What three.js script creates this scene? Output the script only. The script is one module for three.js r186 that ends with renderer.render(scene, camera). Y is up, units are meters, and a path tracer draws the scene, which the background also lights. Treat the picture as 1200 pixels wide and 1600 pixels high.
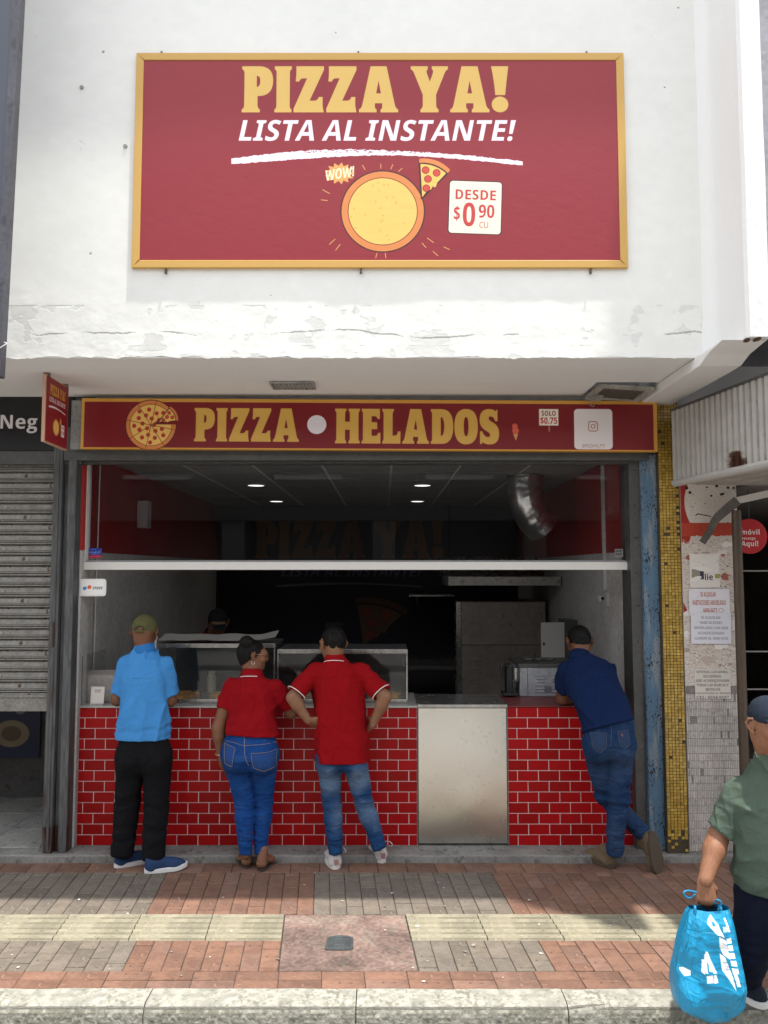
import * as THREE from 'three';
import { RoundedBoxGeometry } from 'three/addons/geometries/RoundedBoxGeometry.js';
import { mergeGeometries, mergeVertices } from 'three/addons/utils/BufferGeometryUtils.js';
import { ImprovedNoise } from 'three/addons/math/ImprovedNoise.js';

// ---------------------------------------------------------------- camera, sky, sun, exposure
const scene = new THREE.Scene();
const camera = new THREE.PerspectiveCamera(65.24, 0.75, 0.05, 400);
const CAM = { y: 2.0, z: 5.97, pitch: 0.0719, f: 1250 };
camera.position.set(0, CAM.y, CAM.z);
camera.rotation.x = CAM.pitch;

const renderer = new THREE.WebGLRenderer({ antialias: true });
renderer.toneMapping = THREE.LinearToneMapping;
renderer.toneMappingExposure = 2.05;
renderer.shadowMap.enabled = true;

const SUN = new THREE.Vector3(0.18, 1, 0.124).normalize();
{ // hazy bright tropical midday sky: white haze, a broad glow round the sun, faint clouds
  const W = 512, H = 256, data = new Float32Array(W * H * 4), n = new ImprovedNoise();
  for (let r = 0; r < H; r++) for (let c = 0; c < W; c++) {
    const up = ((r + 0.5) / H - 0.5) * Math.PI, ro = ((c + 0.5) / W - 0.5) * 2 * Math.PI;
    const x = Math.cos(ro) * Math.cos(up), y = Math.sin(up), z = Math.sin(ro) * Math.cos(up);
    const cs = x * SUN.x + y * SUN.y + z * SUN.z, glow = Math.exp((cs - 1) * 9);
    const k = 1 / (Math.max(y, 0) + 0.25);
    const cl = 0.5 + 0.5 * (n.noise(x * k * 2.2, z * k * 2.2, 3.1) + 0.5 * n.noise(x * k * 5, z * k * 5, 7.7));
    const L = 0.88 + 0.35 * glow + 0.16 * (cl - 0.5);
    const b = 1 + 0.14 * (1 - cl);
    const o = (r * W + c) * 4;
    data[o] = L * 0.97; data[o + 1] = L; data[o + 2] = L * b * 0.99; data[o + 3] = 1;
  }
  const t = new THREE.DataTexture(data, W, H, THREE.RGBAFormat, THREE.FloatType);
  t.mapping = THREE.EquirectangularReflectionMapping; t.magFilter = THREE.LinearFilter; t.needsUpdate = true;
  scene.background = t; scene.environment = t;
}
const sun = new THREE.DirectionalLight(new THREE.Color(1, 0.955, 0.88), 3.1);
sun.position.copy(SUN).multiplyScalar(30); sun.target.position.set(0, 0, 0);
sun.castShadow = true; sun.shadow.radius = 2.2; sun.shadow.mapSize.set(4096, 4096);
Object.assign(sun.shadow.camera, { left: -9, right: 9, top: 14, bottom: -9, near: 1, far: 60 });
scene.add(sun, sun.target);

// ---------------------------------------------------------------- helpers
const rng = (s) => () => { s |= 0; s = s + 0x6D2B79F5 | 0; let t = Math.imul(s ^ s >>> 15, 1 | s); t = t + Math.imul(t ^ t >>> 7, 61 | t) ^ t; return ((t ^ t >>> 14) >>> 0) / 4294967296; };
const R = rng(7);
const V = (x, y, z) => new THREE.Vector3(x, y, z);
const PN = new ImprovedNoise(), noise3 = (x, y, z) => PN.noise(x + 31.7, y + 17.3, z + 53.9);
const clamp = (x, a, b) => x < a ? a : x > b ? b : x, mix = (a, b, t) => a + (b - a) * t;
const smooth = (a, b, x) => { const t = clamp((x - a) / (b - a), 0, 1); return t * t * (3 - 2 * t); };
// survey of the place: the photograph was measured with the camera above; these give metres on a plane z or on a level y
const cP = Math.cos(CAM.pitch), sP = Math.sin(CAM.pitch);
function at(u, v, z) { const a = (u - 600) / CAM.f, b = (800 - v) / CAM.f, t = (z - CAM.z) / (b * sP - cP); return V(a * t, CAM.y + (b * cP + sP) * t, z); }
function onLevel(u, v, y) { const a = (u - 600) / CAM.f, b = (800 - v) / CAM.f, t = (y - CAM.y) / (b * cP + sP); return V(a * t, y, CAM.z + (b * sP - cP) * t); }
const X = (u, v, z) => at(u, v, z).x, Y = (v, z) => at(600, v, z).y;

const taken = {};
const numbered = (n) => { taken[n] = (taken[n] ?? -1) + 1; return taken[n] ? n + '_' + String(taken[n]).padStart(3, '0') : n; };
function tag(o, label, category, group, kind) { if (label) o.userData.label = label; if (category) o.userData.category = category; if (group) o.userData.group = group; if (kind) o.userData.kind = kind; return o; }
function shade(o) { o.castShadow = true; o.receiveShadow = true; return o; }
function part(name, geo, m, parent, pos, rot) { const o = shade(new THREE.Mesh(geo, m)); o.name = name; if (pos) o.position.set(...pos); if (rot) o.rotation.set(...rot); parent.add(o); return o; }
function thing(name, label, category, pos = [0, 0, 0], turn = 0, group) { const o = new THREE.Group(); o.name = numbered(name); o.position.set(...pos); o.rotation.y = turn; scene.add(o); return tag(o, label, category, group); }
function single(name, geo, m, pos, label, category, group) { const o = part(numbered(name), geo, m, scene, pos); return tag(o, label, category, group); }
function structure(name, geo, m, pos) { const o = part(numbered(name), geo, m, scene, pos); o.userData.kind = 'structure'; return o; }
function structureGroup(name, pos = [0, 0, 0]) { const o = new THREE.Group(); o.name = numbered(name); o.position.set(...pos); o.userData.kind = 'structure'; scene.add(o); return o; }

// uv in metres by the way each face points
function metric(g, ox = 0, oy = 0) {
  if (g.index) g = g.toNonIndexed();
  const p = g.attributes.position, n = g.attributes.normal, uv = new Float32Array(p.count * 2);
  for (let i = 0; i < p.count; i += 3) {
    let nx = 0, ny = 0, nz = 0;
    for (let k = 0; k < 3; k++) { nx += n.getX(i + k); ny += n.getY(i + k); nz += n.getZ(i + k); }
    nx = Math.abs(nx); ny = Math.abs(ny); nz = Math.abs(nz);
    for (let k = 0; k < 3; k++) {
      const x = p.getX(i + k), y = p.getY(i + k), z = p.getZ(i + k);
      const [a, b] = ny >= nx && ny >= nz ? [x, z] : nx > nz ? [z, y] : [x, y];
      uv[(i + k) * 2] = a + ox; uv[(i + k) * 2 + 1] = b + oy;
    }
  }
  g.setAttribute('uv', new THREE.BufferAttribute(uv, 2));
  return g;
}
function box(w, h, d, r = 0, ox = 0, oy = 0) {
  const g = r > 0 ? new RoundedBoxGeometry(w, h, d, 2, Math.min(r, w / 2.01, h / 2.01, d / 2.01)) : new THREE.BoxGeometry(w, h, d);
  return metric(g, ox, oy);
}
const moved = (g, x = 0, y = 0, z = 0, rx = 0, ry = 0, rz = 0) => g.applyMatrix4(new THREE.Matrix4().compose(V(x, y, z), new THREE.Quaternion().setFromEuler(new THREE.Euler(rx, ry, rz)), V(1, 1, 1)));
const b2 = (x0, x1, y0, y1, z0, z1, r = 0) => moved(box(x1 - x0, y1 - y0, z1 - z0, r), (x0 + x1) / 2, (y0 + y1) / 2, (z0 + z1) / 2);
const merge = (list) => mergeGeometries(list.map((g) => { const q = g.index ? g.toNonIndexed() : g; for (const k of Object.keys(q.attributes)) if (!['position', 'normal', 'uv', 'color'].includes(k)) q.deleteAttribute(k); return q; }));
function bar(a, b, r, seg = 8) { const d = b.clone().sub(a), g = new THREE.CylinderGeometry(r, r, d.length(), seg); g.applyQuaternion(new THREE.Quaternion().setFromUnitVectors(V(0, 1, 0), d.clone().normalize())); g.translate(...a.clone().add(b).multiplyScalar(0.5).toArray()); return g; }
function tube(pts, r, seg = 24, rad = 6, closed = false) { return new THREE.TubeGeometry(new THREE.CatmullRomCurve3(pts, closed), seg, r, rad, closed); }

// ---------------------------------------------------------------- textures
function valueGrid(n, seed) { const r = rng(seed), a = new Float32Array(n * n); for (let i = 0; i < n * n; i++) a[i] = r(); return (x, y, per = n) => { const xi = Math.floor(x), yi = Math.floor(y), fx = x - xi, fy = y - yi, sx = fx * fx * (3 - 2 * fx), sy = fy * fy * (3 - 2 * fy), w = (q) => ((q % per) + per) % per, x0 = w(xi), x1 = w(xi + 1), y0 = w(yi) * n, y1 = w(yi + 1) * n; return mix(mix(a[y0 + x0], a[y0 + x1], sx), mix(a[y1 + x0], a[y1 + x1], sx), sy); }; }
const VG = [valueGrid(64, 1), valueGrid(64, 2), valueGrid(64, 3), valueGrid(64, 4), valueGrid(64, 5), valueGrid(64, 6)];
// tileable fbm in 0..1 (u, v in 0..1, f a power of two up to 64)
function fbm(u, v, f, oct = 4, k = 0) { let s = 0, a = 0.5, t = 0; for (let i = 0; i < oct; i++) { const ff = f * 2 ** i; s += a * VG[(k + i) % 6](u * ff + i * 7, v * ff + i * 13, Math.min(ff, 64)); t += a; a *= 0.55; } return s / t; }
function tex(w, h, fn, srgb = true, repeat) {
  const d = new Uint8Array(w * h * 4);
  for (let y = 0; y < h; y++) for (let x = 0; x < w; x++) {
    const c = fn(x / w, y / h, x, y), o = (y * w + x) * 4;
    if (typeof c === 'number') d[o] = d[o + 1] = d[o + 2] = clamp(c, 0, 1) * 255; else { d[o] = clamp(c[0], 0, 1) * 255; d[o + 1] = clamp(c[1], 0, 1) * 255; d[o + 2] = clamp(c[2], 0, 1) * 255; }
    d[o + 3] = 255;
  }
  const t = new THREE.DataTexture(d, w, h); t.wrapS = t.wrapT = THREE.RepeatWrapping; t.magFilter = THREE.LinearFilter; t.minFilter = THREE.LinearMipmapLinearFilter; t.generateMipmaps = true;
  if (srgb) t.colorSpace = THREE.SRGBColorSpace; t.needsUpdate = true;
  if (repeat) t.repeat.set(...repeat);
  return t;
}
const rep = (t, a, b = a) => { const c = t.clone(); c.repeat.set(a, b); c.needsUpdate = true; return c; };
function canvasTex(w, h, draw) { const c = document.createElement('canvas'); c.width = w; c.height = h; draw(c.getContext('2d'), w, h); const t = new THREE.CanvasTexture(c); t.colorSpace = THREE.SRGBColorSpace; t.magFilter = THREE.LinearFilter; return t; }
const T = {};
T.grain = tex(512, 512, (u, v) => 0.86 + 0.14 * fbm(u, v, 32, 3, 1) * 1.2 - 0.05 + 0.1 * (fbm(u, v, 4, 4, 2) - 0.5));            // mild dirt and grain
T.dirty = tex(512, 512, (u, v) => { const a = fbm(u, v, 4, 5, 0), b = fbm(u, v, 16, 4, 3), c = fbm(u, v, 64, 2, 4); return 0.74 + 0.24 * a + 0.18 * (b - 0.5) + 0.14 * (c - 0.5) - (b > 0.65 ? (b - 0.65) * 1.4 : 0); });
T.rough = tex(512, 512, (u, v) => 0.55 + 0.6 * (fbm(u, v, 8, 5, 2) - 0.35), false);
T.bump = tex(512, 512, (u, v) => fbm(u, v, 16, 4, 1), false);
T.fine = tex(512, 512, (u, v) => fbm(u, v, 64, 2, 5), false);
T.weave = tex(256, 256, (u, v) => 0.5 + 0.25 * Math.sin(u * Math.PI * 64) * Math.sin(v * Math.PI * 64) + 0.3 * (fbm(u, v, 32, 2, 1) - 0.5), false);
const lin = (r, g, b) => new THREE.Color().setRGB(r, g, b);
function mat(c, rough = 0.8, o = {}) {
  const m = new THREE.MeshPhysicalMaterial({ color: c.isColor ? c : new THREE.Color(c), roughness: rough, metalness: 0, ...o });
  return m;
}
const grainy = (c, rough = 0.8, s = 1, o = {}) => mat(c, rough, { map: rep(T.dirty, s), bumpMap: rep(T.bump, s * 2), bumpScale: 0.002, ...o });
// ---------------------------------------------------------------- ground, road, kerb, pavement
const PAVE = -0.05, ROAD = -0.2, zSill = 0.2;
const zAt = (v, y = PAVE) => onLevel(600, v, y).z;
const zB = { border: zAt(1363), tact0: zAt(1429), tact1: zAt(1469), rows: zAt(1517), kerb: zAt(1545), kerbFront: zAt(1573) };
const M = {};
M.asphalt = mat(lin(0.075, 0.073, 0.07), 0.92, { map: rep(T.dirty, 0.7), bumpMap: rep(T.fine, 4), bumpScale: 0.004 });
M.concrete = mat(lin(0.36, 0.35, 0.33), 0.92, { map: rep(T.dirty, 1.3), bumpMap: rep(T.bump, 3), bumpScale: 0.004 });
M.concreteDark = mat(lin(0.2, 0.19, 0.175), 0.95, { map: rep(T.dirty, 1.1), bumpMap: rep(T.bump, 3), bumpScale: 0.004 });
M.joint = mat(lin(0.075, 0.066, 0.055), 1, { map: rep(T.dirty, 3) });
structure('ground', moved(box(160, 0.1, 160), 0, -0.36, 0), M.asphalt);
structure('road', moved(box(60, 0.08, 9.4), 0, ROAD - 0.04, zB.kerbFront + 4.7), mat(lin(0.38, 0.365, 0.34), 0.92, { map: rep(T.dirty, 0.7), bumpMap: rep(T.fine, 4), bumpScale: 0.003 }));
structure('far_pavement', moved(box(60, 0.15, 3.6), 0, ROAD + 0.05, zB.kerbFront + 9.4 + 1.8), M.concrete);
{ // kerb: stained cast concrete in lengths
  const kt = tex(1024, 1024, (u, v) => {
    const n = fbm(u, v, 32, 4, 1), m = fbm(u, v, 8, 5, 3), blk = fbm(u, v, 64, 2, 2);
    const g = 0.74 + 0.3 * (n - 0.5) + 0.2 * (m - 0.5), grow = smooth(0.4, 0.72, m * 0.45 + blk * 0.55 + (v < 0.4 ? 0.06 : -0.08));
    return [mix(g, 0.4, grow * 0.55), mix(g * 0.99, 0.4, grow * 0.55), mix(g * 0.94, 0.34, grow * 0.55)];
  }, true);
  const m = mat(lin(0.62, 0.62, 0.6), 0.95, { map: kt, bumpMap: rep(T.bump, 3), bumpScale: 0.008 });
  const g = structureGroup('kerb');
  const d = zB.kerbFront - zB.kerb, h = PAVE - ROAD + 0.06, prof = new THREE.Shape();
  prof.moveTo(0, 0); prof.lineTo(0, h); prof.lineTo(-(d - 0.045), h); prof.quadraticCurveTo(-(d - 0.006), h - 0.004, -d, h - 0.05); prof.lineTo(-d - 0.01, 0); prof.closePath();
  let x = -4.13;
  for (let k = 0; k < 9; k++) {
    const L = 0.995, geo = new THREE.ExtrudeGeometry(prof, { depth: L, bevelEnabled: false, steps: 10, curveSegments: 5 });
    geo.rotateY(Math.PI / 2);
    let q = geo; const p = q.attributes.position;
    for (let i = 0; i < p.count; i++) { const a = noise3(p.getX(i) * 9 + k * 5, p.getY(i) * 20, p.getZ(i) * 20) * 0.004; p.setY(i, p.getY(i) + (p.getY(i) > 0.1 ? a : 0)); p.setZ(i, p.getZ(i) + (p.getZ(i) > d * 0.6 ? a * 1.5 : 0)); }
    q.computeVertexNormals();
    const uv = new Float32Array(p.count * 2); for (let i = 0; i < p.count; i++) { uv[2 * i] = p.getX(i) + k * 1.37; uv[2 * i + 1] = p.getY(i) < h - 0.012 ? 0.05 + p.getY(i) : 0.5 + p.getZ(i); }
    q.setAttribute('uv', new THREE.BufferAttribute(uv, 2));
    part('kerb_stone', q, m, g, [x, ROAD - 0.06 + (R() - 0.5) * 0.004, zB.kerb]);
    x += 1.0;
  }
}
// pavement of clay and grey pavers, a cream tactile strip and a concrete slab with a small cast cover
const SK = 0.076;
const shearX = (x, z) => x + SK * z;           // the courses run a little askew to the shop front
{
  const g = structureGroup('pavement');
  part('bedding', moved(box(9, 0.1, zB.kerb - zSill + 0.3), 0, PAVE - 0.057, (zSill + zB.kerb) / 2 - 0.15), M.joint, g);
  const speck = (base, amp) => tex(512, 512, (u, v) => { const a = fbm(u, v, 8, 4, 0), b = fbm(u, v, 64, 3, 2), c = fbm(u, v, 32, 2, 4); const s = 0.84 + amp * 0.55 * (a - 0.5) + 0.16 * (b - 0.5); return c > 0.82 ? Math.min(1, s + (c - 0.82) * 3) : c < 0.17 ? s - (0.17 - c) * 2 : s; });
  const sp = speck(0.8, 0.5);
  const reds = [[0.262, 0.138, 0.092], [0.245, 0.132, 0.09], [0.28, 0.15, 0.102], [0.265, 0.152, 0.112], [0.232, 0.124, 0.086]].map((c) => mat(lin(...c), 0.93, { map: sp, bumpMap: rep(T.fine, 3), bumpScale: 0.0018 }));
  const greys = [[0.215, 0.178, 0.14], [0.2, 0.167, 0.134], [0.228, 0.19, 0.152], [0.21, 0.178, 0.146]].map((c) => mat(lin(...c), 0.93, { map: sp, bumpMap: rep(T.fine, 3), bumpScale: 0.0018 }));
  const cache = {};
  function chamfered(w, d, va, c = 0.0028, h = 0.05) { // a sheared paver: top, chamfer and sides
    const key = [w, d, va].join(); if (cache[key]) return cache[key];
    const ring = (k, y) => [[-w / 2 + k, -d / 2 + k], [w / 2 - k, -d / 2 + k], [w / 2 - k, d / 2 - k], [-w / 2 + k, d / 2 - k]].map(([x, z]) => [x + SK * z, y, z]);
    const a = ring(0, -h), b = ring(0, -c), t = ring(c, 0), P = [];
    const quad = (q, r, s, u) => P.push(...q, ...r, ...s, ...q, ...s, ...u);
    for (let i = 0; i < 4; i++) { const j = (i + 1) % 4; quad(a[j], a[i], b[i], b[j]); quad(b[j], b[i], t[i], t[j]); }
    quad(t[3], t[2], t[1], t[0]);
    const q = new THREE.BufferGeometry(); q.setAttribute('position', new THREE.Float32BufferAttribute(P, 3)); q.computeVertexNormals();
    return cache[key] = metric(q, va * 0.37, va * 0.21);
  }
  let nRed = 0, nGrey = 0;
  function paver(x, z, w, d, red) {
    w = Math.round((w - 0.0036) * 500) / 500; d = Math.round((d - 0.0036) * 500) / 500; if (w < 0.012 || d < 0.012) return;
    const m = red ? reds[Math.floor(R() * 5)] : greys[Math.floor(R() * 4)];
    part(red ? 'red_paver' : 'grey_paver', chamfered(w, d, Math.floor(R() * 5)), m, g, [shearX(x, z), PAVE - 0.001 + (R() - 0.5) * 0.0035, z], [(R() - 0.5) * 0.008, (R() - 0.5) * 0.012, (R() - 0.5) * 0.01]);
    red ? nRed++ : nGrey++;
  }
  const xLim = (z) => (5.97 - z) * 0.5 + 0.12;
  // along the sill: one row of stretchers
  for (let x = -3.05; x < 3; x += 0.2) if (Math.abs(x) < xLim(zSill) + 0.1) paver(x + 0.1 - SK * 0.2, (zSill + zB.border) / 2, 0.2, zB.border - zSill, true);
  // fields of headers running away from the street, in blocks of grey and red
  const unshear = (u, v) => { const p = onLevel(u, v, PAVE); return p.x - SK * p.z; };
  function field(z0, z1, cuts, from = -3.1, to = 3.1, dir = 1) {
    const off = [0, 0.05, 0.1, 0.15];
    let c = 0;
    for (let x = dir > 0 ? from : to - 0.1; dir > 0 ? x < to : x > from - 0.1; x += 0.1 * dir, c++) {
      const xm = x + 0.05; if (Math.abs(shearX(xm, (z0 + z1) / 2)) > xLim(z0)) continue;
      let red = cuts[0][1]; for (const [cx, r] of cuts) if (xm > cx) red = r;
      let z = z0, first = true, o = [0.1, 0.2, 0.06, 0.15][(c * 3 + (c >> 2)) % 4];
      while (z < z1 - 0.015) { const d = Math.min(first ? o : 0.2, z1 - z); paver(xm, z + d / 2, 0.1, d, red); z += d; first = false; }
    }
  }
  const cA = [unshear(225, 1428), unshear(497, 1428), unshear(815, 1428)];
  field(zB.border, zB.tact0, [[-9, false], [cA[0], true], [cA[1], false], [cA[2], true]]);
  const s0 = unshear(440, 1470), s1 = unshear(643, 1470);
  const cB = [unshear(203, 1470), unshear(848, 1470)];
  field(zB.tact1, zB.rows, [[-9, false], [cB[0], true]], -3.1, s0 - 0.002, -1);
  field(zB.tact1, zB.rows, [[-9, false], [cB[1], true]], s1 + 0.002, 3.1, 1);
  // two rows of stretchers behind the kerb
  const zr = (zB.rows + zB.kerb) / 2;
  for (let k = 0; k < 2; k++) for (let x = -2.7; x < 2.7; x += 0.217) { const za = k ? zr : zB.rows, zb = k ? zB.kerb : zr; if (Math.abs(x + 0.1) < xLim(za)) paver(x + 0.108 - SK * zr + (k ? 0.0 : 0.0), (za + zb) / 2, 0.217, zb - za, true); }
  // tactile strip: cream tiles with four raised bars
  const td = zB.tact1 - zB.tact0, tw = 0.425;
  const creams = [[0.4, 0.365, 0.26], [0.385, 0.35, 0.25], [0.41, 0.375, 0.27]].map((c) => mat(lin(...c), 0.92, { map: sp, bumpMap: rep(T.fine, 3), bumpScale: 0.0015 }));
  const tile = (() => {
    const sh = new THREE.Shape(), n = 5; sh.moveTo(-td / 2, -0.05); sh.lineTo(-td / 2, -0.003);
    for (let i = 0; i < n; i++) { const c = -td / 2 + td * (i + 0.5) / n, w = td / n * 0.32; sh.lineTo(c - w - 0.006, -0.003); sh.lineTo(c - w, 0.007); sh.lineTo(c + w, 0.007); sh.lineTo(c + w + 0.006, -0.003); }
    sh.lineTo(td / 2, -0.003); sh.lineTo(td / 2, -0.05); sh.closePath();
    const e = new THREE.ExtrudeGeometry(sh, { depth: tw - 0.006, bevelEnabled: false }); e.translate(0, 0, -(tw - 0.006) / 2); e.rotateY(Math.PI / 2);
    const p = e.attributes.position; for (let i = 0; i < p.count; i++) p.setX(i, p.getX(i) - SK * -p.getZ(i)); e.computeVertexNormals(); return metric(e);
  })();
  const zt = (zB.tact0 + zB.tact1) / 2;
  const xs = []; for (let k = -1; k < 6; k++) xs.push(s0 - (k + 0.5) * tw); for (let k = 0; k < 6; k++) xs.push(s1 + (k + 0.5) * tw);
  for (const x of xs) if ((x < s0 || x > s1) && Math.abs(x) < 3) part('tactile_tile', tile, creams[Math.floor(R() * 3)], g, [shearX(x, zt), PAVE + (R() - 0.5) * 0.003, zt], [0, (R() > 0.5 ? 0 : 0), 0]);
  // slab
  const zs0 = zB.tact0, zs1 = zB.rows, w = s1 - s0 - 0.006, slabG = new THREE.Shape();
  const zc = (zs0 + zs1) / 2, dd = zs1 - zs0 - 0.008;
  const q = box(w, 0.05, dd, 0.005); { const p = q.attributes.position; for (let i = 0; i < p.count; i++) p.setX(i, p.getX(i) + SK * p.getZ(i)); }
  const slabT = tex(512, 512, (u, v) => { const a = fbm(u, v, 4, 5, 2), b = fbm(u, v, 64, 2, 1); const k = 0.72 + 0.5 * (a - 0.5) + 0.3 * (b - 0.5); const gr = smooth(0.5, 0.7, fbm(u, v, 8, 4, 4)); return [k, mix(k * 0.93, k * 0.98, gr), mix(k * 0.92, k * 0.96, gr)]; });
  const slab = part('concrete_slab', metric(q), mat(lin(0.36, 0.285, 0.245), 0.95, { map: slabT, bumpMap: rep(T.bump, 2), bumpScale: 0.003 }), g, [shearX((s0 + s1) / 2, zc), PAVE - 0.025, zc]);
  // small cast iron cover
  const c0 = onLevel(531, 1474, PAVE); const iron = mat(lin(0.1, 0.115, 0.12), 0.6, { metalness: 0.35, map: rep(T.dirty, 6), bumpMap: rep(T.bump, 8), bumpScale: 0.001 });
  const cw = 0.15, cd = 0.165, list = [];
  const rr = (a, b, r) => { const s = new THREE.Shape(); s.moveTo(-a + r, -b); s.lineTo(a - r, -b); s.quadraticCurveTo(a, -b, a, -b + r); s.lineTo(a * 0.94, b - r * 1.4); s.quadraticCurveTo(a * 0.5, b, 0, b); s.quadraticCurveTo(-a * 0.5, b, -a * 0.94, b - r * 1.4); s.lineTo(-a, -b + r); s.quadraticCurveTo(-a, -b, -a + r, -b); return s; };
  const ext = (s, h, y) => { const e = new THREE.ExtrudeGeometry(s, { depth: h, bevelEnabled: true, bevelSize: 0.0015, bevelThickness: 0.0015, bevelSegments: 1, curveSegments: 6 }); e.rotateX(-Math.PI / 2); e.translate(0, y, 0); return e; };
  const outer = rr(cw / 2, cd / 2, 0.02), inner = rr(cw / 2 - 0.014, cd / 2 - 0.015, 0.015); outer.holes.push(inner);
  list.push(ext(outer, 0.003, 0.028), ext(rr(cw / 2 - 0.012, cd / 2 - 0.013, 0.015), 0.001, 0.0265));
  const ring2 = rr(cw / 2 - 0.024, cd / 2 - 0.026, 0.012); ring2.holes.push(rr(cw / 2 - 0.031, cd / 2 - 0.034, 0.01)); list.push(ext(ring2, 0.0015, 0.0285));
  const plate = new THREE.Shape([[-0.034, -0.028], [0.034, -0.028], [0.034, 0.02], [-0.034, 0.02]].map(([a, b]) => new THREE.Vector2(a, b))); list.push(ext(plate, 0.0012, 0.0285));
  for (const a of [-0.014, 0.014]) { const s = new THREE.Shape(); s.absarc(a, -0.003, 0.009, 0, 7); list.push(ext(s, 0.001, 0.031)); }
  const cover = part('utility_cover', metric(merge(list)), iron, slab, [c0.x - slab.position.x, 0, c0.z - slab.position.z]);
  console.log('pavers', nRed, nGrey, 'z', JSON.stringify(zB));
}
{ // pale trodden gum, droppings and crumbs on the pavers
  const r = rng(404), sh = []; for (let v = 0; v < 1; v++) { const g = new THREE.CircleGeometry(1, 9), p = g.attributes.position; for (let i = 1; i < p.count; i++) { const k = 0.6 + 0.5 * r(); p.setXY(i, p.getX(i) * k, p.getY(i) * k); } g.rotateX(-Math.PI / 2); sh.push(g); }
  const n = 110, im = new THREE.InstancedMesh(sh[0], mat(lin(0.5, 0.48, 0.45), 0.9), n), o = new THREE.Object3D(), c = new THREE.Color();
  for (let i = 0; i < n; i++) { const z = mix(zSill + 0.03, zB.kerb - 0.02, r()), x = (r() - 0.5) * 5; o.position.set(x, PAVE + 0.0045 + (z > zB.tact0 && z < zB.tact1 ? 0.006 : 0), z); o.rotation.y = r() * 6.3; const s = 0.004 + 0.012 * r() * r(); o.scale.set(s * (0.7 + r()), 1, s); o.updateMatrix(); im.setMatrixAt(i, o.matrix); const k = r() < 0.55 ? 0.75 + 0.5 * r() : 0.25 + 0.3 * r(); im.setColorAt(i, c.setRGB(k, k * 0.97, k * 0.93)); }
  im.name = numbered('pavement_spots'); im.receiveShadow = true; tag(im, 'pale gum spots and crumbs scattered over the pavers', 'litter', null, 'stuff'); scene.add(im);
}
// concrete doorstep in front of the shops
{
  const g = b2(-4.2, 3.6, -0.2, 0, -0.35, zSill, 0.012); const p = g.attributes.position;
  structure('doorstep', g, mat(lin(0.3, 0.29, 0.27), 0.95, { map: rep(T.dirty, 1.1), bumpMap: rep(T.bump, 3), bumpScale: 0.004 }));
}
// ---------------------------------------------------------------- the upper wall over the arcade
const zW = 1.23, ySof = Y(560, zW) , zBack = 0.14;
const wallT = (() => { // plaster: hairline cracks, patched spots, flaking and grime along the bottom edge (as in the photograph)
  const spots = []; const r = rng(31); for (let i = 0; i < 34; i++) spots.push([r(), r(), 0.0006 + r() * 0.0018, r()]);
  const W = 1024, H = 1024, hgt = new Float32Array(W * H);
  const col = tex(W, H, (u, v, x, y) => {
    const fl = fbm(u, v, 32, 5, 3), big = fbm(u, v, 4, 4, 1), fi = fbm(u, v, 64, 3, 2);
    const edge = smooth(0.17, 0.0, v);                       // v = 0 at the soffit edge; the plaster there is coarse and chipped
    let c = 0.965 + 0.05 * (big - 0.5) + 0.03 * (fi - 0.5);
    const chip = smooth(0.63, 0.69, fl + (v < 0.022 ? 0.03 : v < 0.09 ? -0.035 : -0.2));
    c -= chip * 0.06;
    const strip = Math.abs(v - 0.04 - 0.03 * (fbm(u, 0.3, 8, 4, 2) - 0.5) - 0.006 * (fbm(u, 0.6, 64, 2, 1) - 0.5)) < 0.0014 * smooth(0.5, 0.62, fbm(u, 0.7, 16, 3, 4)) ? 0.3 : 0; c -= strip * 0.8;
    const str = Math.abs(v - 0.735 - 0.002 * fbm(u, 0.1, 8, 2, 1)) < 0.0008 ? 0.025 : 0; c -= str;
    let s = 0; for (const [a, b, q, k] of spots) { const dx = (u - a) * 1.3, dy = v - b; if (Math.abs(dx) < 0.006 && Math.abs(dy) < 0.006 && dx * dx + dy * dy < q * q * (0.6 + 0.8 * fi)) s = 0.25 + 0.35 * k; }
    c -= s;
    hgt[y * W + x] = 0.5 + (fl - 0.5) * (0.16 + edge * 0.9) + 0.12 * (fi - 0.5) + 0.12 * (big - 0.5) - chip * 0.22 - strip * 0.5 - s * 0.6;
    return [c, c, c * 0.99];
  });
  const bump = tex(W, H, (u, v, x, y) => hgt[y * W + x], false);
  return { col, bump };
})();
M.plaster = mat(lin(0.86, 0.86, 0.845), 0.9, { map: wallT.col, bumpMap: wallT.bump, bumpScale: 0.005 });
M.plasterFlat = mat(lin(0.8, 0.8, 0.79), 0.9, { bumpMap: rep(T.bump, 1.0), bumpScale: 0.003 });
M.soffit = mat(lin(0.8, 0.79, 0.775), 0.92, { bumpMap: rep(T.bump, 0.7), bumpScale: 0.003 });
const XF = 1.987;                                    // left face of the fin
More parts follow.
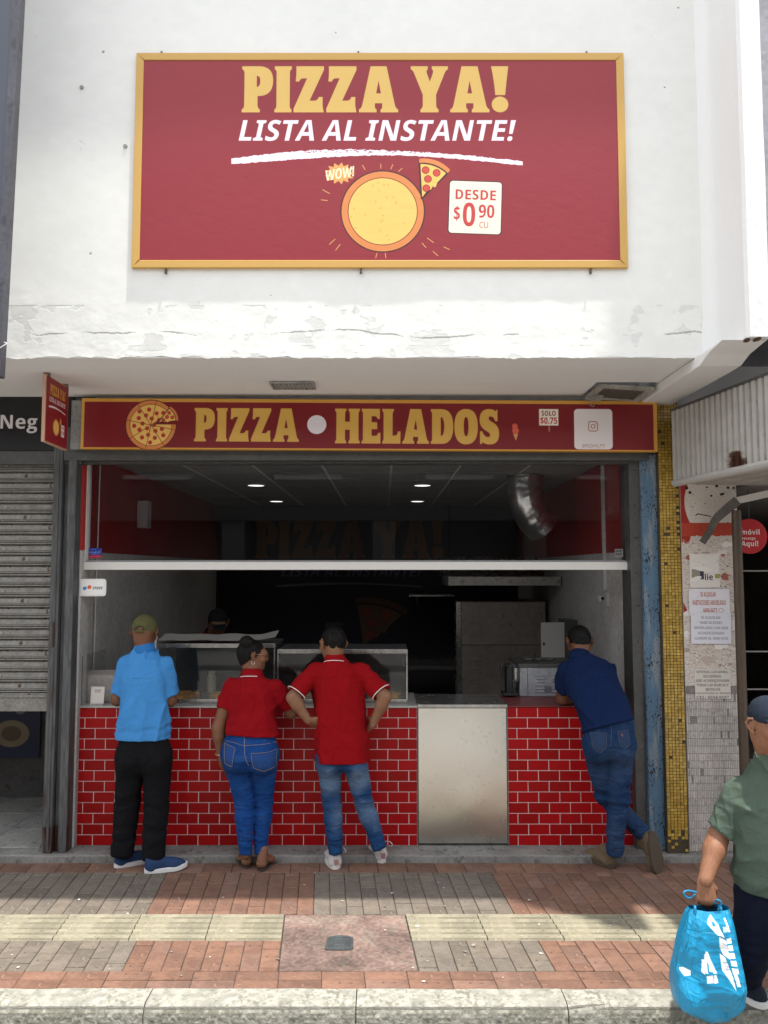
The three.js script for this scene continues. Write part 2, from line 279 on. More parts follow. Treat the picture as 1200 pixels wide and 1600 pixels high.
{
  const w = thing('building_wall', 'white plastered upper wall over the arcade, chipped along its bottom edge', 'wall');
  // front sheet with a ragged bottom edge
  const x0 = -6.2, x1 = XF, nx = 420, ny = 14, g = new THREE.PlaneGeometry(1, 1, nx, ny), p = g.attributes.position, uv = g.attributes.uv, yTop = 7.4;
  for (let i = 0; i < p.count; i++) {
    const a = p.getX(i) + 0.5, b = p.getY(i) + 0.5, x = mix(x0, x1, a); let y = ySof + (yTop - ySof) * b ** 2.2, z = zW;
    if (b < 0.001) y += 0.014 * noise3(x * 9, 1, 1) + 0.008 * noise3(x * 37, 4, 2) + 0.006;
    z += 0.004 * noise3(x * 1.3, y * 1.3, 5) + (y < ySof + 0.35 ? 0.006 * noise3(x * 7, y * 11, 8) : 0);
    p.setXYZ(i, x, y, z); uv.setXY(i, (x + 2.6) / 4.7, (y - ySof) / 3.6);
  }
  g.computeVertexNormals();
  part('plaster_face', g, M.plaster, w);
  part('wall_core', b2(-6.2, XF - 0.08, ySof + 0.3, 7.4, 0.2, zW - 0.02), M.plasterFlat, w);
  part('eave', b2(-6.2, 2.4, 7.42, 7.62, 0.1, zW + 0.36, 0.01), M.plasterFlat, w);
  // soffit over the entrance, a little uneven
  const sq = new THREE.Shape([[-6.2, zBack], [XF - 0.072, zBack], [XF - 0.072, zW - 0.004], [-6.2, zW - 0.004]].map(([x, z]) => new THREE.Vector2(x, z)));
  for (const [hx, hz, w, d] of [[onLevel(458, 601, ySof).x, onLevel(458, 601, ySof).z, 0.27, 0.17], [onLevel(968, 606, ySof).x + 0.012, onLevel(968, 606, ySof).z - 0.07, 0.42, 0.44]]) sq.holes.push(new THREE.Path([[hx - w / 2, Math.max(hz - d / 2, zBack + 0.02)], [hx + w / 2, Math.max(hz - d / 2, zBack + 0.02)], [hx + w / 2, hz + d / 2], [hx - w / 2, hz + d / 2]].map(([x, z]) => new THREE.Vector2(x, z))));
  const s = new THREE.ExtrudeGeometry(sq, { depth: 0.014, bevelEnabled: false }); s.rotateX(Math.PI / 2); s.translate(0, ySof + 0.018, 0);
  part('soffit', metric(s), M.soffit, w);
}
{ // fin to the right: rounded hollow corner, chipped lower end, continues back as a beam
  const f = thing('concrete_fin', 'white concrete fin projecting from the wall above the corrugated canopy', 'wall');
  const y0 = ySof - 0.055, zF = 1.68, sh = new THREE.Shape();
  sh.moveTo(XF + 0.13, 0.12); sh.lineTo(XF + 0.135, -zF + 0.02); sh.lineTo(XF + 0.12, -zF); sh.lineTo(XF + 0.015, -zF); sh.lineTo(XF, -zF + 0.02);
  sh.lineTo(XF, -zW - 0.1); sh.quadraticCurveTo(XF - 0.004, -zW - 0.02, XF - 0.07, -zW + 0.004); sh.lineTo(XF - 0.07, 0.12); sh.closePath();
  const upper = new THREE.Shape(); upper.copy(sh);
  const g = new THREE.ExtrudeGeometry(sh, { depth: 7.4 - ySof, bevelEnabled: false, steps: 40 }); g.rotateX(-Math.PI / 2); g.translate(0, ySof + 0.001, 0);
  const p = g.attributes.position; for (let i = 0; i < p.count; i++) { p.setX(i, p.getX(i) + 0.004 * noise3(p.getY(i) * 3, p.getZ(i) * 3, 2)); }
  g.computeVertexNormals();
  part('fin', metric(g), M.plasterFlat, f);
  // beam under the soffit line, its lower front corner broken off and slanted
  const bs = new THREE.Shape([[0.12, 0.0], [0.12, -0.055], [1.16, -0.06], [1.3, -0.058], [1.42, -0.02], [1.62, 0.0]].map(([a, b]) => new THREE.Vector2(a, b)));
  const bg = new THREE.ExtrudeGeometry(bs, { depth: 0.24, bevelEnabled: true, bevelSize: 0.004, bevelThickness: 0.004, bevelSegments: 1 }); bg.rotateY(-Math.PI / 2); bg.translate(XF + 0.128, ySof - 0.002, 0);
  part('beam', metric(bg), M.soffit, f);
  const br = mat(lin(0.16, 0.085, 0.05), 0.95, { map: rep(T.dirty, 8), bumpMap: rep(T.bump, 8), bumpScale: 0.01 });
  const chip = (x, y, z, s, n) => { const q = new THREE.IcosahedronGeometry(s, 2), pp = q.attributes.position; for (let i = 0; i < pp.count; i++) { const k = 1 + 0.5 * noise3(pp.getX(i) * 40 + n, pp.getY(i) * 40, pp.getZ(i) * 40); pp.setXYZ(i, pp.getX(i) * k * 0.8, pp.getY(i) * k * 0.4, pp.getZ(i) * k * 1.6); } q.computeVertexNormals(); return moved(q, x, y, z); };
  part('rusty_break', metric(merge([chip(XF + 0.01, ySof - 0.02, 1.36, 0.026, 1), chip(XF + 0.014, ySof - 0.006, 1.5, 0.018, 2), chip(XF + 0.02, ySof - 0.004, 1.62, 0.02, 3), chip(XF + 0.07, ySof - 0.004, 1.645, 0.022, 4)])), br, f);
}
// side of the shop: partition piers behind the arcade, ceiling void
{
  const dk = M.plasterFlat;
  const v = thing('arcade_back_wall', 'plain wall strip in the gap above the long shop sign', 'wall');
  part('back_panel', b2(-4.2, 3.6, 2.9, ySof + 0.7, -0.12, 0.06), dk, v);
}
// ---------------------------------------------------------------- lettering
const GL = { // chunky flared capitals, 100 high: [width, path]
  P: [62, 'M0 0 L34 0 Q63 0 63 31 Q63 64 34 64 L31 64 L31 86 Q32 93 36 95 L36 100 L0 100 L0 95 Q4 93 5 86 L5 14 Q4 7 0 5 Z M29 19 L29 46 L33 45 Q38 42 38 32 Q38 22 33 20 Z'],
  I: [34, 'M0 0 L34 0 L34 5 Q30 7 30 14 L30 86 Q30 93 34 95 L34 100 L0 100 L0 95 Q4 93 4 86 L4 14 Q4 7 0 5 Z'],
  Z: [62, 'M5 0 L61 0 L61 7 L31 76 L42 76 Q49 76 52 68 L59 68 Q57 84 61 100 L0 100 L0 93 L28 25 L20 25 Q12 25 10 32 L4 32 Q6 16 5 0 Z'],
  A: [80, 'M24 0 L56 0 Q64 40 73 84 Q75 93 80 95 L80 100 L45 100 L45 95 Q50 93 48 80 L32 80 Q30 93 35 95 L35 100 L0 100 L0 95 Q5 93 7 84 Q16 40 24 0 Z M40 26 L34 60 L46 60 Z'],
  Y: [76, 'M0 0 L34 0 L34 5 Q30 8 32 15 L39 36 L46 15 Q48 8 44 5 L44 0 L76 0 L76 5 Q71 8 68 17 L51 62 L51 86 Q52 93 56 95 L56 100 L20 100 L20 95 Q24 93 25 86 L25 62 L8 17 Q5 8 0 5 Z'],
  '!': [34, 'M0 0 L34 0 Q30 30 27 62 L8 62 Q6 30 0 0 Z M17 67 A16.5 16.5 0 1 1 16.9 67 Z'],
  H: [74, 'M0 0 L33 0 L33 5 Q29 7 29 14 L29 38 L45 38 L45 14 Q45 7 41 5 L41 0 L74 0 L74 5 Q70 7 70 14 L70 86 Q70 93 74 95 L74 100 L41 100 L41 95 Q45 93 45 86 L45 60 L29 60 L29 86 Q29 93 33 95 L33 100 L0 100 L0 95 Q4 93 4 86 L4 14 Q4 7 0 5 Z'],
  E: [56, 'M0 0 L54 0 L54 28 L48 28 Q46 20 40 20 L29 20 L29 39 L46 39 L46 58 L29 58 L29 79 L41 79 Q48 79 50 70 L56 70 L56 100 L0 100 L0 95 Q4 93 4 86 L4 14 Q4 7 0 5 Z'],
  L: [54, 'M0 0 L34 0 L34 5 Q30 7 30 14 L30 78 L38 78 Q46 78 48 66 L54 66 L54 100 L0 100 L0 95 Q4 93 4 86 L4 14 Q4 7 0 5 Z'],
  D: [66, 'M0 0 L32 0 Q67 0 67 50 Q67 100 32 100 L0 100 L0 95 Q4 93 4 86 L4 14 Q4 7 0 5 Z M29 21 L29 79 Q41 78 41 50 Q41 22 29 21 Z'],
  O: [68, 'M34 -1 Q69 -1 69 50 Q69 101 34 101 Q-1 101 -1 50 Q-1 -1 34 -1 Z M34 21 Q26 21 26 50 Q26 79 34 79 Q42 79 42 50 Q42 21 34 21 Z'],
  S: [58, 'M50 6 L54 0 L54 33 L48 33 Q44 19 34 19 Q27 19 27 25 Q27 31 38 37 Q59 47 59 69 Q59 101 30 101 Q16 101 10 94 L5 100 L2 100 L2 64 L8 64 Q14 81 26 81 Q33 81 33 75 Q33 68 22 62 Q1 52 1 30 Q1 -1 29 -1 Q43 -1 50 6 Z'],
  ' ': [16, ''],
};
const advance = (s, gap) => [...s].reduce((w, c) => w + GL[c][0] + gap, -gap);
function letters(c, s, x, y, w, h, color, gap = 5, edge) { // fills w by h with the word
  const full = advance(s, gap); c.save(); c.translate(x, y); c.scale(w / full, h / 100); c.fillStyle = color;
  for (const ch of s) { if (GL[ch][1]) { const p = new Path2D(GL[ch][1]); if (edge) { c.strokeStyle = edge; c.lineWidth = 4; c.lineJoin = 'round'; c.stroke(p); } c.fill(p, 'evenodd'); c.strokeStyle = color; c.lineWidth = 1.8; c.lineJoin = 'round'; c.stroke(p); } c.translate(GL[ch][0] + gap, 0); }
  c.restore();
}
function fitted(c, s, x, y, w, h, color, font = 'bold', skew = 0, fam = 'sans-serif') { // text scaled into a box, baseline at its bottom
  c.save(); c.font = font + ' 100px ' + fam; const m = c.measureText(s).width; c.translate(x, y + h); c.transform(1, 0, -skew, 1, 0, 0); c.scale(w / m, h / 72); c.fillStyle = color; c.fillText(s, 0, 0); c.restore();
}
function rrect(c, x, y, w, h, r) { c.beginPath(); c.moveTo(x + r, y); c.arcTo(x + w, y, x + w, y + h, r); c.arcTo(x + w, y + h, x, y + h, r); c.arcTo(x, y + h, x, y, r); c.arcTo(x, y, x + w, y, r); c.closePath(); }
function brushStroke(c, x, y, w, rise, th, color, seed) {
  const r = rng(seed); c.save(); c.fillStyle = color; c.beginPath();
  const N = 160, up = [], dn = []; for (let i = 0; i <= N; i++) { const t = i / N, yy = y - rise * Math.sin(t * Math.PI * 0.98 + 0.12) + rise * 0.15, k = th * (0.45 + 0.55 * Math.sin(Math.PI * Math.min(1, t * 1.5 + 0.12)) * (1 - t * 0.35)); up.push([x + w * t, yy - k * 0.5 - r() * th * 0.16]); dn.push([x + w * t, yy + k * 0.45 + r() * th * 0.12]); }
  up.forEach(([a, b], i) => i ? c.lineTo(a, b) : c.moveTo(a, b)); dn.reverse().forEach(([a, b]) => c.lineTo(a, b)); c.closePath(); c.fill();
  c.restore();
}
function dryFlecks(c, x, y, w, h, color, n, seed) { const r = rng(seed); c.fillStyle = color; for (let i = 0; i < n; i++) { const a = r(); c.fillRect(x + a * w, y + r() * h, 2 + r() * 12, 1 + r() * 2.5); } }
function pizzaDisc(c, x, y, r, sliced) { // plain round pizza
  const q = rng(5); c.save(); c.translate(x, y);
  c.fillStyle = '#3a1510'; c.beginPath(); c.arc(0, 0, r * 1.03, 0, 7); c.fill();
  c.fillStyle = '#d98548'; c.beginPath(); c.arc(0, 0, r, 0, 7); c.fill();
  c.fillStyle = '#7a3a1c'; c.beginPath(); c.arc(0, 0, r * 0.85, 0, 7); c.fill();
  c.fillStyle = '#efc268'; c.beginPath(); c.arc(0, 0, r * 0.83, 0, 7); c.fill();
  c.fillStyle = '#d8a348'; for (let i = 0; i < 22; i++) { const a = q() * 6.3, b = Math.sqrt(q()) * r * 0.78; c.beginPath(); c.arc(Math.cos(a) * b, Math.sin(a) * b, r * 0.02, 0, 7); c.fill(); }
  if (sliced) for (let i = 0; i < 21; i++) { const a = i * 2.399, b = Math.sqrt((i + 0.6) / 22) * r * 0.75; c.fillStyle = '#b8352a'; c.beginPath(); c.arc(Math.cos(a) * b, Math.sin(a) * b, r * 0.085, 0, 7); c.fill(); }
  if (sliced) { c.strokeStyle = '#8a4a22'; c.lineWidth = r * 0.025; for (let k = 0; k < 4; k++) { const a = k * Math.PI / 4 + 0.2; c.beginPath(); c.moveTo(Math.cos(a) * r, Math.sin(a) * r); c.lineTo(-Math.cos(a) * r, -Math.sin(a) * r); c.stroke(); } }
  c.restore();
}
function pizzaSlice(c, x, y, s, rot) {
  c.save(); c.translate(x, y); c.rotate(rot); c.scale(s, s); c.lineJoin = 'round';
  c.fillStyle = '#3a1510'; c.beginPath(); c.moveTo(0, 104); c.lineTo(-52, -12); c.quadraticCurveTo(0, -36, 52, -12); c.closePath(); c.fill(); c.strokeStyle = '#3a1510'; c.lineWidth = 7; c.stroke();
  c.fillStyle = '#f0c163'; c.beginPath(); c.moveTo(0, 100); c.lineTo(-46, -6); c.quadraticCurveTo(0, -24, 46, -6); c.lineTo(30, 34); c.lineTo(30, 50); c.quadraticCurveTo(24, 58, 20, 50); c.lineTo(19, 62); c.quadraticCurveTo(14, 74, 10, 66); c.closePath(); c.fill();
  c.fillStyle = '#d98548'; c.beginPath(); c.moveTo(-52, -8); c.quadraticCurveTo(0, -32, 52, -8); c.lineTo(55, -22); c.quadraticCurveTo(0, -50, -55, -22); c.closePath(); c.fill();
  for (const [a, b] of [[-22, 8], [16, 4], [-4, 34], [2, 66]]) { c.fillStyle = '#5a1712'; c.beginPath(); c.arc(a, b, 13, 0, 7); c.fill(); c.fillStyle = '#cf4436'; c.beginPath(); c.arc(a, b, 11, 0, 7); c.fill(); }
  c.restore();
}
function rays(c, list, color) { c.strokeStyle = color; c.lineCap = 'round'; for (const [a, b, d, e] of list) { c.lineWidth = 3; c.beginPath(); c.moveTo(a, b); c.lineTo(d, e); c.stroke(); } }

// ---------------------------------------------------------------- the big sign on the wall
const GOLD = '#d3ab5c', RED = '#8e1b28';
{
  const zS = zW + 0.027, a = at(217, 82, zS), b = at(981, 418, zS), w = b.x - a.x + 0.02, h = a.y - b.y, cx = (at(206, 418, zS).x + b.x) / 2, cy = (a.y + b.y) / 2;
  const s = thing('wall_sign', 'large red billboard with gold border reading PIZZA YA! on white wall', 'sign', [cx, cy, zW]);
  const bw = 0.047, iw = w - 2 * bw, ih = h - 2 * bw;
  const t = canvasTex(2048, Math.round(2048 * ih / iw), (c, W, H) => {
    c.fillStyle = RED; c.fillRect(0, 0, W, H);
    const u = (px) => (px - 222) / (977 - 222) * W, v = (py) => (py - 90) / (408 - 90) * H;
    letters(c, 'PIZZA YA!', u(380), v(100), u(804) - u(380), v(173) - v(100), '#e0b964', 6, '#8e2a1e');
    fitted(c, 'LISTA AL INSTANTE!', u(371), v(186), u(812) - u(371), v(219) - v(186), '#efeaf6', 'bold', 0.2);
    brushStroke(c, u(364), v(252), u(826) - u(364), v(252) - v(236), v(250) - v(238), '#efeaf6', 3);
    dryFlecks(c, u(480), v(232), u(800) - u(480), v(240) - v(233), RED, 140, 8);
    // burst with WOW!
    c.save(); c.translate(u(536), v(271)); c.fillStyle = '#e2a45c'; c.beginPath(); for (let k = 0; k < 26; k++) { const q = k / 26 * Math.PI * 2, rr = k % 2 ? 0.72 : 1.05; c.lineTo(Math.cos(q) * 64 * rr, Math.sin(q) * 47 * rr); } c.fill(); c.rotate(-0.12); c.restore();
    c.save(); c.translate(u(513), v(283)); c.rotate(-0.17); fitted(c, 'WOW!', 0, -v(280) + v(264), u(560) - u(513), v(280) - v(264), '#f4ecc4', 'bold', 0.2); c.restore();
    pizzaDisc(c, u(604), v(331), (u(666) - u(536)) / 2, false);
    pizzaSlice(c, u(683), v(266), 1.28, 0.36);
    // price card
    c.save(); c.translate(u(750), v(325)); c.rotate(0.035); const cw = u(791) - u(709), ch = v(366) - v(284);
    c.fillStyle = '#3a1512'; rrect(c, -cw / 2 - 4, -ch / 2 - 4, cw + 8, ch + 8, 16); c.fill(); c.fillStyle = '#efe9d4'; rrect(c, -cw / 2, -ch / 2, cw, ch, 14); c.fill();
    const rd = '#c23a38'; fitted(c, 'DESDE', -cw * 0.41, -ch * 0.34, cw * 0.82, ch * 0.19, rd, 'bold');
    fitted(c, '$', -cw * 0.42, -ch * 0.01, cw * 0.14, ch * 0.26, rd, 'bold'); fitted(c, '0', -cw * 0.25, -ch * 0.09, cw * 0.27, ch * 0.45, rd, 'bold'); fitted(c, '90', cw * 0.06, -ch * 0.06, cw * 0.32, ch * 0.25, rd, 'bold'); fitted(c, 'CU', cw * 0.08, ch * 0.27, cw * 0.19, ch * 0.12, rd, ''); c.restore();
    rays(c, [[u(572), v(258), u(576), v(265)], [u(601), v(256), u(601), v(263)], [u(620), v(257), u(617), v(264)], [u(635), v(263), u(629), v(268)], [u(509), v(297), u(520), v(303)], [u(507), v(313), u(517), v(314)], [u(529), v(375), u(520), v(383)], [u(537), v(383), u(530), v(392)], [u(666), v(381), u(672), v(388)], [u(674), v(373), u(684), v(380)], [u(683), v(394), u(691), v(401)], [u(700), v(387), u(709), v(391)], [u(595), v(397), u(593), v(404)], [u(608), v(397), u(609), v(404)]], '#e2b45e');
  });
  const bd = new THREE.BufferGeometry();
  const panel = new THREE.PlaneGeometry(iw, ih); panel.translate(0, 0, 0.0205);
  part('printed_panel', panel, mat(0xffffff, 0.42, { map: t, bumpMap: rep(T.bump, 3, 2), bumpScale: 0.0008 }), s);
  const gm = mat(new THREE.Color('#c99f52'), 0.45);
  part('backing', moved(box(w - 0.03, h - 0.03, 0.018), 0, 0, 0.0105), gm, s);
  const fr = (ax, ay, L, rot) => { const q = box(L, bw, 0.026, 0.004); const p = q.attributes.position; for (let i = 0; i < p.count; i++) if (p.getY(i) < 0) p.setX(i, p.getX(i) - Math.sign(p.getX(i)) * bw); return moved(q, ax, ay, 0.0135, 0, 0, rot); };
  part('frame_rail', fr(0, h / 2 - bw / 2, w, 0), gm, s); part('frame_rail', fr(0, -h / 2 + bw / 2, w, Math.PI), gm, s);
  part('frame_rail', fr(w / 2 - bw / 2, 0, h, -Math.PI / 2), gm, s); part('frame_rail', fr(-w / 2 + bw / 2, 0, h, Math.PI / 2), gm, s);
  const rust = mat(lin(0.16, 0.11, 0.08), 0.7, { metalness: 0.4 });
  for (const u of [260, 564, 922]) part('hook', merge([b2(-0.006, 0.006, -0.03, 0.004, 0.004, 0.014), b2(-0.006, 0.006, -0.03, -0.024, 0.004, 0.03)]), rust, s, [X(u, 420, zW) - cx, -h / 2, 0]);
  for (const u of [253, 560, 916]) part('hook', b2(-0.005, 0.005, -0.004, 0.02, 0.002, 0.012), rust, s, [X(u, 82, zW) - cx, h / 2, 0]);
  for (const [u, v] of [[196, 229], [128, 137], [665, 480], [684, 478], [119, 480]]) { const p = at(u, v, zW); if (u === 196 || u === 128) single('wall_anchor', moved(merge([new THREE.CylinderGeometry(0.012, 0.014, 0.012, 8)]), 0, 0, 0, Math.PI / 2), mat(lin(0.3, 0.29, 0.28), 0.8), [p.x, p.y, zW + 0.003], u === 196 ? 'small grey bolt stub in the white wall close beside the billboard frame' : 'small grey bolt stub higher in the wall, between the billboard and dark framed panel', 'bolt', 'bolt stubs left of the billboard'); }
}
// ---------------------------------------------------------------- long fascia sign
const zFas = 0.25;
{
  const p0 = at(127, 662, zFas), p1 = at(1027, 666, zFas), w = p1.x - p0.x, h = (at(600, 624, zFas).y - at(600, 703, zFas).y), cx = (p0.x + p1.x) / 2, cy = (at(577, 624, zFas).y + at(577, 704, zFas).y) / 2;
  const s = thing('fascia_sign', 'long dark red sign reading PIZZA HELADOS above the glass shopfront', 'sign', [cx, cy, zFas]); s.rotation.z = -0.0052;
  const t = canvasTex(2048, Math.round(2048 * h / w), (c, W, H) => {
    c.fillStyle = '#7c1119'; c.fillRect(0, 0, W, H);
    const u = (px) => (px - 127) / 900 * W, v = (py) => (py - 623) / 80 * H;
    c.fillStyle = '#d39a3e'; c.fillRect(0, 0, W, v(628.5)); c.fillRect(0, 0, u(131.5), H); c.fillRect(u(1021), 0, W, H); c.fillRect(0, v(700.5), W, H);
    letters(c, 'PIZZA', u(304), v(638), u(467) - u(304), v(690) - v(638), '#dcae52', 7);
    letters(c, 'HELADOS', u(524), v(638), u(779) - u(524), v(692) - v(638), '#dcae52', 7);
    c.fillStyle = '#e9e4ea'; c.beginPath(); c.arc(u(495), v(663), u(510) - u(495), 0, 7); c.fill();
    pizzaDisc(c, u(236), v(665), u(275) - u(236), true);
    c.fillStyle = '#7c1119'; c.beginPath(); c.moveTo(u(240), v(664)); c.lineTo(u(272), v(634)); c.lineTo(u(284), v(664)); c.closePath(); c.fill();
    pizzaSlice(c, u(268), v(649), 0.52, 1.05);
    // ice cream cone, price card, blank white card with handle
    c.fillStyle = '#d9a066'; c.beginPath(); c.moveTo(u(801.5), v(676)); c.lineTo(u(809.5), v(676)); c.lineTo(u(806), v(687)); c.fill(); c.fillStyle = '#e0614c'; c.beginPath(); c.arc(u(805.5), v(671), 12, 0, 7); c.fill(); c.beginPath(); c.arc(u(804.5), v(664), 10, 0, 7); c.fill();
    c.fillStyle = '#efe9dc'; c.fillRect(u(842), v(636), u(873) - u(842), v(663) - v(636)); c.strokeStyle = '#7c2a26'; c.lineWidth = 2; c.strokeRect(u(842), v(636), u(873) - u(842), v(663) - v(636)); c.fillStyle = '#b88858'; c.fillRect(u(857), v(663), 5, v(672) - v(663));
    fitted(c, 'SOLO', u(846), v(639), u(869) - u(846), v(647) - v(639), '#8c2422', 'bold'); fitted(c, '$0.75', u(844), v(650), u(871) - u(844), v(660) - v(650), '#c2302c', 'bold');
    c.fillStyle = '#efe6e6'; rrect(c, u(897), v(636), u(957) - u(897), v(700) - v(636), 14); c.fill();
    c.strokeStyle = '#b0705c'; c.lineWidth = 3; rrect(c, u(919.5), v(656), u(933.5) - u(919.5), v(671) - v(656), 8); c.stroke(); c.beginPath(); c.arc(u(926.5), v(663.5), 7, 0, 7); c.stroke(); c.fillStyle = '#b0705c'; c.beginPath(); c.arc(u(931), v(659.5), 2, 0, 7); c.fill();
    fitted(c, '@PIZZAYA_PTY', u(909), v(692), u(945) - u(909), v(697) - v(692), '#a8877c', '');
  });
  const face = new THREE.PlaneGeometry(w, h); face.translate(0, 0, 0.0015);
  part('printed_face', face, mat(0xffffff, 0.4, { map: t }), s);
  part('sign_box', moved(box(w, h, 0.06, 0.003), 0, 0, -0.0301), mat(new THREE.Color('#c0862f'), 0.5), s);
  part('side_plate', moved(box(0.08, h * 0.97, 0.03), -w / 2 - 0.046, -0.005, -0.045), mat(lin(0.33, 0.33, 0.32), 0.6, { map: rep(T.dirty, 3), metalness: 0.2 }), s);
}
// ---------------------------------------------------------------- small blade sign hanging from the soffit
{
  const zn = 0.9, zf = 0.5, xn = X(60, 640, zn), yT = ySof - 0.012, hB = 0.44, wB = zn - zf, xB = -2.19;
  const s = thing('blade_sign', 'small double sided red PIZZA YA! sign hanging from the soffit', 'sign', [xB, yT - hB / 2, (zn + zf) / 2]); s.rotation.y = Math.PI / 2 + 0.03;
  const t = canvasTex(768, 840, (c, W, H) => {
    c.fillStyle = RED; c.fillRect(0, 0, W, H); c.strokeStyle = '#c98f6a'; c.lineWidth = 12; c.strokeRect(0, 0, W, H);
    letters(c, 'PIZZA YA!', 130, 80, 520, 130, '#d89a3c', 6); fitted(c, 'LISTA AL INSTANTE!', 100, 245, 560, 62, '#e6dde0', 'bold', 0.2);
    brushStroke(c, 95, 380, 570, 22, 26, '#e6dde0', 4);
    pizzaDisc(c, 360, 610, 110, false); pizzaSlice(c, 510, 500, 0.75, 0.5);
    c.save(); c.translate(590, 620); c.fillStyle = '#e9dccf'; rrect(c, -62, -80, 124, 160, 12); c.fill(); fitted(c, 'DESDE', -48, -55, 96, 26, '#b8372f'); fitted(c, '$0.90', -50, 0, 100, 50, '#b8372f'); c.restore();
  });
  const m = mat(0xffffff, 0.45, { map: t }), m2 = mat(new THREE.Color('#c39a82'), 0.5);
  part('sign_core', box(wB, hB, 0.022, 0.003), m2, s);
  const f1 = new THREE.PlaneGeometry(wB - 0.012, hB - 0.012); f1.translate(0, 0, 0.0125); part('printed_face', f1, m, s);
  const f2 = new THREE.PlaneGeometry(wB - 0.012, hB - 0.012); f2.rotateY(Math.PI); f2.translate(0, 0, -0.0125); part('printed_face', f2, m, s);
  const br = mat(lin(0.2, 0.12, 0.1), 0.6);
  for (const x of [-0.16, 0.16]) part('bracket', b2(x - 0.014, x + 0.014, hB / 2 - 0.012, hB / 2 + 0.016, -0.018, 0.018), br, s);
}
// ---------------------------------------------------------------- vents in the soffit
{
  const y = ySof + 0.002; const a = onLevel(458, 601, ySof);
  const v = thing('soffit_vent', 'small flat slotted vent grille set in the pink soffit', 'vent', [a.x, y - 0.004, a.z]);
  const fm = mat(lin(0.42, 0.4, 0.37), 0.7, { map: rep(T.dirty, 3) });
  const w = 0.3, d = 0.2;
  part('frame', merge([b2(-w / 2, w / 2, -0.012, 0, -d / 2, -d / 2 + 0.014), b2(-w / 2, w / 2, -0.012, 0, d / 2 - 0.014, d / 2), b2(-w / 2, -w / 2 + 0.014, -0.0121, 0, -d / 2 + 0.014, d / 2 - 0.014), b2(w / 2 - 0.014, w / 2, -0.0121, 0, -d / 2 + 0.014, d / 2 - 0.014)]), fm, v);
  for (let k = 0; k < 11; k++) part('slat', moved(box(0.014, 0.002, d - 0.03), -w / 2 + 0.028 + k * 0.0245, -0.008, 0, 0, 0, 0.5), fm, v);
}
{
  const a = onLevel(968, 606, ySof);
  const v = thing('broken_vent', 'broken peeling vent housing sagging from a hole in the soffit', 'vent', [a.x + 0.01, ySof, a.z - 0.02]);
  const fm = mat(lin(0.5, 0.47, 0.42), 0.85, { map: rep(T.dirty, 4), bumpMap: rep(T.bump, 6), bumpScale: 0.004 }), dk = mat(lin(0.3, 0.29, 0.28), 0.8), mesh = mat(lin(0.14, 0.115, 0.09), 0.95, { map: rep(T.dirty, 8), bumpMap: rep(T.fine, 4), bumpScale: 0.004 });
  const ring = (w, d, b, h) => merge([b2(-w / 2, w / 2, -h, 0, -d / 2, -d / 2 + b), b2(-w / 2, w / 2, -h, 0, d / 2 - b, d / 2), b2(-w / 2, -w / 2 + b, -h, 0, -d / 2 + b, d / 2 - b), b2(w / 2 - b, w / 2, -h, 0, -d / 2 + b, d / 2 - b)]);
  const fr = ring(0.38, 0.36, 0.045, 0.02); { const p = fr.attributes.position; for (let i = 0; i < p.count; i++) p.setY(i, p.getY(i) + 0.008 * noise3(p.getX(i) * 12, 1, p.getZ(i) * 12)); }
  part('frame', moved(fr, 0, -0.02, -0.03, -0.05, 0.02, -0.07), fm, v);
  part('filter', moved(box(0.29, 0.012, 0.27), 0.01, -0.022, -0.03, -0.05, 0.02, -0.07), mesh, v);
  part('torn_flap', moved(box(0.05, 0.004, 0.2), -0.17, -0.05, -0.06, 0.3, 0.3, 0.9), fm, v);
  const wire = tube([V(-0.18, -0.03, -0.12), V(-0.185, -0.08, -0.13), V(-0.15, -0.1, -0.14), V(-0.15, -0.06, -0.14)], 0.003, 16, 5); part('loose_wire', metric(wire), dk, v);
}
// ---------------------------------------------------------------- shopfront: jambs, lintel, transom
const steel = (c, r = 0.45, met = 0.6, s = 2) => mat(c, r, { metalness: met, map: rep(T.grain, s * 0.6), roughnessMap: rep(T.rough, s), bumpMap: rep(T.bump, s), bumpScale: 0.0006 });
M.darkSteel = steel(lin(0.115, 0.115, 0.112), 0.6, 0.25);
M.whiteAlu = mat(lin(0.72, 0.71, 0.68), 0.4);
const zJ = 0.1;
{
  const g = thing('shutter_lintel', 'dark steel roller shutter box under the long sign', 'lintel');
  const y0 = Y(722, zJ - 0.04), y1 = Y(700, zFas - 0.06);
  part('lintel_box', b2(X(104, 715, zJ) , X(1010, 715, zJ), y0, y1 + 0.16, 0.066, 0.16, 0.004), M.darkSteel, g);
  part('lower_lip', b2(X(118, 720, 0), X(985, 720, 0), y0 - 0.014, y0, -0.02, 0.09, 0.002), M.darkSteel, g);
}
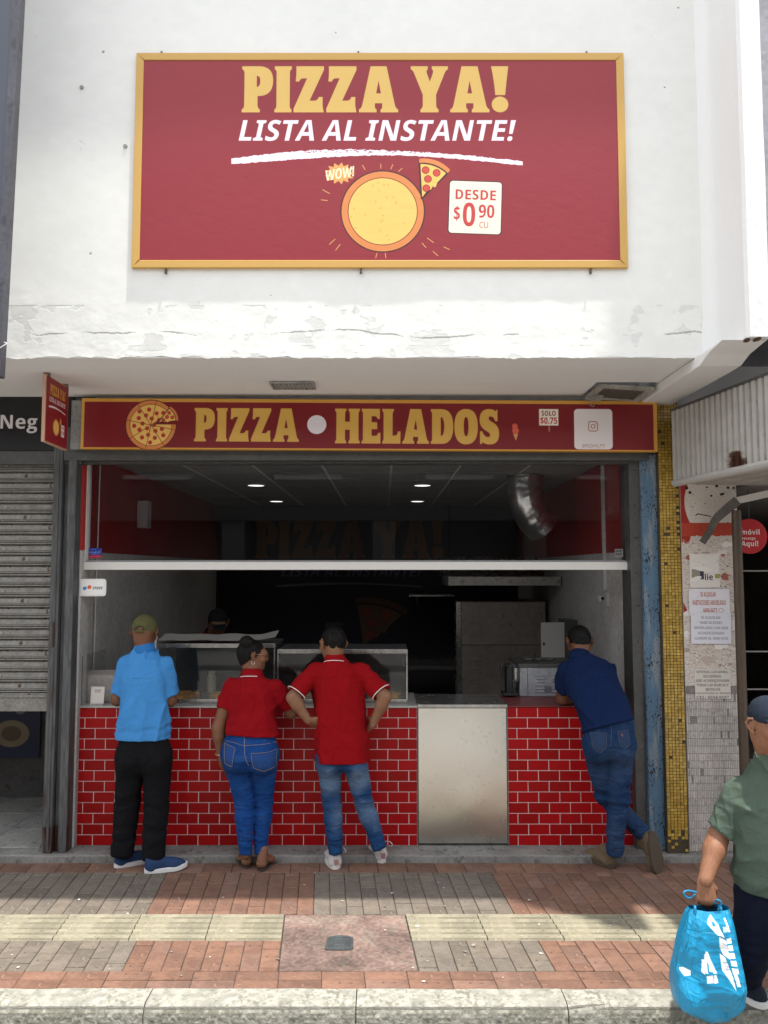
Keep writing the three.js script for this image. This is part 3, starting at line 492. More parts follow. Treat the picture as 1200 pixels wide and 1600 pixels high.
{ // left steel column: three profiles side by side, rusty foot
  const g = thing('steel_column', 'dark grey steel shutter column with rusty foot between the two shops', 'column');
  const yT = Y(706, 0.12);
  const rustT = tex(256, 1024, (u, v) => { const n = fbm(u, v, 8, 5, 1), r = smooth(0.5, 0.68, n * 0.75 + (v < 0.06 ? 0.2 : 0)); const k = 0.7 + 0.35 * (fbm(u, v, 32, 3, 2) - 0.5); return [mix(k, 0.5, r), mix(k, 0.27, r), mix(k, 0.16, r)]; });
  const m = mat(lin(0.2, 0.205, 0.21), 0.62, { map: rep(rustT, 3, 0.33), metalness: 0.2, bumpMap: rep(T.bump, 3), bumpScale: 0.002 });
  const e = [68, 83, 91, 105].map((u) => X(u, 1325, 0.14));
  part('left_profile', metric(b2(e[0], e[1] - 0.002, 0, yT + 0.1, 0.02, 0.165, 0.006)), m, g);
  part('guide_channel', metric(b2(e[1], e[2] - 0.002, 0, yT + 0.1, 0.02, 0.12, 0.004)), m, g);
  part('right_profile', metric(b2(e[2], e[3] - 0.002, 0, yT + 0.1, 0.02, 0.155, 0.006)), m, g);
  part('head_piece', b2(e[0] - 0.02, e[3] + 0.09, yT + 0.104, yT + 0.42, 0.0, 0.125), M.darkSteel, g);
  part('guide_strip', b2(e[0] + 0.03, e[0] + 0.045, 0.02, yT, 0.166, 0.172), m, g);
}
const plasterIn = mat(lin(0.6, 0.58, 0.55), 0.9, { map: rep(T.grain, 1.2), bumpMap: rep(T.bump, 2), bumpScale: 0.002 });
const xL = X(108, 1322, 0.06) , xJ0 = X(105, 1320, 0.06), xJ1 = X(117, 1110, 0.02);
{
  const g = thing('white_jamb', 'white plaster pier at the left end of the red tiled counter', 'pier');
  const yr = Y(860, 0.0), yt = Y(716, 0.0);
  part('pier', b2(xJ0, xJ1 + 0.03, 0.0, yr, -0.12, 0.05, 0.006), plasterIn, g);
  part('red_band', b2(xJ0, xJ1 + 0.03, yr + 0.001, yt, -0.12, 0.05, 0.004), mat(lin(0.42, 0.018, 0.012), 0.6), g);
  part('skirting', b2(xJ0 + 0.005, xJ1 + 0.012, 0.001, 0.105, 0.05, 0.064, 0.004), plasterIn, g);
}
// room behind the counter
const rX0 = -2.33, rX1 = 1.86, rZ = -5.2, rH = 2.9;
{
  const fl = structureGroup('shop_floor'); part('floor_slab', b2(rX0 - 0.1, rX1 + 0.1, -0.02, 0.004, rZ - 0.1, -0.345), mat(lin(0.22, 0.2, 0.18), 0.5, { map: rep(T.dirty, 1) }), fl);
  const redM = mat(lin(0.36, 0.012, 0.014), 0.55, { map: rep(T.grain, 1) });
  const yb = Y(862, -0.2);
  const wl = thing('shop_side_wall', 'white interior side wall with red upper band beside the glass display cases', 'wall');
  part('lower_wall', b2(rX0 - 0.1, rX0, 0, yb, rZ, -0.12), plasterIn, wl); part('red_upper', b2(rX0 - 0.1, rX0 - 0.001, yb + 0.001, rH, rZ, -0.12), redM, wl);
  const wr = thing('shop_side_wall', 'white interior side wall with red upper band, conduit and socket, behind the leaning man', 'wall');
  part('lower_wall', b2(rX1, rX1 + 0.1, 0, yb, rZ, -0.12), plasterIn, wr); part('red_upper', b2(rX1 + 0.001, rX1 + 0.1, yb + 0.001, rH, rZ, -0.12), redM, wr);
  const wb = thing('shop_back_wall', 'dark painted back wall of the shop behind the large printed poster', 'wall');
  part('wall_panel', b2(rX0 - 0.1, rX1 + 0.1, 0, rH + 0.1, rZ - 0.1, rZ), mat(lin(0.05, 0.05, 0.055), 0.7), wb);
  // ceiling of square lay-in panels on a grid
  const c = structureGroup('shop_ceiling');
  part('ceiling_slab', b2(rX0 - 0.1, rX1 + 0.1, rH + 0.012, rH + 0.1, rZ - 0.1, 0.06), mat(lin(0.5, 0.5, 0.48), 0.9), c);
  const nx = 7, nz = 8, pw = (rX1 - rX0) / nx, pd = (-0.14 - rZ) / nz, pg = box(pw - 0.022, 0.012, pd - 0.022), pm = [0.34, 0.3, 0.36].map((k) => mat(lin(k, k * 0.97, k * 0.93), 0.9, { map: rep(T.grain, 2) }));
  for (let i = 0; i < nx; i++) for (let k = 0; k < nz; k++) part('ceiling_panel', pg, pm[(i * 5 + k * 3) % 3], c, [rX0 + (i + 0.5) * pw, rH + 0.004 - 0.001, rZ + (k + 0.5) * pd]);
  const gm = mat(lin(0.6, 0.6, 0.58), 0.6);
  for (let i = 1; i < nx; i++) part('grid_rail', b2(-0.011, 0.011, -0.004, 0, rZ, -0.14), gm, c, [rX0 + i * pw, rH, 0]);
}
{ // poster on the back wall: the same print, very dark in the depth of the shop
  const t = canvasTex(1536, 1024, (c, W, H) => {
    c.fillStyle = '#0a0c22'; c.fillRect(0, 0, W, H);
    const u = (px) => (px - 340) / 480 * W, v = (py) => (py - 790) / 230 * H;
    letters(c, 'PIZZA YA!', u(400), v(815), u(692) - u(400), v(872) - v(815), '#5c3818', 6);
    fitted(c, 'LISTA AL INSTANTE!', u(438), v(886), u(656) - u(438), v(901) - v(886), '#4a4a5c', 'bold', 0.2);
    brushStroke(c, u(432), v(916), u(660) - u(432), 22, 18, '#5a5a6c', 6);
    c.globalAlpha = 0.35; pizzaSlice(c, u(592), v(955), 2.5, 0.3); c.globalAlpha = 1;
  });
  const p = at(580, 905, rZ + 0.03), w = 480 / CAM.f * 11.2, g = box(w, w * 230 / 480, 0.012); const face = new THREE.PlaneGeometry(w, w * 230 / 480); face.translate(0, 0, 0.0075);
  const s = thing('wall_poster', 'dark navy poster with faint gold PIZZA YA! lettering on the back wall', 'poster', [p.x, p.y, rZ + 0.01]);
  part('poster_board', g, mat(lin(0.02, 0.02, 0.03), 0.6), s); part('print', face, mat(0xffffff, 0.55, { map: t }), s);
}
// four recessed ceiling lamps
for (const [u, v, label] of [[400, 758, 'larger round ceiling lamp nearer the box on the red side wall'], [660, 758, 'round glowing ceiling lamp closest to the foil duct'], [432, 783, 'smaller round ceiling lamp nearer the box on the red side wall'], [652, 783, 'smaller round ceiling lamp deeper than the one closest to the foil duct']]) {
  const p = onLevel(u, v, rH - 0.006), l = thing('ceiling_lamp', label, 'lamp', [p.x, rH - 0.002, p.z], 0, 'ceiling lamps of the shop');
  const ring = new THREE.LatheGeometry([[0.086, 0], [0.1, 0], [0.1, -0.006], [0.09, -0.012], [0.086, -0.006]].map(([a, b]) => new THREE.Vector2(a, b)), 28); part('rim', ring, M.whiteAlu, l);
  part('diffuser', moved(new THREE.CylinderGeometry(0.086, 0.086, 0.004, 28), 0, -0.006, 0), new THREE.MeshStandardMaterial({ color: 0xffffff, emissive: new THREE.Color(1, 0.97, 0.9), emissiveIntensity: 1.1 }), l);
  const s = new THREE.SpotLight(new THREE.Color(1, 0.95, 0.86), 0.12, 0, 1.2, 0.8); s.position.set(p.x, rH - 0.03, p.z); s.target.position.set(p.x, 0, p.z); s.castShadow = true; s.shadow.radius = 4; scene.add(s, s.target);
}
// transom: white frame, glass panes
{
  const z = -0.05, xl = X(127, 800, z), xr = X(983, 800, z), yt = Y(716, z), yg = Y(878, z), yb = Y(890, z) - 0.002;
  const g = thing('transom_window', 'wide glass transom in a white aluminium frame above the serving opening', 'window');
  part('bottom_rail', b2(xl, xr, yb, yg, z - 0.03, z + 0.045, 0.004), M.whiteAlu, g);
  part('rail_groove', b2(xl + 0.05, xr, yg + 0.001, yg + 0.012, z - 0.018, z + 0.018), mat(lin(0.3, 0.3, 0.3), 0.5), g);
  part('left_stile', b2(xl, xl + 0.05, yg + 0.001, yt, z - 0.03, z + 0.04, 0.004), M.whiteAlu, g);
  part('inner_stile', b2(xl + 0.051, xl + 0.066, yg + 0.013, yt, z - 0.02, z + 0.02), mat(lin(0.4, 0.4, 0.39), 0.5), g);
  const gl = new THREE.MeshPhysicalMaterial({ color: lin(0.86, 0.88, 0.9), roughness: 0.02, transmission: 1, thickness: 0, ior: 1.5 });
  const x0 = xl + 0.067, x1 = xr - 0.002, n = 3;
  for (let k = 0; k < n; k++) { const a = mix(x0, x1, k / n) + 0.003, b = mix(x0, x1, (k + 1) / n) - 0.003; const q = new THREE.PlaneGeometry(b - a, yt - yg - 0.004); part('glass_pane', q, gl, g, [(a + b) / 2, (yt + yg) / 2 + 0.004, z + 0.0005 * k]); }
  // stickers on the glass
  const st = (w, h, draw) => canvasTex(w, h, draw);
  const a = at(149, 864, z + 0.006), sw = 0.1, sh = 0.075;
  const s1 = single('glass_sticker', box(sw, sh, 0.001), mat(0xffffff, 0.6, { map: null }), [a.x, a.y, z + 0.006], 'small blue and red payment sticker in the corner of the glass', 'sticker');
  s1.material = mat(lin(0.03, 0.05, 0.3), 0.5);
  const tt = st(256, 192, (c, W, H) => { c.fillStyle = '#1a2f8c'; c.fillRect(0, 0, W, H * 0.7); c.fillStyle = '#b0183a'; c.fillRect(0, H * 0.7, W, H * 0.3); c.fillStyle = '#8ea2ec'; for (const [x, w, y, h] of [[16, 26, 66, 34], [46, 22, 72, 28], [72, 26, 66, 34], [102, 20, 78, 38], [126, 30, 62, 38], [162, 22, 70, 30], [190, 14, 62, 38], [210, 26, 54, 16], [216, 12, 72, 26]]) c.fillRect(x, y, w * 0.62, h); c.fillStyle = '#7e92e0'; c.fillRect(20, 24, 120, 8); c.fillRect(30, 118, 180, 6); c.fillStyle = '#d86a80'; c.fillRect(24, 158, 200, 8); });
  const f1 = new THREE.PlaneGeometry(sw, sh); f1.translate(0, 0, 0.0009); part('print', f1, mat(0xffffff, 0.5, { map: tt }), s1);
  const b = at(967, 864, z + 0.006); const s2 = single('glass_sticker', box(0.062, 0.06, 0.001), mat(lin(0.25, 0.25, 0.26), 0.5), [b.x, b.y, z + 0.006], 'small grey printed sticker in the right-hand corner of the transom glass beside the steel jamb', 'sticker');
  const t2 = st(128, 128, (c) => { c.fillStyle = '#8c8a8a'; c.fillRect(0, 0, 128, 128); c.fillStyle = '#333'; for (const [x, y, w] of [[10, 16, 40], [58, 16, 56], [10, 36, 100], [10, 66, 48], [66, 66, 48], [10, 88, 104]]) c.fillRect(x, y, w, 14); });
  const f2 = new THREE.PlaneGeometry(0.062, 0.06); f2.translate(0, 0, 0.0009); part('print', f2, mat(0xffffff, 0.5, { map: t2 }), s2);
}
{ // payment card plate on the pier
  const p = at(145, 918, 0.056), w = 0.195, h = 0.128;
  const sh = new THREE.Shape(); sh.moveTo(-w / 2, -h / 2); sh.lineTo(w / 2 - 0.025, -h / 2); sh.quadraticCurveTo(w / 2, -h / 2, w / 2, -h / 2 + 0.025); sh.lineTo(w / 2, h / 2 - 0.025); sh.quadraticCurveTo(w / 2, h / 2, w / 2 - 0.025, h / 2); sh.lineTo(-w / 2, h / 2); sh.closePath();
  const g = new THREE.ExtrudeGeometry(sh, { depth: 0.004, bevelEnabled: false }), pl = single('payment_plate', g, mat(lin(0.8, 0.79, 0.78), 0.4), [p.x, p.y, 0.0505], 'white plate reading yappy fixed to the white pier', 'sign');
  const t = canvasTex(384, 252, (c, W, H) => { c.fillStyle = '#f2f0ee'; c.fillRect(0, 0, W, H); c.fillStyle = '#3b86c4'; c.beginPath(); c.arc(58, 142, 30, 0, 7); c.fill(); c.fillRect(66, 112, 26, 26); c.fillStyle = '#e2673a'; c.beginPath(); c.arc(140, 118, 34, 0, 7); c.fill(); c.fillRect(106, 124, 30, 28); fitted(c, 'yappy', 196, 98, 172, 52, '#2b2d55', 'bold'); });
  const f = new THREE.PlaneGeometry(w - 0.03, h - 0.024); f.translate(-0.003, 0, 0.0046); part('print', f, mat(0xffffff, 0.4, { map: t }), pl);
}
// ---------------------------------------------------------------- counters faced with red tiles
{
  const tileM = [[0.36, 0.004, 0.006], [0.33, 0.004, 0.006], [0.38, 0.005, 0.007], [0.3, 0.004, 0.005]].map((c) => mat(lin(...c), 0.4, { specularIntensity: 0.35, bumpMap: rep(T.bump, 1.5), bumpScale: 0.0016 }));
  const grout = mat(lin(0.84, 0.77, 0.75), 0.85);
  const rows = 13, ph = 0.99 / rows, pw = 0.1535, gr = 0.005, cache = {};
  const tg = (w) => cache[w = Math.round(w * 500) / 500] ??= (() => { const c = 0.0015, h = ph - gr, P = [], ring = (k, z) => [[-w / 2 + k, -h / 2 + k, z], [w / 2 - k, -h / 2 + k, z], [w / 2 - k, h / 2 - k, z], [-w / 2 + k, h / 2 - k, z]], a = ring(0, 0), b = ring(0, 0.003), t = ring(c, 0.0042); const quad = (q, r, s, u) => P.push(...q, ...r, ...s, ...q, ...s, ...u); for (let i = 0; i < 4; i++) { const j = (i + 1) % 4; quad(a[i], a[j], b[j], b[i]); quad(b[i], b[j], t[j], t[i]); } quad(t[0], t[1], t[2], t[3]); const q = new THREE.BufferGeometry(); q.setAttribute('position', new THREE.Float32BufferAttribute(P, 3)); q.computeVertexNormals(); return metric(q); })();
  function counter(name, label, x0, x1, phase) {
    const g = thing(name, label, 'counter', [x0, 0, 0]);
    part('counter_wall', b2(0, x1 - x0, 0, 0.985, -0.14, -0.006), grout, g);
    for (let r = 0; r < rows; r++) {
      let x = -(((r % 2 ? 0.5 : 0) + phase) % 1) * pw; const y = (r + 0.5) * ph;
      for (; x < x1 - x0 - 0.004; x += pw) {
        const a = Math.max(x, 0) + gr / 2, b = Math.min(x + pw, x1 - x0) - gr / 2; if (b - a < 0.014) continue;
        part('red_tile', tg(b - a), tileM[Math.floor(R() * 4)], g, [(a + b) / 2, y, -0.0062 + R() * 0.0008], [(R() - 0.5) * 0.006, (R() - 0.5) * 0.006, 0]);
      }
    }
    return g;
  }
  const xa = X(113, 1300, 0), xb = X(652, 1220, 0), xc = X(794, 1220, 0), xd = X(998, 1220, 0);
  const cl = counter('tiled_counter', 'red subway tiled serving counter with white grout, left of the steel panel', xa, xb, 0.05);
  part('counter_top', b2(0.0, xb - xa, 0.987, 1.003, -0.62, 0.012, 0.003), mat(lin(0.55, 0.54, 0.52), 0.35, { metalness: 0.3, map: rep(T.grain, 2) }), cl);
  const cr = counter('tiled_counter', 'red subway tiled counter section between the steel panel and blue post', xc, xd, 0.55);
  part('counter_top', b2(0.0, xd - xc, 0.991, 1.001, -0.5, 0.004, 0.002), mat(lin(0.16, 0.03, 0.03), 0.5), cr);
  // stainless door panel with smudges and a dent
  const d = thing('service_door', 'brushed stainless steel panel door set between the red tiled counters', 'door', [xb, 0, 0]);
  const w = xc - xb - 0.008;
  const smud = tex(512, 512, (u, v) => { const a = fbm(u, v, 4, 5, 1), st = fbm(u * 0.5, v, 64, 3, 3), sp = fbm(u, v, 16, 3, 4); return 0.85 + 0.14 * (a - 0.4) + 0.06 * (st - 0.5) + (sp > 0.66 ? (sp - 0.66) * 0.5 : 0); }, false);
  const pl = new THREE.PlaneGeometry(w - 0.012, 0.965, 48, 60); { const p = pl.attributes.position; for (let i = 0; i < p.count; i++) { const x = p.getX(i), y = p.getY(i); p.setZ(i, 0.004 * noise3(x * 1.6, y * 1.7, 4) + 0.004 * Math.exp(-((x - 0.05) ** 2 + (y + 0.2) ** 2) * 60) + 0.0004 * noise3(x * 9, y * 9, 2)); } pl.computeVertexNormals(); }
  part('panel_sheet', metric(moved(pl, 0.004 + w / 2, 0.5, 0.0)), mat(lin(0.68, 0.66, 0.62), 0.3, { metalness: 1, roughnessMap: rep(smud, 1.4) }), d);
  part('panel_core', b2(0.004, 0.004 + w, 0.006, 0.99, -0.13, -0.012), M.darkSteel, d);
  part('edge_strip', b2(0.001, 0.008, 0.006, 0.985, -0.011, 0.004), M.darkSteel, d); part('edge_strip', b2(w, w + 0.007, 0.006, 0.985, -0.011, 0.004), M.darkSteel, d);
  part('top_ledge', b2(-0.0, w + 0.008, 0.987, 1.012, -0.5, 0.012, 0.004), steel(lin(0.5, 0.49, 0.47), 0.35, 0.8), d);
}
// ---------------------------------------------------------------- things on and behind the counter
M.glassThin = new THREE.MeshPhysicalMaterial({ color: lin(0.9, 0.92, 0.92), roughness: 0.03, transmission: 1, thickness: 0, ior: 1.5 });
M.stainless = steel(lin(0.5, 0.49, 0.47), 0.4, 0.85);
const foodM = [lin(0.45, 0.22, 0.06), lin(0.5, 0.28, 0.09), lin(0.36, 0.15, 0.05)].map((c) => mat(c, 0.8, { bumpMap: rep(T.bump, 8), bumpScale: 0.006, map: rep(T.dirty, 5) }));
function displayCase(label, x0, x1, y1, lip) {
  const y0 = 1.004, z0 = -0.58, z1 = -0.09, g = thing('display_case', label, 'display case', [(x0 + x1) / 2, y0, (z0 + z1) / 2], 0), w = x1 - x0, h = y1 - y0, d = z1 - z0;
  part('base_tray', b2(-w / 2, w / 2, 0, 0.03, -d / 2, d / 2, 0.004), M.stainless, g);
  const pane = (a, b, pos, ry) => { const q = new THREE.PlaneGeometry(a, b); q.rotateY(ry); part('glass_pane', q, M.glassThin, g, pos); };
  pane(w - 0.02, h - 0.06, [0, h / 2, d / 2 - 0.004], 0); pane(d - 0.02, h - 0.06, [-w / 2 + 0.005, h / 2, 0], Math.PI / 2); pane(d - 0.02, h - 0.06, [w / 2 - 0.005, h / 2, 0], Math.PI / 2);
  part('top_plate', b2(-w / 2, w / 2, h - 0.028, h - 0.006, -d / 2, d / 2, 0.003), mat(lin(0.05, 0.05, 0.052), 0.35), g);
  part('front_rail', b2(-w / 2, w / 2, h - 0.034, h - 0.002, d / 2, d / 2 + 0.01, 0.002), M.stainless, g);
  for (const s of [-1, 1]) part('corner_post', b2(s * (w / 2 - 0.006) - 0.005, s * (w / 2 - 0.006) + 0.005, 0.031, h - 0.035, d / 2 - 0.002, d / 2 + 0.008), M.stainless, g);
  part('shelf', b2(-w / 2 + 0.012, w / 2 - 0.012, h * 0.5, h * 0.5 + 0.006, -d / 2 + 0.02, d / 2 - 0.1), M.glassThin, g);
  part('back_panel', b2(-w / 2 + 0.01, w / 2 - 0.01, 0.031, h - 0.03, -d / 2 + 0.002, -d / 2 + 0.008), mat(lin(0.04, 0.04, 0.042), 0.3), g);
  if (lip) part('crumpled_cover', (() => { const q = new THREE.PlaneGeometry(w, 0.2, 40, 8), p = q.attributes.position; for (let i = 0; i < p.count; i++) { const x = p.getX(i), y = p.getY(i); p.setXYZ(i, x, h + 0.02 + 0.035 * (y + 0.1) / 0.2 + 0.012 * noise3(x * 6, y * 9, 3) + 0.02 * smooth(0.3, 0.45, x), -d / 2 + 0.4 - y); } q.computeVertexNormals(); return q; })(), mat(lin(0.3, 0.29, 0.27), 0.5, { side: THREE.DoubleSide, metalness: 0.3 }), g);
  return g;
}
{
  const z = -0.09, xa = X(246, 1050, z), xb = X(430, 1050, z), xc = X(433, 1050, z), xd = X(637, 1050, z);
  displayCase('glass food display case with crumpled metal cover beside the woman in red', xa, xb, Y(1005, z), true);
  displayCase('wide glass pizza warmer case on the counter behind the man in the red polo', xc, xd, Y(1014, z), false);
  const zf = -0.3;
  const trayG = (n) => { const q = new THREE.CylinderGeometry(0.13, 0.13, 0.022, 26, 1), p = q.attributes.position; for (let i = 0; i < p.count; i++) p.setY(i, p.getY(i) + (p.getY(i) > 0 ? 0.008 * noise3(p.getX(i) * 30 + n, 1, p.getZ(i) * 30) : 0)); q.computeVertexNormals(); return metric(q); };
  let i = 0; for (const [x, l] of [[xa + 0.16, 'flat baked pizza on the tray of the case beside the light blue polo man'], [xa + 0.5, 'flat baked pizza in the case beside the woman in red'], [xc + 0.17, 'baked pizza in the warmer case by the red polo man\'s elbow'], [xc + 0.52, 'baked pizza in the middle of the warmer case'], [xc + 0.8, 'baked pizza at the end of the warmer case nearest the steel panel']]) single('pizza', trayG(i), foodM[i++ % 3], [x, 1.004 + 0.042, zf + 0.08], l, 'pizza', 'pizzas in the display cases');
  // jars and a box glimpsed inside the first case
  const jar = (x, zz, r, h, m, l) => { const g = thing('glass_jar', l, 'jar', [x, 1.0342, zz], 0); part('jar_body', new THREE.LatheGeometry([[0, 0], [r, 0], [r, h * 0.8], [r * 0.75, h * 0.92], [r * 0.75, h], [0, h]].map(([a, b]) => new THREE.Vector2(a, b)), 18), m, g); part('lid', moved(new THREE.CylinderGeometry(r * 0.82, r * 0.82, 0.015, 18), 0, h + 0.0085, 0), M.stainless, g); };
  jar(xa + 0.33, -0.45, 0.035, 0.15, mat(lin(0.3, 0.27, 0.2), 0.3), 'small jar with metal lid inside the first display case');
}
{ // paper box, card holder at the left end of the counter
  const m = mat(lin(0.55, 0.5, 0.46), 0.85, { map: rep(T.grain, 2) });
  const b = at(162, 1082, -0.2), g = thing('cardboard_box', 'pale cardboard box on the counter by the white pier', 'box', [b.x, 1.004, -0.28]);
  part('box_body', b2(-0.14, 0.14, 0, 0.2, -0.12, 0.12, 0.004), m, g); part('box_flap', moved(box(0.28, 0.003, 0.12), 0, 0.212, 0.05, 0.15), m, g);
  const q = at(151, 1085, -0.03), c = thing('card_holder', 'small white printed card in a stand beside the pier', 'card', [q.x, 1.004, -0.05]);
  const t = canvasTex(128, 160, (k) => { k.fillStyle = '#e8e0d8'; k.fillRect(0, 0, 128, 160); k.fillStyle = '#8c7c72'; for (const [y, w] of [[26, 70], [44, 56]]) { k.fillRect(64 - w / 2, y, w, 7); } });
  part('card', moved(box(0.1, 0.125, 0.004), 0, 0.066, 0, -0.12), mat(lin(0.7, 0.66, 0.62), 0.6), c); const f = new THREE.PlaneGeometry(0.096, 0.12); f.translate(0, 0, 0.0026); part('print', moved(f, 0, 0.066, 0, -0.12), mat(0xffffff, 0.6, { map: t }), c); part('foot', b2(-0.05, 0.05, 0, 0.006, -0.03, 0.03), mat(lin(0.5, 0.5, 0.5), 0.3), c);
  const s = at(268, 1075, -0.3); single('paper_sack', (() => { const q = new RoundedBoxGeometry(0.11, 0.17, 0.1, 4, 0.025), p = q.attributes.position; for (let i = 0; i < p.count; i++) { p.setX(i, p.getX(i) + 0.008 * noise3(p.getX(i) * 20, p.getY(i) * 20, p.getZ(i) * 20)); } q.computeVertexNormals(); return q; })(), m, [X(205, 1080, -0.25), 1.09, -0.25], 'pale paper packet standing on the counter behind the man in light blue', 'packet');
}
{ // glass end screen and wires at the left
  const p = thing('glass_screen', 'upright clear glass screen at the end of the counter beside the pier', 'screen', [X(126, 1050, -0.02), 1.0, -0.02]);
  part('screen_edge', b2(0, 0.012, 0.003, 0.36, -0.006, 0.006), mat(lin(0.1, 0.1, 0.1), 0.4), p); const q = new THREE.PlaneGeometry(0.5, 0.36); q.rotateY(Math.PI / 2); part('screen_pane', q, M.glassThin, p, [0.006, 0.184, -0.26]);
  const w0 = at(158, 726, -0.4), w1 = at(147, 1060, -0.4); single('hanging_cable', metric(bar(V(rX0 + 0.02, rH - 0.02, -0.5), V(rX0 + 0.02, 1.05, -0.46), 0.006)), mat(lin(0.6, 0.58, 0.55), 0.6), [0, 0, 0], 'thin white cable running down the white side wall', 'cable');
  const sp = thing('wall_speaker', 'small pale box fixed high on the red side wall', 'speaker', [rX0 + 0.055, 2.52, -1.6]); part('speaker_body', box(0.1, 0.26, 0.14, 0.012), mat(lin(0.4, 0.36, 0.36), 0.5), sp); part('bracket', b2(-0.055, -0.03, -0.04, 0.04, -0.03, 0.03), M.darkSteel, sp);
}
{ // big oven at the back
  const z = -3.0, x0 = X(721, 1000, z), x1 = X(853, 1000, z), yT = Y(940, z), g = thing('pizza_oven', 'tall grey steel oven cabinet with rows of louvres at the back', 'oven', [(x0 + x1) / 2, 0, z - 0.4]);
  const w = x1 - x0, m = steel(lin(0.42, 0.36, 0.31), 0.55, 0.35, 1.5), y0 = 0.35, ym = Y(1008, z);
  part('upper_cabinet', b2(-w / 2, w / 2, ym + 0.003, yT, -0.4, 0.4, 0.006), m, g); part('lower_cabinet', b2(-w / 2, w / 2, y0, ym - 0.003, -0.4, 0.4, 0.006), m, g); part('plinth', b2(-w / 2 + 0.04, w / 2 - 0.04, 0.004, y0 - 0.002, -0.36, 0.34), M.darkSteel, g);
  part('corner_trim', b2(-w / 2 - 0.06, -w / 2 - 0.002, y0 + 0.1, yT, 0.2, 0.41, 0.004), M.stainless, g); part('front_trim', b2(w / 2 - 0.13, w / 2 - 0.12, y0, yT - 0.02, 0.401, 0.407), m, g);
  const lv = box(0.12, 0.009, 0.012, 0.003); for (const cx of [-0.32, 0.02, 0.4].map((k) => k * w)) for (const [ya, n] of [[yT - 0.17, 9], [ym - 0.14, 9]]) for (let k = 0; k < n; k++) part('louvre', lv, m, g, [cx, ya - k * 0.038, 0.404]);
}
{ // fryer cabinet beside the leaning man, with a steel jug and black handle unit
  const z = -0.42, x0 = X(812, 1060, z), x1 = X(905, 1060, z), yT = Y(1037, z), g = thing('counter_fryer', 'low grey louvred fryer cabinet on the counter beside the leaning man', 'fryer', [(x0 + x1) / 2, 1.003, z - 0.24]);
  const w = x1 - x0, h = yT - 1.003, m = steel(lin(0.5, 0.52, 0.55), 0.5, 0.3, 2);
  part('cabinet', b2(-w / 2, w / 2, 0, h - 0.03, -0.22, 0.24, 0.004), m, g); part('top_plate', b2(-w / 2 - 0.01, w / 2, h - 0.029, h, -0.22, 0.25, 0.004), M.darkSteel, g); part('seam', b2(-w / 2 + 0.06, -w / 2 + 0.064, 0.01, h - 0.04, 0.24, 0.243), M.darkSteel, g);
  const lv = box(0.075, 0.008, 0.012, 0.003); for (let c = 0; c < 2; c++) for (let k = 0; k < 6; k++) part('louvre', lv, m, g, [-w / 2 + 0.16 + c * 0.13, h - 0.09 - k * 0.026, 0.243]);
  part('badge', b2(-w / 2 + 0.19, -w / 2 + 0.25, 0.03, 0.08, 0.241, 0.244), mat(lin(0.15, 0.15, 0.18), 0.5), g);
  part('burner_row', merge([-0.12, -0.03, 0.06].map((x) => moved(new THREE.TorusGeometry(0.04, 0.007, 6, 16), x, h + 0.008, -0.02, Math.PI / 2))), M.darkSteel, g);
  const q = at(803, 1050, z), k = thing('black_tap_unit', 'black handle unit with a steel cup left of the fryer cabinet', 'appliance', [q.x - 0.03, 1.013, z - 0.05]);
  part('post', b2(-0.03, 0.02, 0, 0.24, -0.06, 0.06, 0.01), mat(lin(0.02, 0.02, 0.02), 0.4), k); part('handle', metric(tube([V(-0.02, 0.22, 0.06), V(-0.06, 0.25, 0.08), V(-0.075, 0.18, 0.08), V(-0.05, 0.12, 0.07)], 0.012, 16, 8)), mat(lin(0.02, 0.02, 0.02), 0.4), k);
  part('steel_cup', moved(new THREE.CylinderGeometry(0.026, 0.022, 0.09, 20), 0.045, 0.17, 0.06), M.stainless, k); part('cup_bracket', b2(0.015, 0.06, 0.11, 0.124, 0.02, 0.085), M.darkSteel, k); part('base', b2(-0.06, 0.04, 0, 0.02, -0.08, 0.1, 0.006), mat(lin(0.02, 0.02, 0.02), 0.4), k);
}
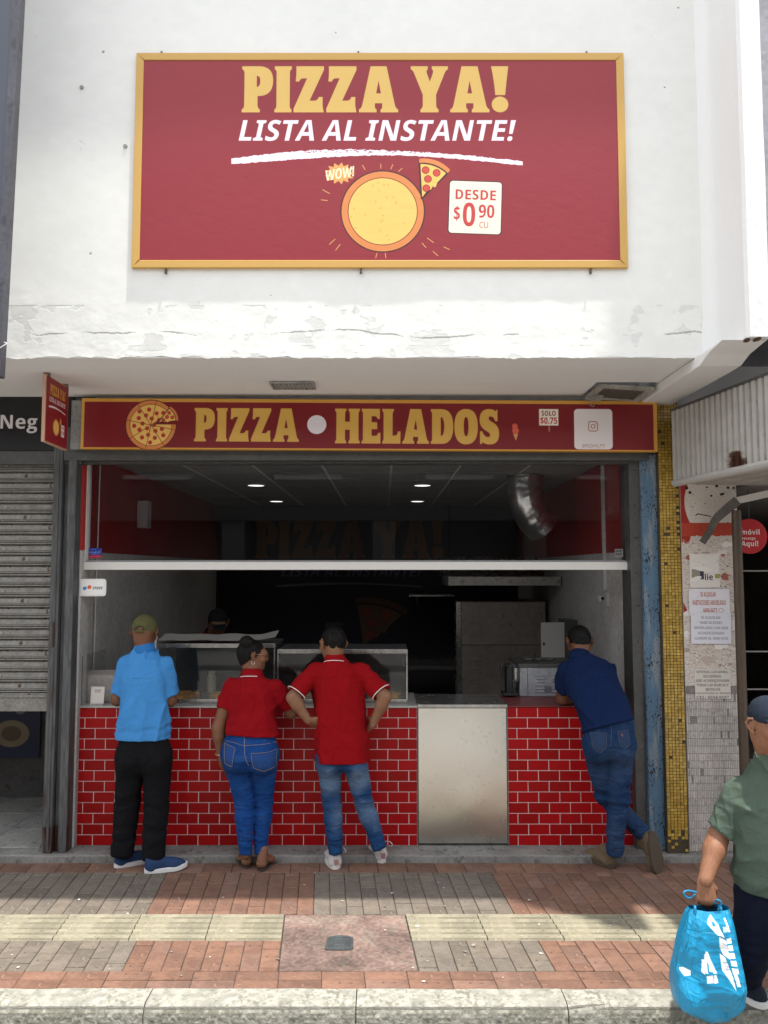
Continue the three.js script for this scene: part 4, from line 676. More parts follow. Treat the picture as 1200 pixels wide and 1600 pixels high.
{ // extractor hood and shiny duct, shelf, dark counter things
  const z = -2.4, x0 = X(700, 905, z), x1 = rX1 - 0.02, y0 = Y(915, z), y1 = Y(901, z), g = thing('extractor_hood', 'long pale steel extractor hood hanging above the oven', 'hood', [0, y0, z]);
  part('hood_rim', b2(x0, x1, 0, y1 - y0, -0.9, 0.02, 0.004), steel(lin(0.5, 0.48, 0.44), 0.5, 0.4), g);
  const sl = new THREE.Shape([[0.0, 0], [-0.88, 0], [-0.6, 0.22], [-0.25, 0.22]].map(([a, b]) => new THREE.Vector2(a, b))), e = new THREE.ExtrudeGeometry(sl, { depth: x1 - x0 - 0.04, bevelEnabled: false }); e.rotateY(Math.PI / 2); e.scale(1, 1, -1); e.translate(x0 + 0.02, y1 - y0 + 0.001, 0);
  const fl = e.toNonIndexed(); { const p = fl.attributes.position; for (let i = 0; i < p.count; i += 3) { const a = [p.getX(i), p.getY(i), p.getZ(i)]; p.setXYZ(i, p.getX(i + 2), p.getY(i + 2), p.getZ(i + 2)); p.setXYZ(i + 2, ...a); } fl.computeVertexNormals(); }
  fl.translate(0, 0, -0.88); part('hood_slope', metric(fl), M.stainless, g);
  // duct: crumpled foil bend
  const zd = -1.6, d = thing('foil_duct', 'crumpled shiny foil duct bending down from the shop ceiling', 'duct', [X(818, 790, zd), rH, zd]);
  const pts = [V(0.02, 0.0, 0), V(0.015, -0.12, 0), V(0.03, -0.26, 0), V(0.1, -0.4, -0.05), V(0.2, -0.5, -0.1)], q = new THREE.TubeGeometry(new THREE.CatmullRomCurve3(pts), 60, 0.165, 26), p = q.attributes.position;
  for (let i = 0; i < p.count; i++) { const a = noise3(p.getX(i) * 22, p.getY(i) * 22, p.getZ(i) * 22) * 0.01; p.setXYZ(i, p.getX(i) + a, p.getY(i), p.getZ(i) + a); } q.computeVertexNormals();
  part('foil_tube', q, new THREE.MeshPhysicalMaterial({ color: lin(0.7, 0.69, 0.68), metalness: 1, roughness: 0.28, side: THREE.DoubleSide }), d); part('collar', moved(new THREE.TorusGeometry(0.168, 0.008, 6, 26), 0.02, -0.012, 0, Math.PI / 2), M.stainless, d);
  // conduit, camera and socket on the right wall
  const c = thing('wall_conduit', 'white cable conduit running down the side wall to a socket', 'conduit', [rX1, 0, -0.75]);
  const yS = Y(935, -0.75); part('conduit', b2(-0.026, -0.001, yS + 0.07, 2.88, -0.014, 0.014), plasterIn, c); part('socket', b2(-0.03, -0.001, yS - 0.06, yS + 0.05, 0.03, 0.11, 0.004), plasterIn, c); part('camera_housing', moved(box(0.06, 0.05, 0.06, 0.012), -0.035, yS + 0.0, -0.01), mat(lin(0.6, 0.58, 0.56), 0.4), c); part('lens', moved(new THREE.CylinderGeometry(0.014, 0.014, 0.01, 14), -0.04, yS + 0.0, 0.024, Math.PI / 2), mat(lin(0.01, 0.01, 0.01), 0.2), c);
  const eb = thing('electric_box', 'pale electrical box with its door ajar beside the leaning man\'s head', 'box', [rX1 - 0.16, 0, -1.9]);
  const ye = Y(1000, -1.9); part('cabinet', b2(0.03, 0.158, ye - 0.19, ye + 0.2, -0.14, 0.14), M.darkSteel, eb); part('door', moved(box(0.26, 0.36, 0.01, 0.003), -0.08, ye, 0.16, 0, 0.25), mat(lin(0.6, 0.57, 0.52), 0.5), eb); part('latch', moved(box(0.02, 0.03, 0.01), -0.18, ye - 0.02, 0.195), M.darkSteel, eb);
  // dark preparation counter deep in the room
  const pc = thing('prep_table', 'dark steel preparation table deep inside the shop', 'table', [0.2, 0, -3.6]); part('table_top', b2(-1.3, 0.75, 0.86, 0.9, -0.35, 0.35, 0.004), M.darkSteel, pc); for (const [x, zz] of [[-1.25, -0.3], [-1.25, 0.3], [0.7, -0.3], [0.7, 0.3]]) part('leg', b2(x - 0.02, x + 0.02, 0.004, 0.859, zz - 0.02, zz + 0.02), M.darkSteel, pc); part('lower_shelf', b2(-1.25, 0.7, 0.3, 0.32, -0.28, 0.28), M.darkSteel, pc);
  single('wall_switch', box(0.09, 0.05, 0.012, 0.004), mat(lin(0.6, 0.58, 0.55), 0.5), [X(630, 986, rZ + 0.01), Y(986, rZ), rZ + 0.0062], 'small pale switch plate on the dark back wall', 'switch');
  const sh = thing('wall_shelf', 'thin steel shelf on the back wall left of the oven', 'shelf', [X(675, 932, -4.6), Y(932, -4.6), -4.9]); part('shelf_board', b2(-0.3, 0.3, 0, 0.02, -0.298, 0.3), M.stainless, sh); part('shelf_bracket', b2(-0.2, -0.18, -0.12, -0.002, -0.298, 0.15), M.darkSteel, sh);
}
// ---------------------------------------------------------------- left neighbour: shutter, black sign, glimpse of the room
{
  const z = 0.06, xr = X(88, 715, z) + 0.03, xl = -4.1, yT = Y(706, z), yB = Y(1082, z);
  const g = thing('roller_shutter', 'galvanised roller shutter of grey ribbed slats, half open', 'shutter', [0, 0, z]);
  const rust = tex(512, 512, (u, v) => { const n = fbm(u, v, 16, 5, 1), sp = fbm(u, v, 64, 2, 3), r = smooth(0.7, 0.8, n); const k = 0.8 + 0.25 * (n - 0.5) + 0.2 * (sp - 0.5); return [mix(k, 0.5, r), mix(k * 0.985, 0.4, r), mix(k * 0.96, 0.32, r)]; });
  const m = mat(lin(0.4, 0.395, 0.385), 0.5, { metalness: 0.35, map: rep(rust, 1.3), bumpMap: rep(T.bump, 3), bumpScale: 0.0015 });
  const n = 23, h = (yT - yB) / n, sh = new THREE.Shape();
  // one slat: flat face, then a rolled lip with a groove under it
  const pr = [[-0.01, 1], [-0.004, 0.96], [0.004, 0.86], [0.008, 0.46], [0.02, 0.36], [0.02, 0.3], [0.006, 0.25], [0.006, 0.21], [0.022, 0.17], [0.023, 0.09], [0.012, 0.03], [-0.016, 0.0], [-0.016, 1]];
  pr.forEach(([a, b], i) => i ? sh.lineTo(a, b * h) : sh.moveTo(a, b * h)); sh.closePath();
  const e = new THREE.ExtrudeGeometry(sh, { depth: xr - xl, bevelEnabled: false }); e.rotateY(Math.PI / 2); e.scale(1, 1, -1); e.computeVertexNormals();
  // rotateY(90deg) sends the profile's depth axis to +x and its x to -z; mirrored back to +z
  const fl = e.toNonIndexed(); { const p = fl.attributes.position; for (let i = 0; i < p.count; i += 3) { const a = [p.getX(i), p.getY(i), p.getZ(i)]; p.setXYZ(i, p.getX(i + 2), p.getY(i + 2), p.getZ(i + 2)); p.setXYZ(i + 2, ...a); } fl.computeVertexNormals(); }
  const va = [0, 1, 2, 3].map((k) => metric(fl.clone(), k * 0.37, k * 0.53));
  for (let k = 0; k < n; k++) part('slat', va[k % 4], m, g, [xl, yB + k * h, (R() - 0.5) * 0.003]);
  part('bottom_bar', b2(xl, xr, Y(1111, z), yB - 0.002, -0.012, 0.02, 0.004), m, g); part('bottom_lip', b2(xl, xr, Y(1089, z), Y(1085, z), 0.02, 0.032, 0.003), m, g);
}
{
  const z = 0.14, x1 = X(118, 660, z) - 0.012, y0 = Y(704, z), y1 = Y(617, z), w = 2.4, h = y1 - y0;
  const s = thing('black_sign', 'black shop sign with white letters Neg behind the blade sign', 'sign', [x1 - w / 2, (y0 + y1) / 2, z]);
  part('sign_board', moved(box(w, h, 0.05, 0.003), 0, 0, -0.026), mat(lin(0.012, 0.011, 0.012), 0.4), s);
  const t = canvasTex(1024, 256, (c, W, H) => { c.fillStyle = '#121012'; c.fillRect(0, 0, W, H); const px = W / (1.2 / 5.83 * 1250); const x0 = W - 118 * px; fitted(c, 'Neg', x0, H * 0.36, 62 * px, H * 0.25, '#d8d2d2', 'bold'); });
  const tw = 1.2; const q = new THREE.PlaneGeometry(tw, h - 0.01); q.translate(w / 2 - tw / 2 - 0.004, 0, 0.001); part('print', q, mat(0xffffff, 0.35, { map: t }), s);
  part('lower_beam', b2(-w / 2, w / 2 + 0.06, -h / 2 - 0.1, -h / 2 - 0.001, -0.1, -0.01, 0.004), M.darkSteel, s);
}
{ // room of the left neighbour behind the half open shutter
  const xr = -2.48, fl = structureGroup('neighbour_floor');
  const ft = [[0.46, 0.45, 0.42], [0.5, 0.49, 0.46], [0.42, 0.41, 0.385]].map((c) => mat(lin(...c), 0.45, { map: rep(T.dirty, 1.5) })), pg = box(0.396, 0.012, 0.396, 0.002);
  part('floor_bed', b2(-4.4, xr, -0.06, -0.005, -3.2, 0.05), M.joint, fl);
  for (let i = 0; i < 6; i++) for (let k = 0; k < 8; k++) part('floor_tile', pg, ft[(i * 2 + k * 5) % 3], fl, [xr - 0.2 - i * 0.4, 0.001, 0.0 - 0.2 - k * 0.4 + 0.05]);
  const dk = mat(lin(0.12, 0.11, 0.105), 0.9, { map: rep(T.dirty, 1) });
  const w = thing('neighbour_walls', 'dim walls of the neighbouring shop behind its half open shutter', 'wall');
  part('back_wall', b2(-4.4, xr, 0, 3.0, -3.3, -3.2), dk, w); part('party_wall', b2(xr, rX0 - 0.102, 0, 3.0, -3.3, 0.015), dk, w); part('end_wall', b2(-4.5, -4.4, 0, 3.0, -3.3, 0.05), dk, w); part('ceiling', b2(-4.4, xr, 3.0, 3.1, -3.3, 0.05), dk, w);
  const p0 = at(-10, 1146, -1.2), pz = -1.2, x1 = X(63, 1146, pz), y1 = Y(1100, pz), y0 = Y(1184, pz), pw = 0.9, t = canvasTex(512, 360, (c, W, H) => { c.fillStyle = '#10183e'; c.fillRect(0, 0, W, H); c.fillStyle = '#4a1414'; c.fillRect(0, 0, W * 0.45, H * 0.5); c.fillStyle = '#8a7a5c'; c.beginPath(); c.arc(W * 0.72, H * 0.55, H * 0.25, 0, 7); c.fill(); c.fillStyle = '#5c4c34'; c.beginPath(); c.arc(W * 0.72, H * 0.55, H * 0.14, 0, 7); c.fill(); c.fillStyle = '#777'; c.beginPath(); c.arc(W * 0.8, H * 0.12, H * 0.07, 0, 7); c.fill(); c.fillStyle = '#7c2020'; c.beginPath(); c.arc(W * 0.4, H * 0.75, H * 0.1, 0, 7); c.fill(); });
  const s = thing('counter_poster', 'dark blue food poster on the front of the neighbour\'s counter', 'poster', [x1 - pw / 2, (y0 + y1) / 2, pz]); part('board', box(pw, y1 - y0, 0.012), mat(lin(0.02, 0.02, 0.03), 0.5), s); const f = new THREE.PlaneGeometry(pw, y1 - y0); f.translate(0, 0, 0.007); part('print', f, mat(0xffffff, 0.5, { map: t }), s);
  const cn = thing('neighbour_counter', 'dark counter inside the neighbouring shop behind the poster', 'counter', [x1 - 0.7, 0, pz - 0.35]); part('counter_body', b2(-0.75, 0.75, 0.008, Y(1098, pz), -0.3, 0.335), dk, cn); part('counter_top', b2(-0.77, 0.77, Y(1098, pz) + 0.001, Y(1098, pz) + 0.03, -0.32, 0.34, 0.004), M.darkSteel, cn);
}
{ // tall dark framed panel that hangs edge-on in front of the wall at the far left
  const z0 = 1.75, a = at(36, 0, z0), b = at(4, 590, z0), g = thing('dark_banner_frame', 'tall dark metal framed panel hanging at the left end of the wall', 'frame', [b.x, 0, z0]);
  const tilt = (a.x - b.x - (b.y - a.y) * 0) , m = mat(lin(0.1, 0.1, 0.12), 0.4, { metalness: 0.3, map: rep(T.dirty, 1) }), gl = mat(lin(0.02, 0.03, 0.05), 0.08, { clearcoat: 0.6 });
  const sh = (ox0, ox1, zz0, zz1) => { const q = b2(ox0, ox1, b.y, 7.2, zz0, zz1, 0.004), p = q.attributes.position; for (let i = 0; i < p.count; i++) p.setX(i, p.getX(i) + (p.getY(i) - b.y) / (a.y - b.y) * (a.x - b.x)); return q; };
  part('edge_rail', sh(-0.045, 0, -0.03, 0.03), m, g); part('face_panel', sh(-0.5, -0.046, -0.022, 0.012), gl, g);
  const clip = at(4, 545, z0); part('wire_tie', metric(tube([V(-0.02, clip.y - 0.02, 0.03), V(0.006, clip.y, 0.036), V(0.03, clip.y + 0.02, 0.03), V(0.012, clip.y + 0.03, 0.02)], 0.003, 14, 5)), mat(lin(0.6, 0.6, 0.6), 0.5), g);
  const pp = thing('grey_pipe', 'grey vertical drain pipe below the dark framed panel', 'pipe', [X(-1, 600, 1.0), 0, 1.0]);
  part('pipe', moved(new THREE.CylinderGeometry(0.022, 0.022, 4.0, 14), 0, ySof - 0.18 + 2.0, 0.3), mat(lin(0.35, 0.37, 0.4), 0.5), pp);
}
// ---------------------------------------------------------------- right: steel jamb, blue post, gold mosaic, white mosaic pillar
{
  const z = 0.08, yT = Y(716, z), g = thing('steel_jamb', 'dark steel jamb at the right end of the shopfront', 'jamb');
  part('jamb', b2(X(986, 900, z), X(1003, 900, z), 0, yT + 0.02, -0.14, z, 0.004), M.darkSteel, g); part('inner_return', b2(X(1004, 900, 0.03), X(1012, 900, 0.03), 0, yT + 0.02, -0.14, 0.03), M.darkSteel, g);
}
{
  const z = 0.12, g = thing('blue_post', 'weathered post with flaking light blue paint beside the gold mosaic', 'post');
  const t = tex(256, 2048, (u, v) => { const n = fbm(u, v * 4 % 1, 8, 5, 2), f = fbm(u * 1, (v * 8) % 1, 32, 3, 1), gr = fbm(u, v * 2 % 1, 4, 4, 4), fl = smooth(0.63, 0.69, f * 0.6 + n * 0.45), pale = smooth(0.45, 0.65, gr); let c = [mix(0.42, 0.62, pale), mix(0.56, 0.66, pale), mix(0.68, 0.7, pale)]; c = c.map((k) => k * (0.9 + 0.2 * f)); return [mix(c[0], 0.16, fl), mix(c[1], 0.13, fl), mix(c[2], 0.12, fl)]; });
  const x0 = X(1015, 1320, z), x1 = X(1041, 1320, z), yT = Y(708, z), n = 60, q = box(x1 - x0, yT, 0.1, 0.012), geo = new RoundedBoxGeometry(x1 - x0, yT, 0.1, 3, 0.014), p = geo.attributes.position;
  const bm = tex(128, 1024, (u, v) => 0.5 + 0.8 * (fbm(u, v * 8 % 1, 16, 4, 2) - 0.5), false);
  part('post', moved(metric(geo), (x0 + x1) / 2, yT / 2, z - 0.05), mat(lin(0.62, 0.62, 0.62), 0.75, { map: rep(t, 5, 0.33), bumpMap: rep(bm, 4, 0.33), bumpScale: 0.006 }), g);
  part('rotten_strip', b2(x1 + 0.001, x1 + 0.022, 0, yT + 0.05, 0.03, 0.1, 0.006), mat(lin(0.09, 0.06, 0.045), 0.95, { map: rep(T.dirty, 6), bumpMap: rep(T.bump, 10), bumpScale: 0.01 }), g);
}
// mosaic: every tessera is real, laid as one sheet per pillar face
function mosaic(parent, name, x0, x1, y0, y1, z, tw, th, gap, colors, missing, rough, seed) {
  const r = rng(seed), P = [], N = [], C = [], nx = Math.floor((x1 - x0) / tw), ny = Math.floor((y1 - y0) / th), c = new THREE.Color();
  const face = (q, n) => { P.push(...q[0], ...q[1], ...q[2], ...q[0], ...q[2], ...q[3]); for (let i = 0; i < 6; i++) { N.push(...n); C.push(c.r, c.g, c.b); } };
  for (let i = 0; i < nx; i++) for (let k = 0; k < ny; k++) {
    const x = x0 + (i + 0.5) * (x1 - x0) / nx, y = y0 + (k + 0.5) * th; if (r() < missing(x, y)) continue;
    const col = colors[Math.floor(r() * colors.length)], j = 0.92 + r() * 0.16; c.setRGB(col[0] * j, col[1] * j, col[2] * j);
    const w = ((x1 - x0) / nx - gap) / 2, h = (th - gap) / 2, tz = z + 0.004, dx = (r() - 0.5) * 0.0012, dy = (r() - 0.5) * 0.0012, nn = [(r() - 0.5) * 0.05, (r() - 0.5) * 0.05, 1];
    const a = [x - w + dx, y - h + dy], b = [x + w + dx, y + h + dy], o = 0.001;
    face([[a[0] + o, a[1] + o, tz], [b[0] - o, a[1] + o, tz], [b[0] - o, b[1] - o, tz], [a[0] + o, b[1] - o, tz]], nn);
    face([[a[0], a[1], z], [b[0], a[1], z], [b[0] - o, a[1] + o, tz], [a[0] + o, a[1] + o, tz]], [0, -1, 0.4]); face([[b[0], b[1], z], [a[0], b[1], z], [a[0] + o, b[1] - o, tz], [b[0] - o, b[1] - o, tz]], [0, 1, 0.4]);
    face([[a[0], b[1], z], [a[0], a[1], z], [a[0] + o, a[1] + o, tz], [a[0] + o, b[1] - o, tz]], [-1, 0, 0.4]); face([[b[0], a[1], z], [b[0], b[1], z], [b[0] - o, b[1] - o, tz], [b[0] - o, a[1] + o, tz]], [1, 0, 0.4]);
  }
  const g = new THREE.BufferGeometry(); g.setAttribute('position', new THREE.Float32BufferAttribute(P, 3)); g.setAttribute('normal', new THREE.Float32BufferAttribute(N, 3)); g.setAttribute('color', new THREE.Float32BufferAttribute(C, 3)); metric(g);
  const m = mat(0xffffff, rough, { vertexColors: true, map: rep(T.dirty, 2.2), clearcoat: 0.25, clearcoatRoughness: 0.25 });
  const o = part(name, g, m, parent); o.userData.kind = 'stuff'; return o;
}
const blot = (x, y, s, t) => smooth(t, t + 0.05, 0.5 + 0.5 * noise3(x * s, y * s, 9.3));
{
  const z = 0.16, x0 = X(1043, 1320, z), x1 = X(1076, 1320, z), yT = Y(620, z), g = thing('gold_mosaic_pillar', 'narrow pillar strip faced with gold mosaic tesserae, some missing', 'pillar');
  part('mortar_core', b2(x0, x1, 0, yT, -0.05, z), mat(lin(0.1, 0.075, 0.045), 0.95, { map: rep(T.dirty, 5), bumpMap: rep(T.bump, 8), bumpScale: 0.004 }), g);
  const pr = (x, y) => 0.006 + 0.85 * blot(x, y, 16, 0.77) + (y < 0.1 ? 0.85 : y < 0.16 ? 0.3 : 0) + (x > x1 - 0.03 && y > 2.1 && y < 2.9 ? 0.35 : 0);
  mosaic(g, 'gold_tessera_face', x0 + 0.002, x1 - 0.002, 0.01, yT, z + 0.0005, 0.0215, 0.0215, 0.0028, [[0.6, 0.37, 0.055], [0.64, 0.41, 0.07], [0.54, 0.32, 0.05], [0.68, 0.46, 0.1]], pr, 0.35, 12);
}
{
  const z = 0.17, x0 = X(1077, 1330, z), x1 = X(1168, 1330, z), yT = Y(760, z) + 0.06, g = thing('white_mosaic_pillar', 'white mosaic pillar with torn posters and missing tiles under the canopy', 'pillar');
  part('mortar_core', b2(x0 + 0.001, x1, 0, yT, -0.25, z), mat(lin(0.33, 0.3, 0.28), 0.95, { map: rep(T.dirty, 4), bumpMap: rep(T.bump, 6), bumpScale: 0.005 }), g);
  mosaic(g, 'white_tessera_face', x0 + 0.004, x1 - 0.002, 0.02, 1.16, z + 0.0005, 0.0125, 0.052, 0.0024, [[0.7, 0.65, 0.605], [0.67, 0.62, 0.58], [0.73, 0.68, 0.635], [0.68, 0.63, 0.59]], (x, y) => 0.008 + 0.95 * blot(x, y, 9, 0.74) + (x > x1 - 0.06 ? 0.08 : 0), 0.4, 14);
  // painted and papered upper half: a smooth skin of old paste, scraps and red paint
  const yS = 1.17, H = yT - yS, W = x1 - x0 - 0.004;
  const t = canvasTex(512, 2048, (c, w, h) => {
    const r = rng(77), py = (v) => (yT - Y(v, z)) / H * h;
    c.fillStyle = '#cdc3ba'; c.fillRect(0, 0, w, h);
    c.fillStyle = '#a02a1e'; c.fillRect(0, 0, w * 0.16, py(960)); c.fillStyle = '#cdc3ba'; c.beginPath(); c.ellipse(w * 0.62, py(785), w * 0.55, py(818) - py(760), 0, 0, 7); c.fill(); c.fillRect(w * 0.14, 0, w, py(815));
    c.fillStyle = '#b0402a'; c.fillRect(0, py(817), w, py(838) - py(817)); c.fillStyle = '#c9beb4'; c.beginPath(); c.moveTo(0, py(900)); for (let i = 0; i <= 30; i++) c.lineTo(w * i / 30, py(836 + (i < 5 ? 10 : 0) + r() * 5)); c.lineTo(w, py(1040)); c.lineTo(w * 0.08, py(1040)); c.lineTo(w * 0.1, py(960)); c.lineTo(0, py(940)); c.fill();
    for (let i = 0; i < 2600; i++) { const x = r() * w, y = py(842) + r() * (h - py(842)), s = 1 + r() * 5; c.fillStyle = ['rgba(80,60,52,0.6)', 'rgba(110,95,84,0.55)', 'rgba(232,226,220,0.7)', 'rgba(146,108,94,0.55)'][i % 4]; c.fillRect(x, y, s * (1 + r() * 4), s); }
    for (let i = 0; i < 26; i++) { const x = r() * w, y = py(845) + r() * (py(1035) - py(845)), a = 20 + r() * 60; c.fillStyle = ['#e2dcd6', '#b9aaa0', '#a8988c', '#d8cfc8', '#9c5a48'][i % 5]; c.beginPath(); for (let k = 0; k < 11; k++) { const q = k / 11 * 6.28, rr = a * (0.5 + 0.7 * r()); c.lineTo(x + Math.cos(q) * rr, y + Math.sin(q) * rr * 0.6); } c.fill(); }
    for (let i = 0; i < 150; i++) { const x = r() * w, y = py(780) + r() * (h - py(780)), s = 3 + r() * 9; c.fillStyle = '#2c2522'; c.beginPath(); c.moveTo(x, y); for (let k = 0; k < 6; k++) c.lineTo(x + (r() - 0.5) * s * 2.4, y + (r() - 0.5) * s * 1.6); c.fill(); }
    c.strokeStyle = '#1d1a18'; c.lineWidth = 9; c.beginPath(); c.moveTo(w * 0.26, py(806)); c.lineTo(w * 0.3, py(803)); c.lineTo(w * 0.54, py(807)); c.stroke();
    for (let i = 0; i < 24; i++) { c.fillStyle = '#332a26'; c.beginPath(); c.arc(r() * w, r() * py(776), 4 + r() * 16, 0, 7); c.fill(); }
  });
  const f = new THREE.PlaneGeometry(W, H); part('painted_upper', moved(f, (x0 + x1) / 2, yS + H / 2, z + 0.006), mat(0xffffff, 0.85, { map: t, bumpMap: rep(T.bump, 2, 8), bumpScale: 0.006 }), g);
  part('upper_skin', b2(x0 + 0.001, x1 - 0.001, yS, yT - 0.001, z + 0.0005, z + 0.005), mat(lin(0.5, 0.46, 0.42), 0.9), g);
  // paper notices
  const notice = (u0, v0, u1, v1, zz, label, cat, draw, rot = 0) => {
    const a = at(u0, v0, zz), b = at(u1, v1, zz), w = b.x - a.x, h = a.y - b.y, q = new THREE.PlaneGeometry(w, h, 10, 12), p = q.attributes.position; for (let i = 0; i < p.count; i++) p.setZ(i, 0.0015 + 0.0022 * noise3(p.getX(i) * 18 + u0, p.getY(i) * 18, v0)); q.computeVertexNormals();
    const back = q.clone(); back.translate(0, 0, -0.0009); { const ix = back.index.array; for (let i = 0; i < ix.length; i += 3) [ix[i], ix[i + 2]] = [ix[i + 2], ix[i]]; back.computeVertexNormals(); }
    const o = single('paper_notice', q, mat(0xffffff, 0.85, { map: canvasTex(384, Math.round(384 * h / w), draw) }), [(a.x + b.x) / 2, (a.y + b.y) / 2, zz], label, cat); o.rotation.z = rot; return o;
  };
  const dirt = (c, w, h, n, s) => { const r = rng(s); for (let i = 0; i < n; i++) { c.fillStyle = ['rgba(120,105,95,0.35)', 'rgba(235,232,232,0.6)', 'rgba(60,50,46,0.5)'][i % 3]; c.fillRect(r() * w, r() * h, 2 + r() * 26, 1 + r() * 5); } };
  notice(1077, 865, 1125, 918, z + 0.0085, 'torn white paper scrap with dark printed remains at the top of the pillar', 'poster', (c, w, h) => { c.fillStyle = '#d8d2cc'; c.fillRect(0, 0, w, h); c.fillStyle = '#8c897a'; c.fillRect(w * 0.06, h * 0.46, w * 0.3, h * 0.26); c.fillStyle = '#97945c'; c.fillRect(w * 0.84, h * 0.6, w * 0.16, h * 0.13); c.fillStyle = '#3c3548'; c.fillRect(w * 0.34, h * 0.52, w * 0.13, h * 0.24); c.fillStyle = '#e0dbd5'; c.beginPath(); c.ellipse(w * 0.45, h * 0.46, w * 0.3, h * 0.06, 0.1, 0, 7); c.fill(); c.beginPath(); c.ellipse(w * 0.2, h * 0.74, w * 0.2, h * 0.06, -0.3, 0, 7); c.fill(); fitted(c, 'lie', w * 0.48, h * 0.6, w * 0.3, h * 0.18, '#26203c', 'bold'); dirt(c, w, h, 60, 5); });
  notice(1076, 920, 1141, 962, z + 0.0115, 'white notice with faded red capitals advertising furnished rooms', 'poster', (c, w, h) => { c.fillStyle = '#d9d6dc'; c.fillRect(0, 0, w, h); fitted(c, 'SE ALQUILAN', w * 0.28, h * 0.12, w * 0.38, h * 0.17, '#a2503c', 'bold'); fitted(c, 'HABITACIONES AMUEBLADAS', w * 0.08, h * 0.42, w * 0.82, h * 0.18, '#a2503c', 'bold'); fitted(c, '6696-6672', w * 0.34, h * 0.72, w * 0.34, h * 0.17, '#a2503c', 'bold'); c.strokeStyle = '#a2503c'; c.lineWidth = 4; c.beginPath(); c.ellipse(w * 0.78, h * 0.8, w * 0.06, h * 0.07, 0, 0, 7); c.stroke(); dirt(c, w, h, 14, 6); });
  notice(1079, 957, 1143, 1006, z + 0.0145, 'white notice with grey lines of text about air conditioned rooms', 'poster', (c, w, h) => { c.fillStyle = '#d6d4dd'; c.fillRect(0, 0, w, h); ['SE ALQUILAN:', 'HABITACIONES', 'AMOBLADAS CON AIRE', 'ACONDICIONADO', 'LLAMAR AL 6696-5745'].forEach((s, i) => { const ww = [0.5, 0.56, 0.86, 0.66, 0.84][i]; fitted(c, s, w * (0.5 - ww / 2), h * (0.12 + i * 0.165), w * ww, h * 0.085, '#8a8890', 'bold'); }); dirt(c, w, h, 8, 7); }, -0.01);
  notice(1085, 1045, 1142, 1092, z + 0.0085, 'white notice with black type about appliance repair, lowest on the pillar', 'poster', (c, w, h) => { c.fillStyle = '#cfc8c0'; c.fillRect(0, 0, w, h); ['NEVERAS, LAVADORA,', 'SECADORAS,', 'AIRE ACONDICIONADOS', 'TODAS LAS MARCAS Y', 'MODELOS', 'GARANTIZAMOS EL TRABAJO'].forEach((s, i) => { const ww = [0.9, 0.52, 0.96, 0.9, 0.42, 0.98][i]; fitted(c, s, w * (0.5 - ww / 2), h * (0.06 + i * 0.145), w * ww, h * (i === 5 ? 0.05 : 0.085), '#3a3430', 'bold', 0, 'serif'); }); fitted(c, 'CEL: 6554-9197', w * 0.03, h * 0.9, w * 0.92, h * 0.09, '#332e2a', 'bold', 0, 'serif'); dirt(c, w, h, 14, 8); });
}
{ // folded steel bracket and post in front of the right neighbour
  const z = 0.32, m = mat(lin(0.13, 0.115, 0.1), 0.6, { metalness: 0.3, map: rep(T.dirty, 4) });
  const g = thing('steel_bracket', 'bent dark steel strap reaching down across the pillar from the canopy', 'bracket');
  const a = at(1097, 848, 0.24), b = at(1118, 812, 0.27), c = at(1152, 782, z), d = at(1215, 768, z);
  const strap = (p, q, w) => { const dir = q.clone().sub(p), L = dir.length(), gq = box(L, w, 0.008, 0.002); return moved(gq, (p.x + q.x) / 2, (p.y + q.y) / 2, (p.z + q.z) / 2, 0, 0, Math.atan2(dir.y, dir.x)); };
  const pts = [a, a.clone().lerp(b, 0.5).add(V(0.004, -0.004, 0)), b, b.clone().lerp(c, 0.5).add(V(0.002, 0.006, 0)), c], cv = new THREE.CatmullRomCurve3(pts), SP = [], SI = [], N = 24;
  for (let i = 0; i <= N; i++) { const p = cv.getPoint(i / N), t = cv.getTangent(i / N), nx = -t.y, ny = t.x, l = Math.hypot(nx, ny), hw = mix(0.024, 0.034, smooth(0.1, 0.9, i / N)); for (const [s2, dz] of [[-1, 0], [1, 0], [1, 0.007], [-1, 0.007]]) SP.push(p.x + nx / l * hw * s2, p.y + ny / l * hw * s2, p.z + dz); }
  for (let i = 0; i < N; i++) for (let k = 0; k < 4; k++) { const q = i * 4 + k, r2 = i * 4 + (k + 1) % 4; SI.push(q, r2, r2 + 4, q, r2 + 4, q + 4); } SI.push(0, 2, 1, 0, 3, 2, N * 4, N * 4 + 1, N * 4 + 2, N * 4, N * 4 + 2, N * 4 + 3);
  const sg = new THREE.BufferGeometry(); sg.setAttribute('position', new THREE.Float32BufferAttribute(SP, 3)); sg.setIndex(SI); const sq = sg.toNonIndexed(); sq.computeVertexNormals(); part('strap_arm', metric(sq), m, g); part('strap_head', strap(c, d, 0.05), mat(lin(0.5, 0.48, 0.45), 0.6), g);
  const p = thing('canopy_post', 'slender brown steel post under the canopy beside the round red sign', 'post', [X(1160, 1100, z - 0.02), 0, z - 0.02]); part('post_tube', moved(new THREE.CylinderGeometry(0.033, 0.033, 2.42, 16), -0.0, 1.21, 0), mat(lin(0.12, 0.085, 0.06), 0.5, { metalness: 0.3, map: rep(T.dirty, 3) }), p); part('foot_plate', b2(-0.06, 0.06, 0, 0.012, -0.06, 0.06), m, p);
}
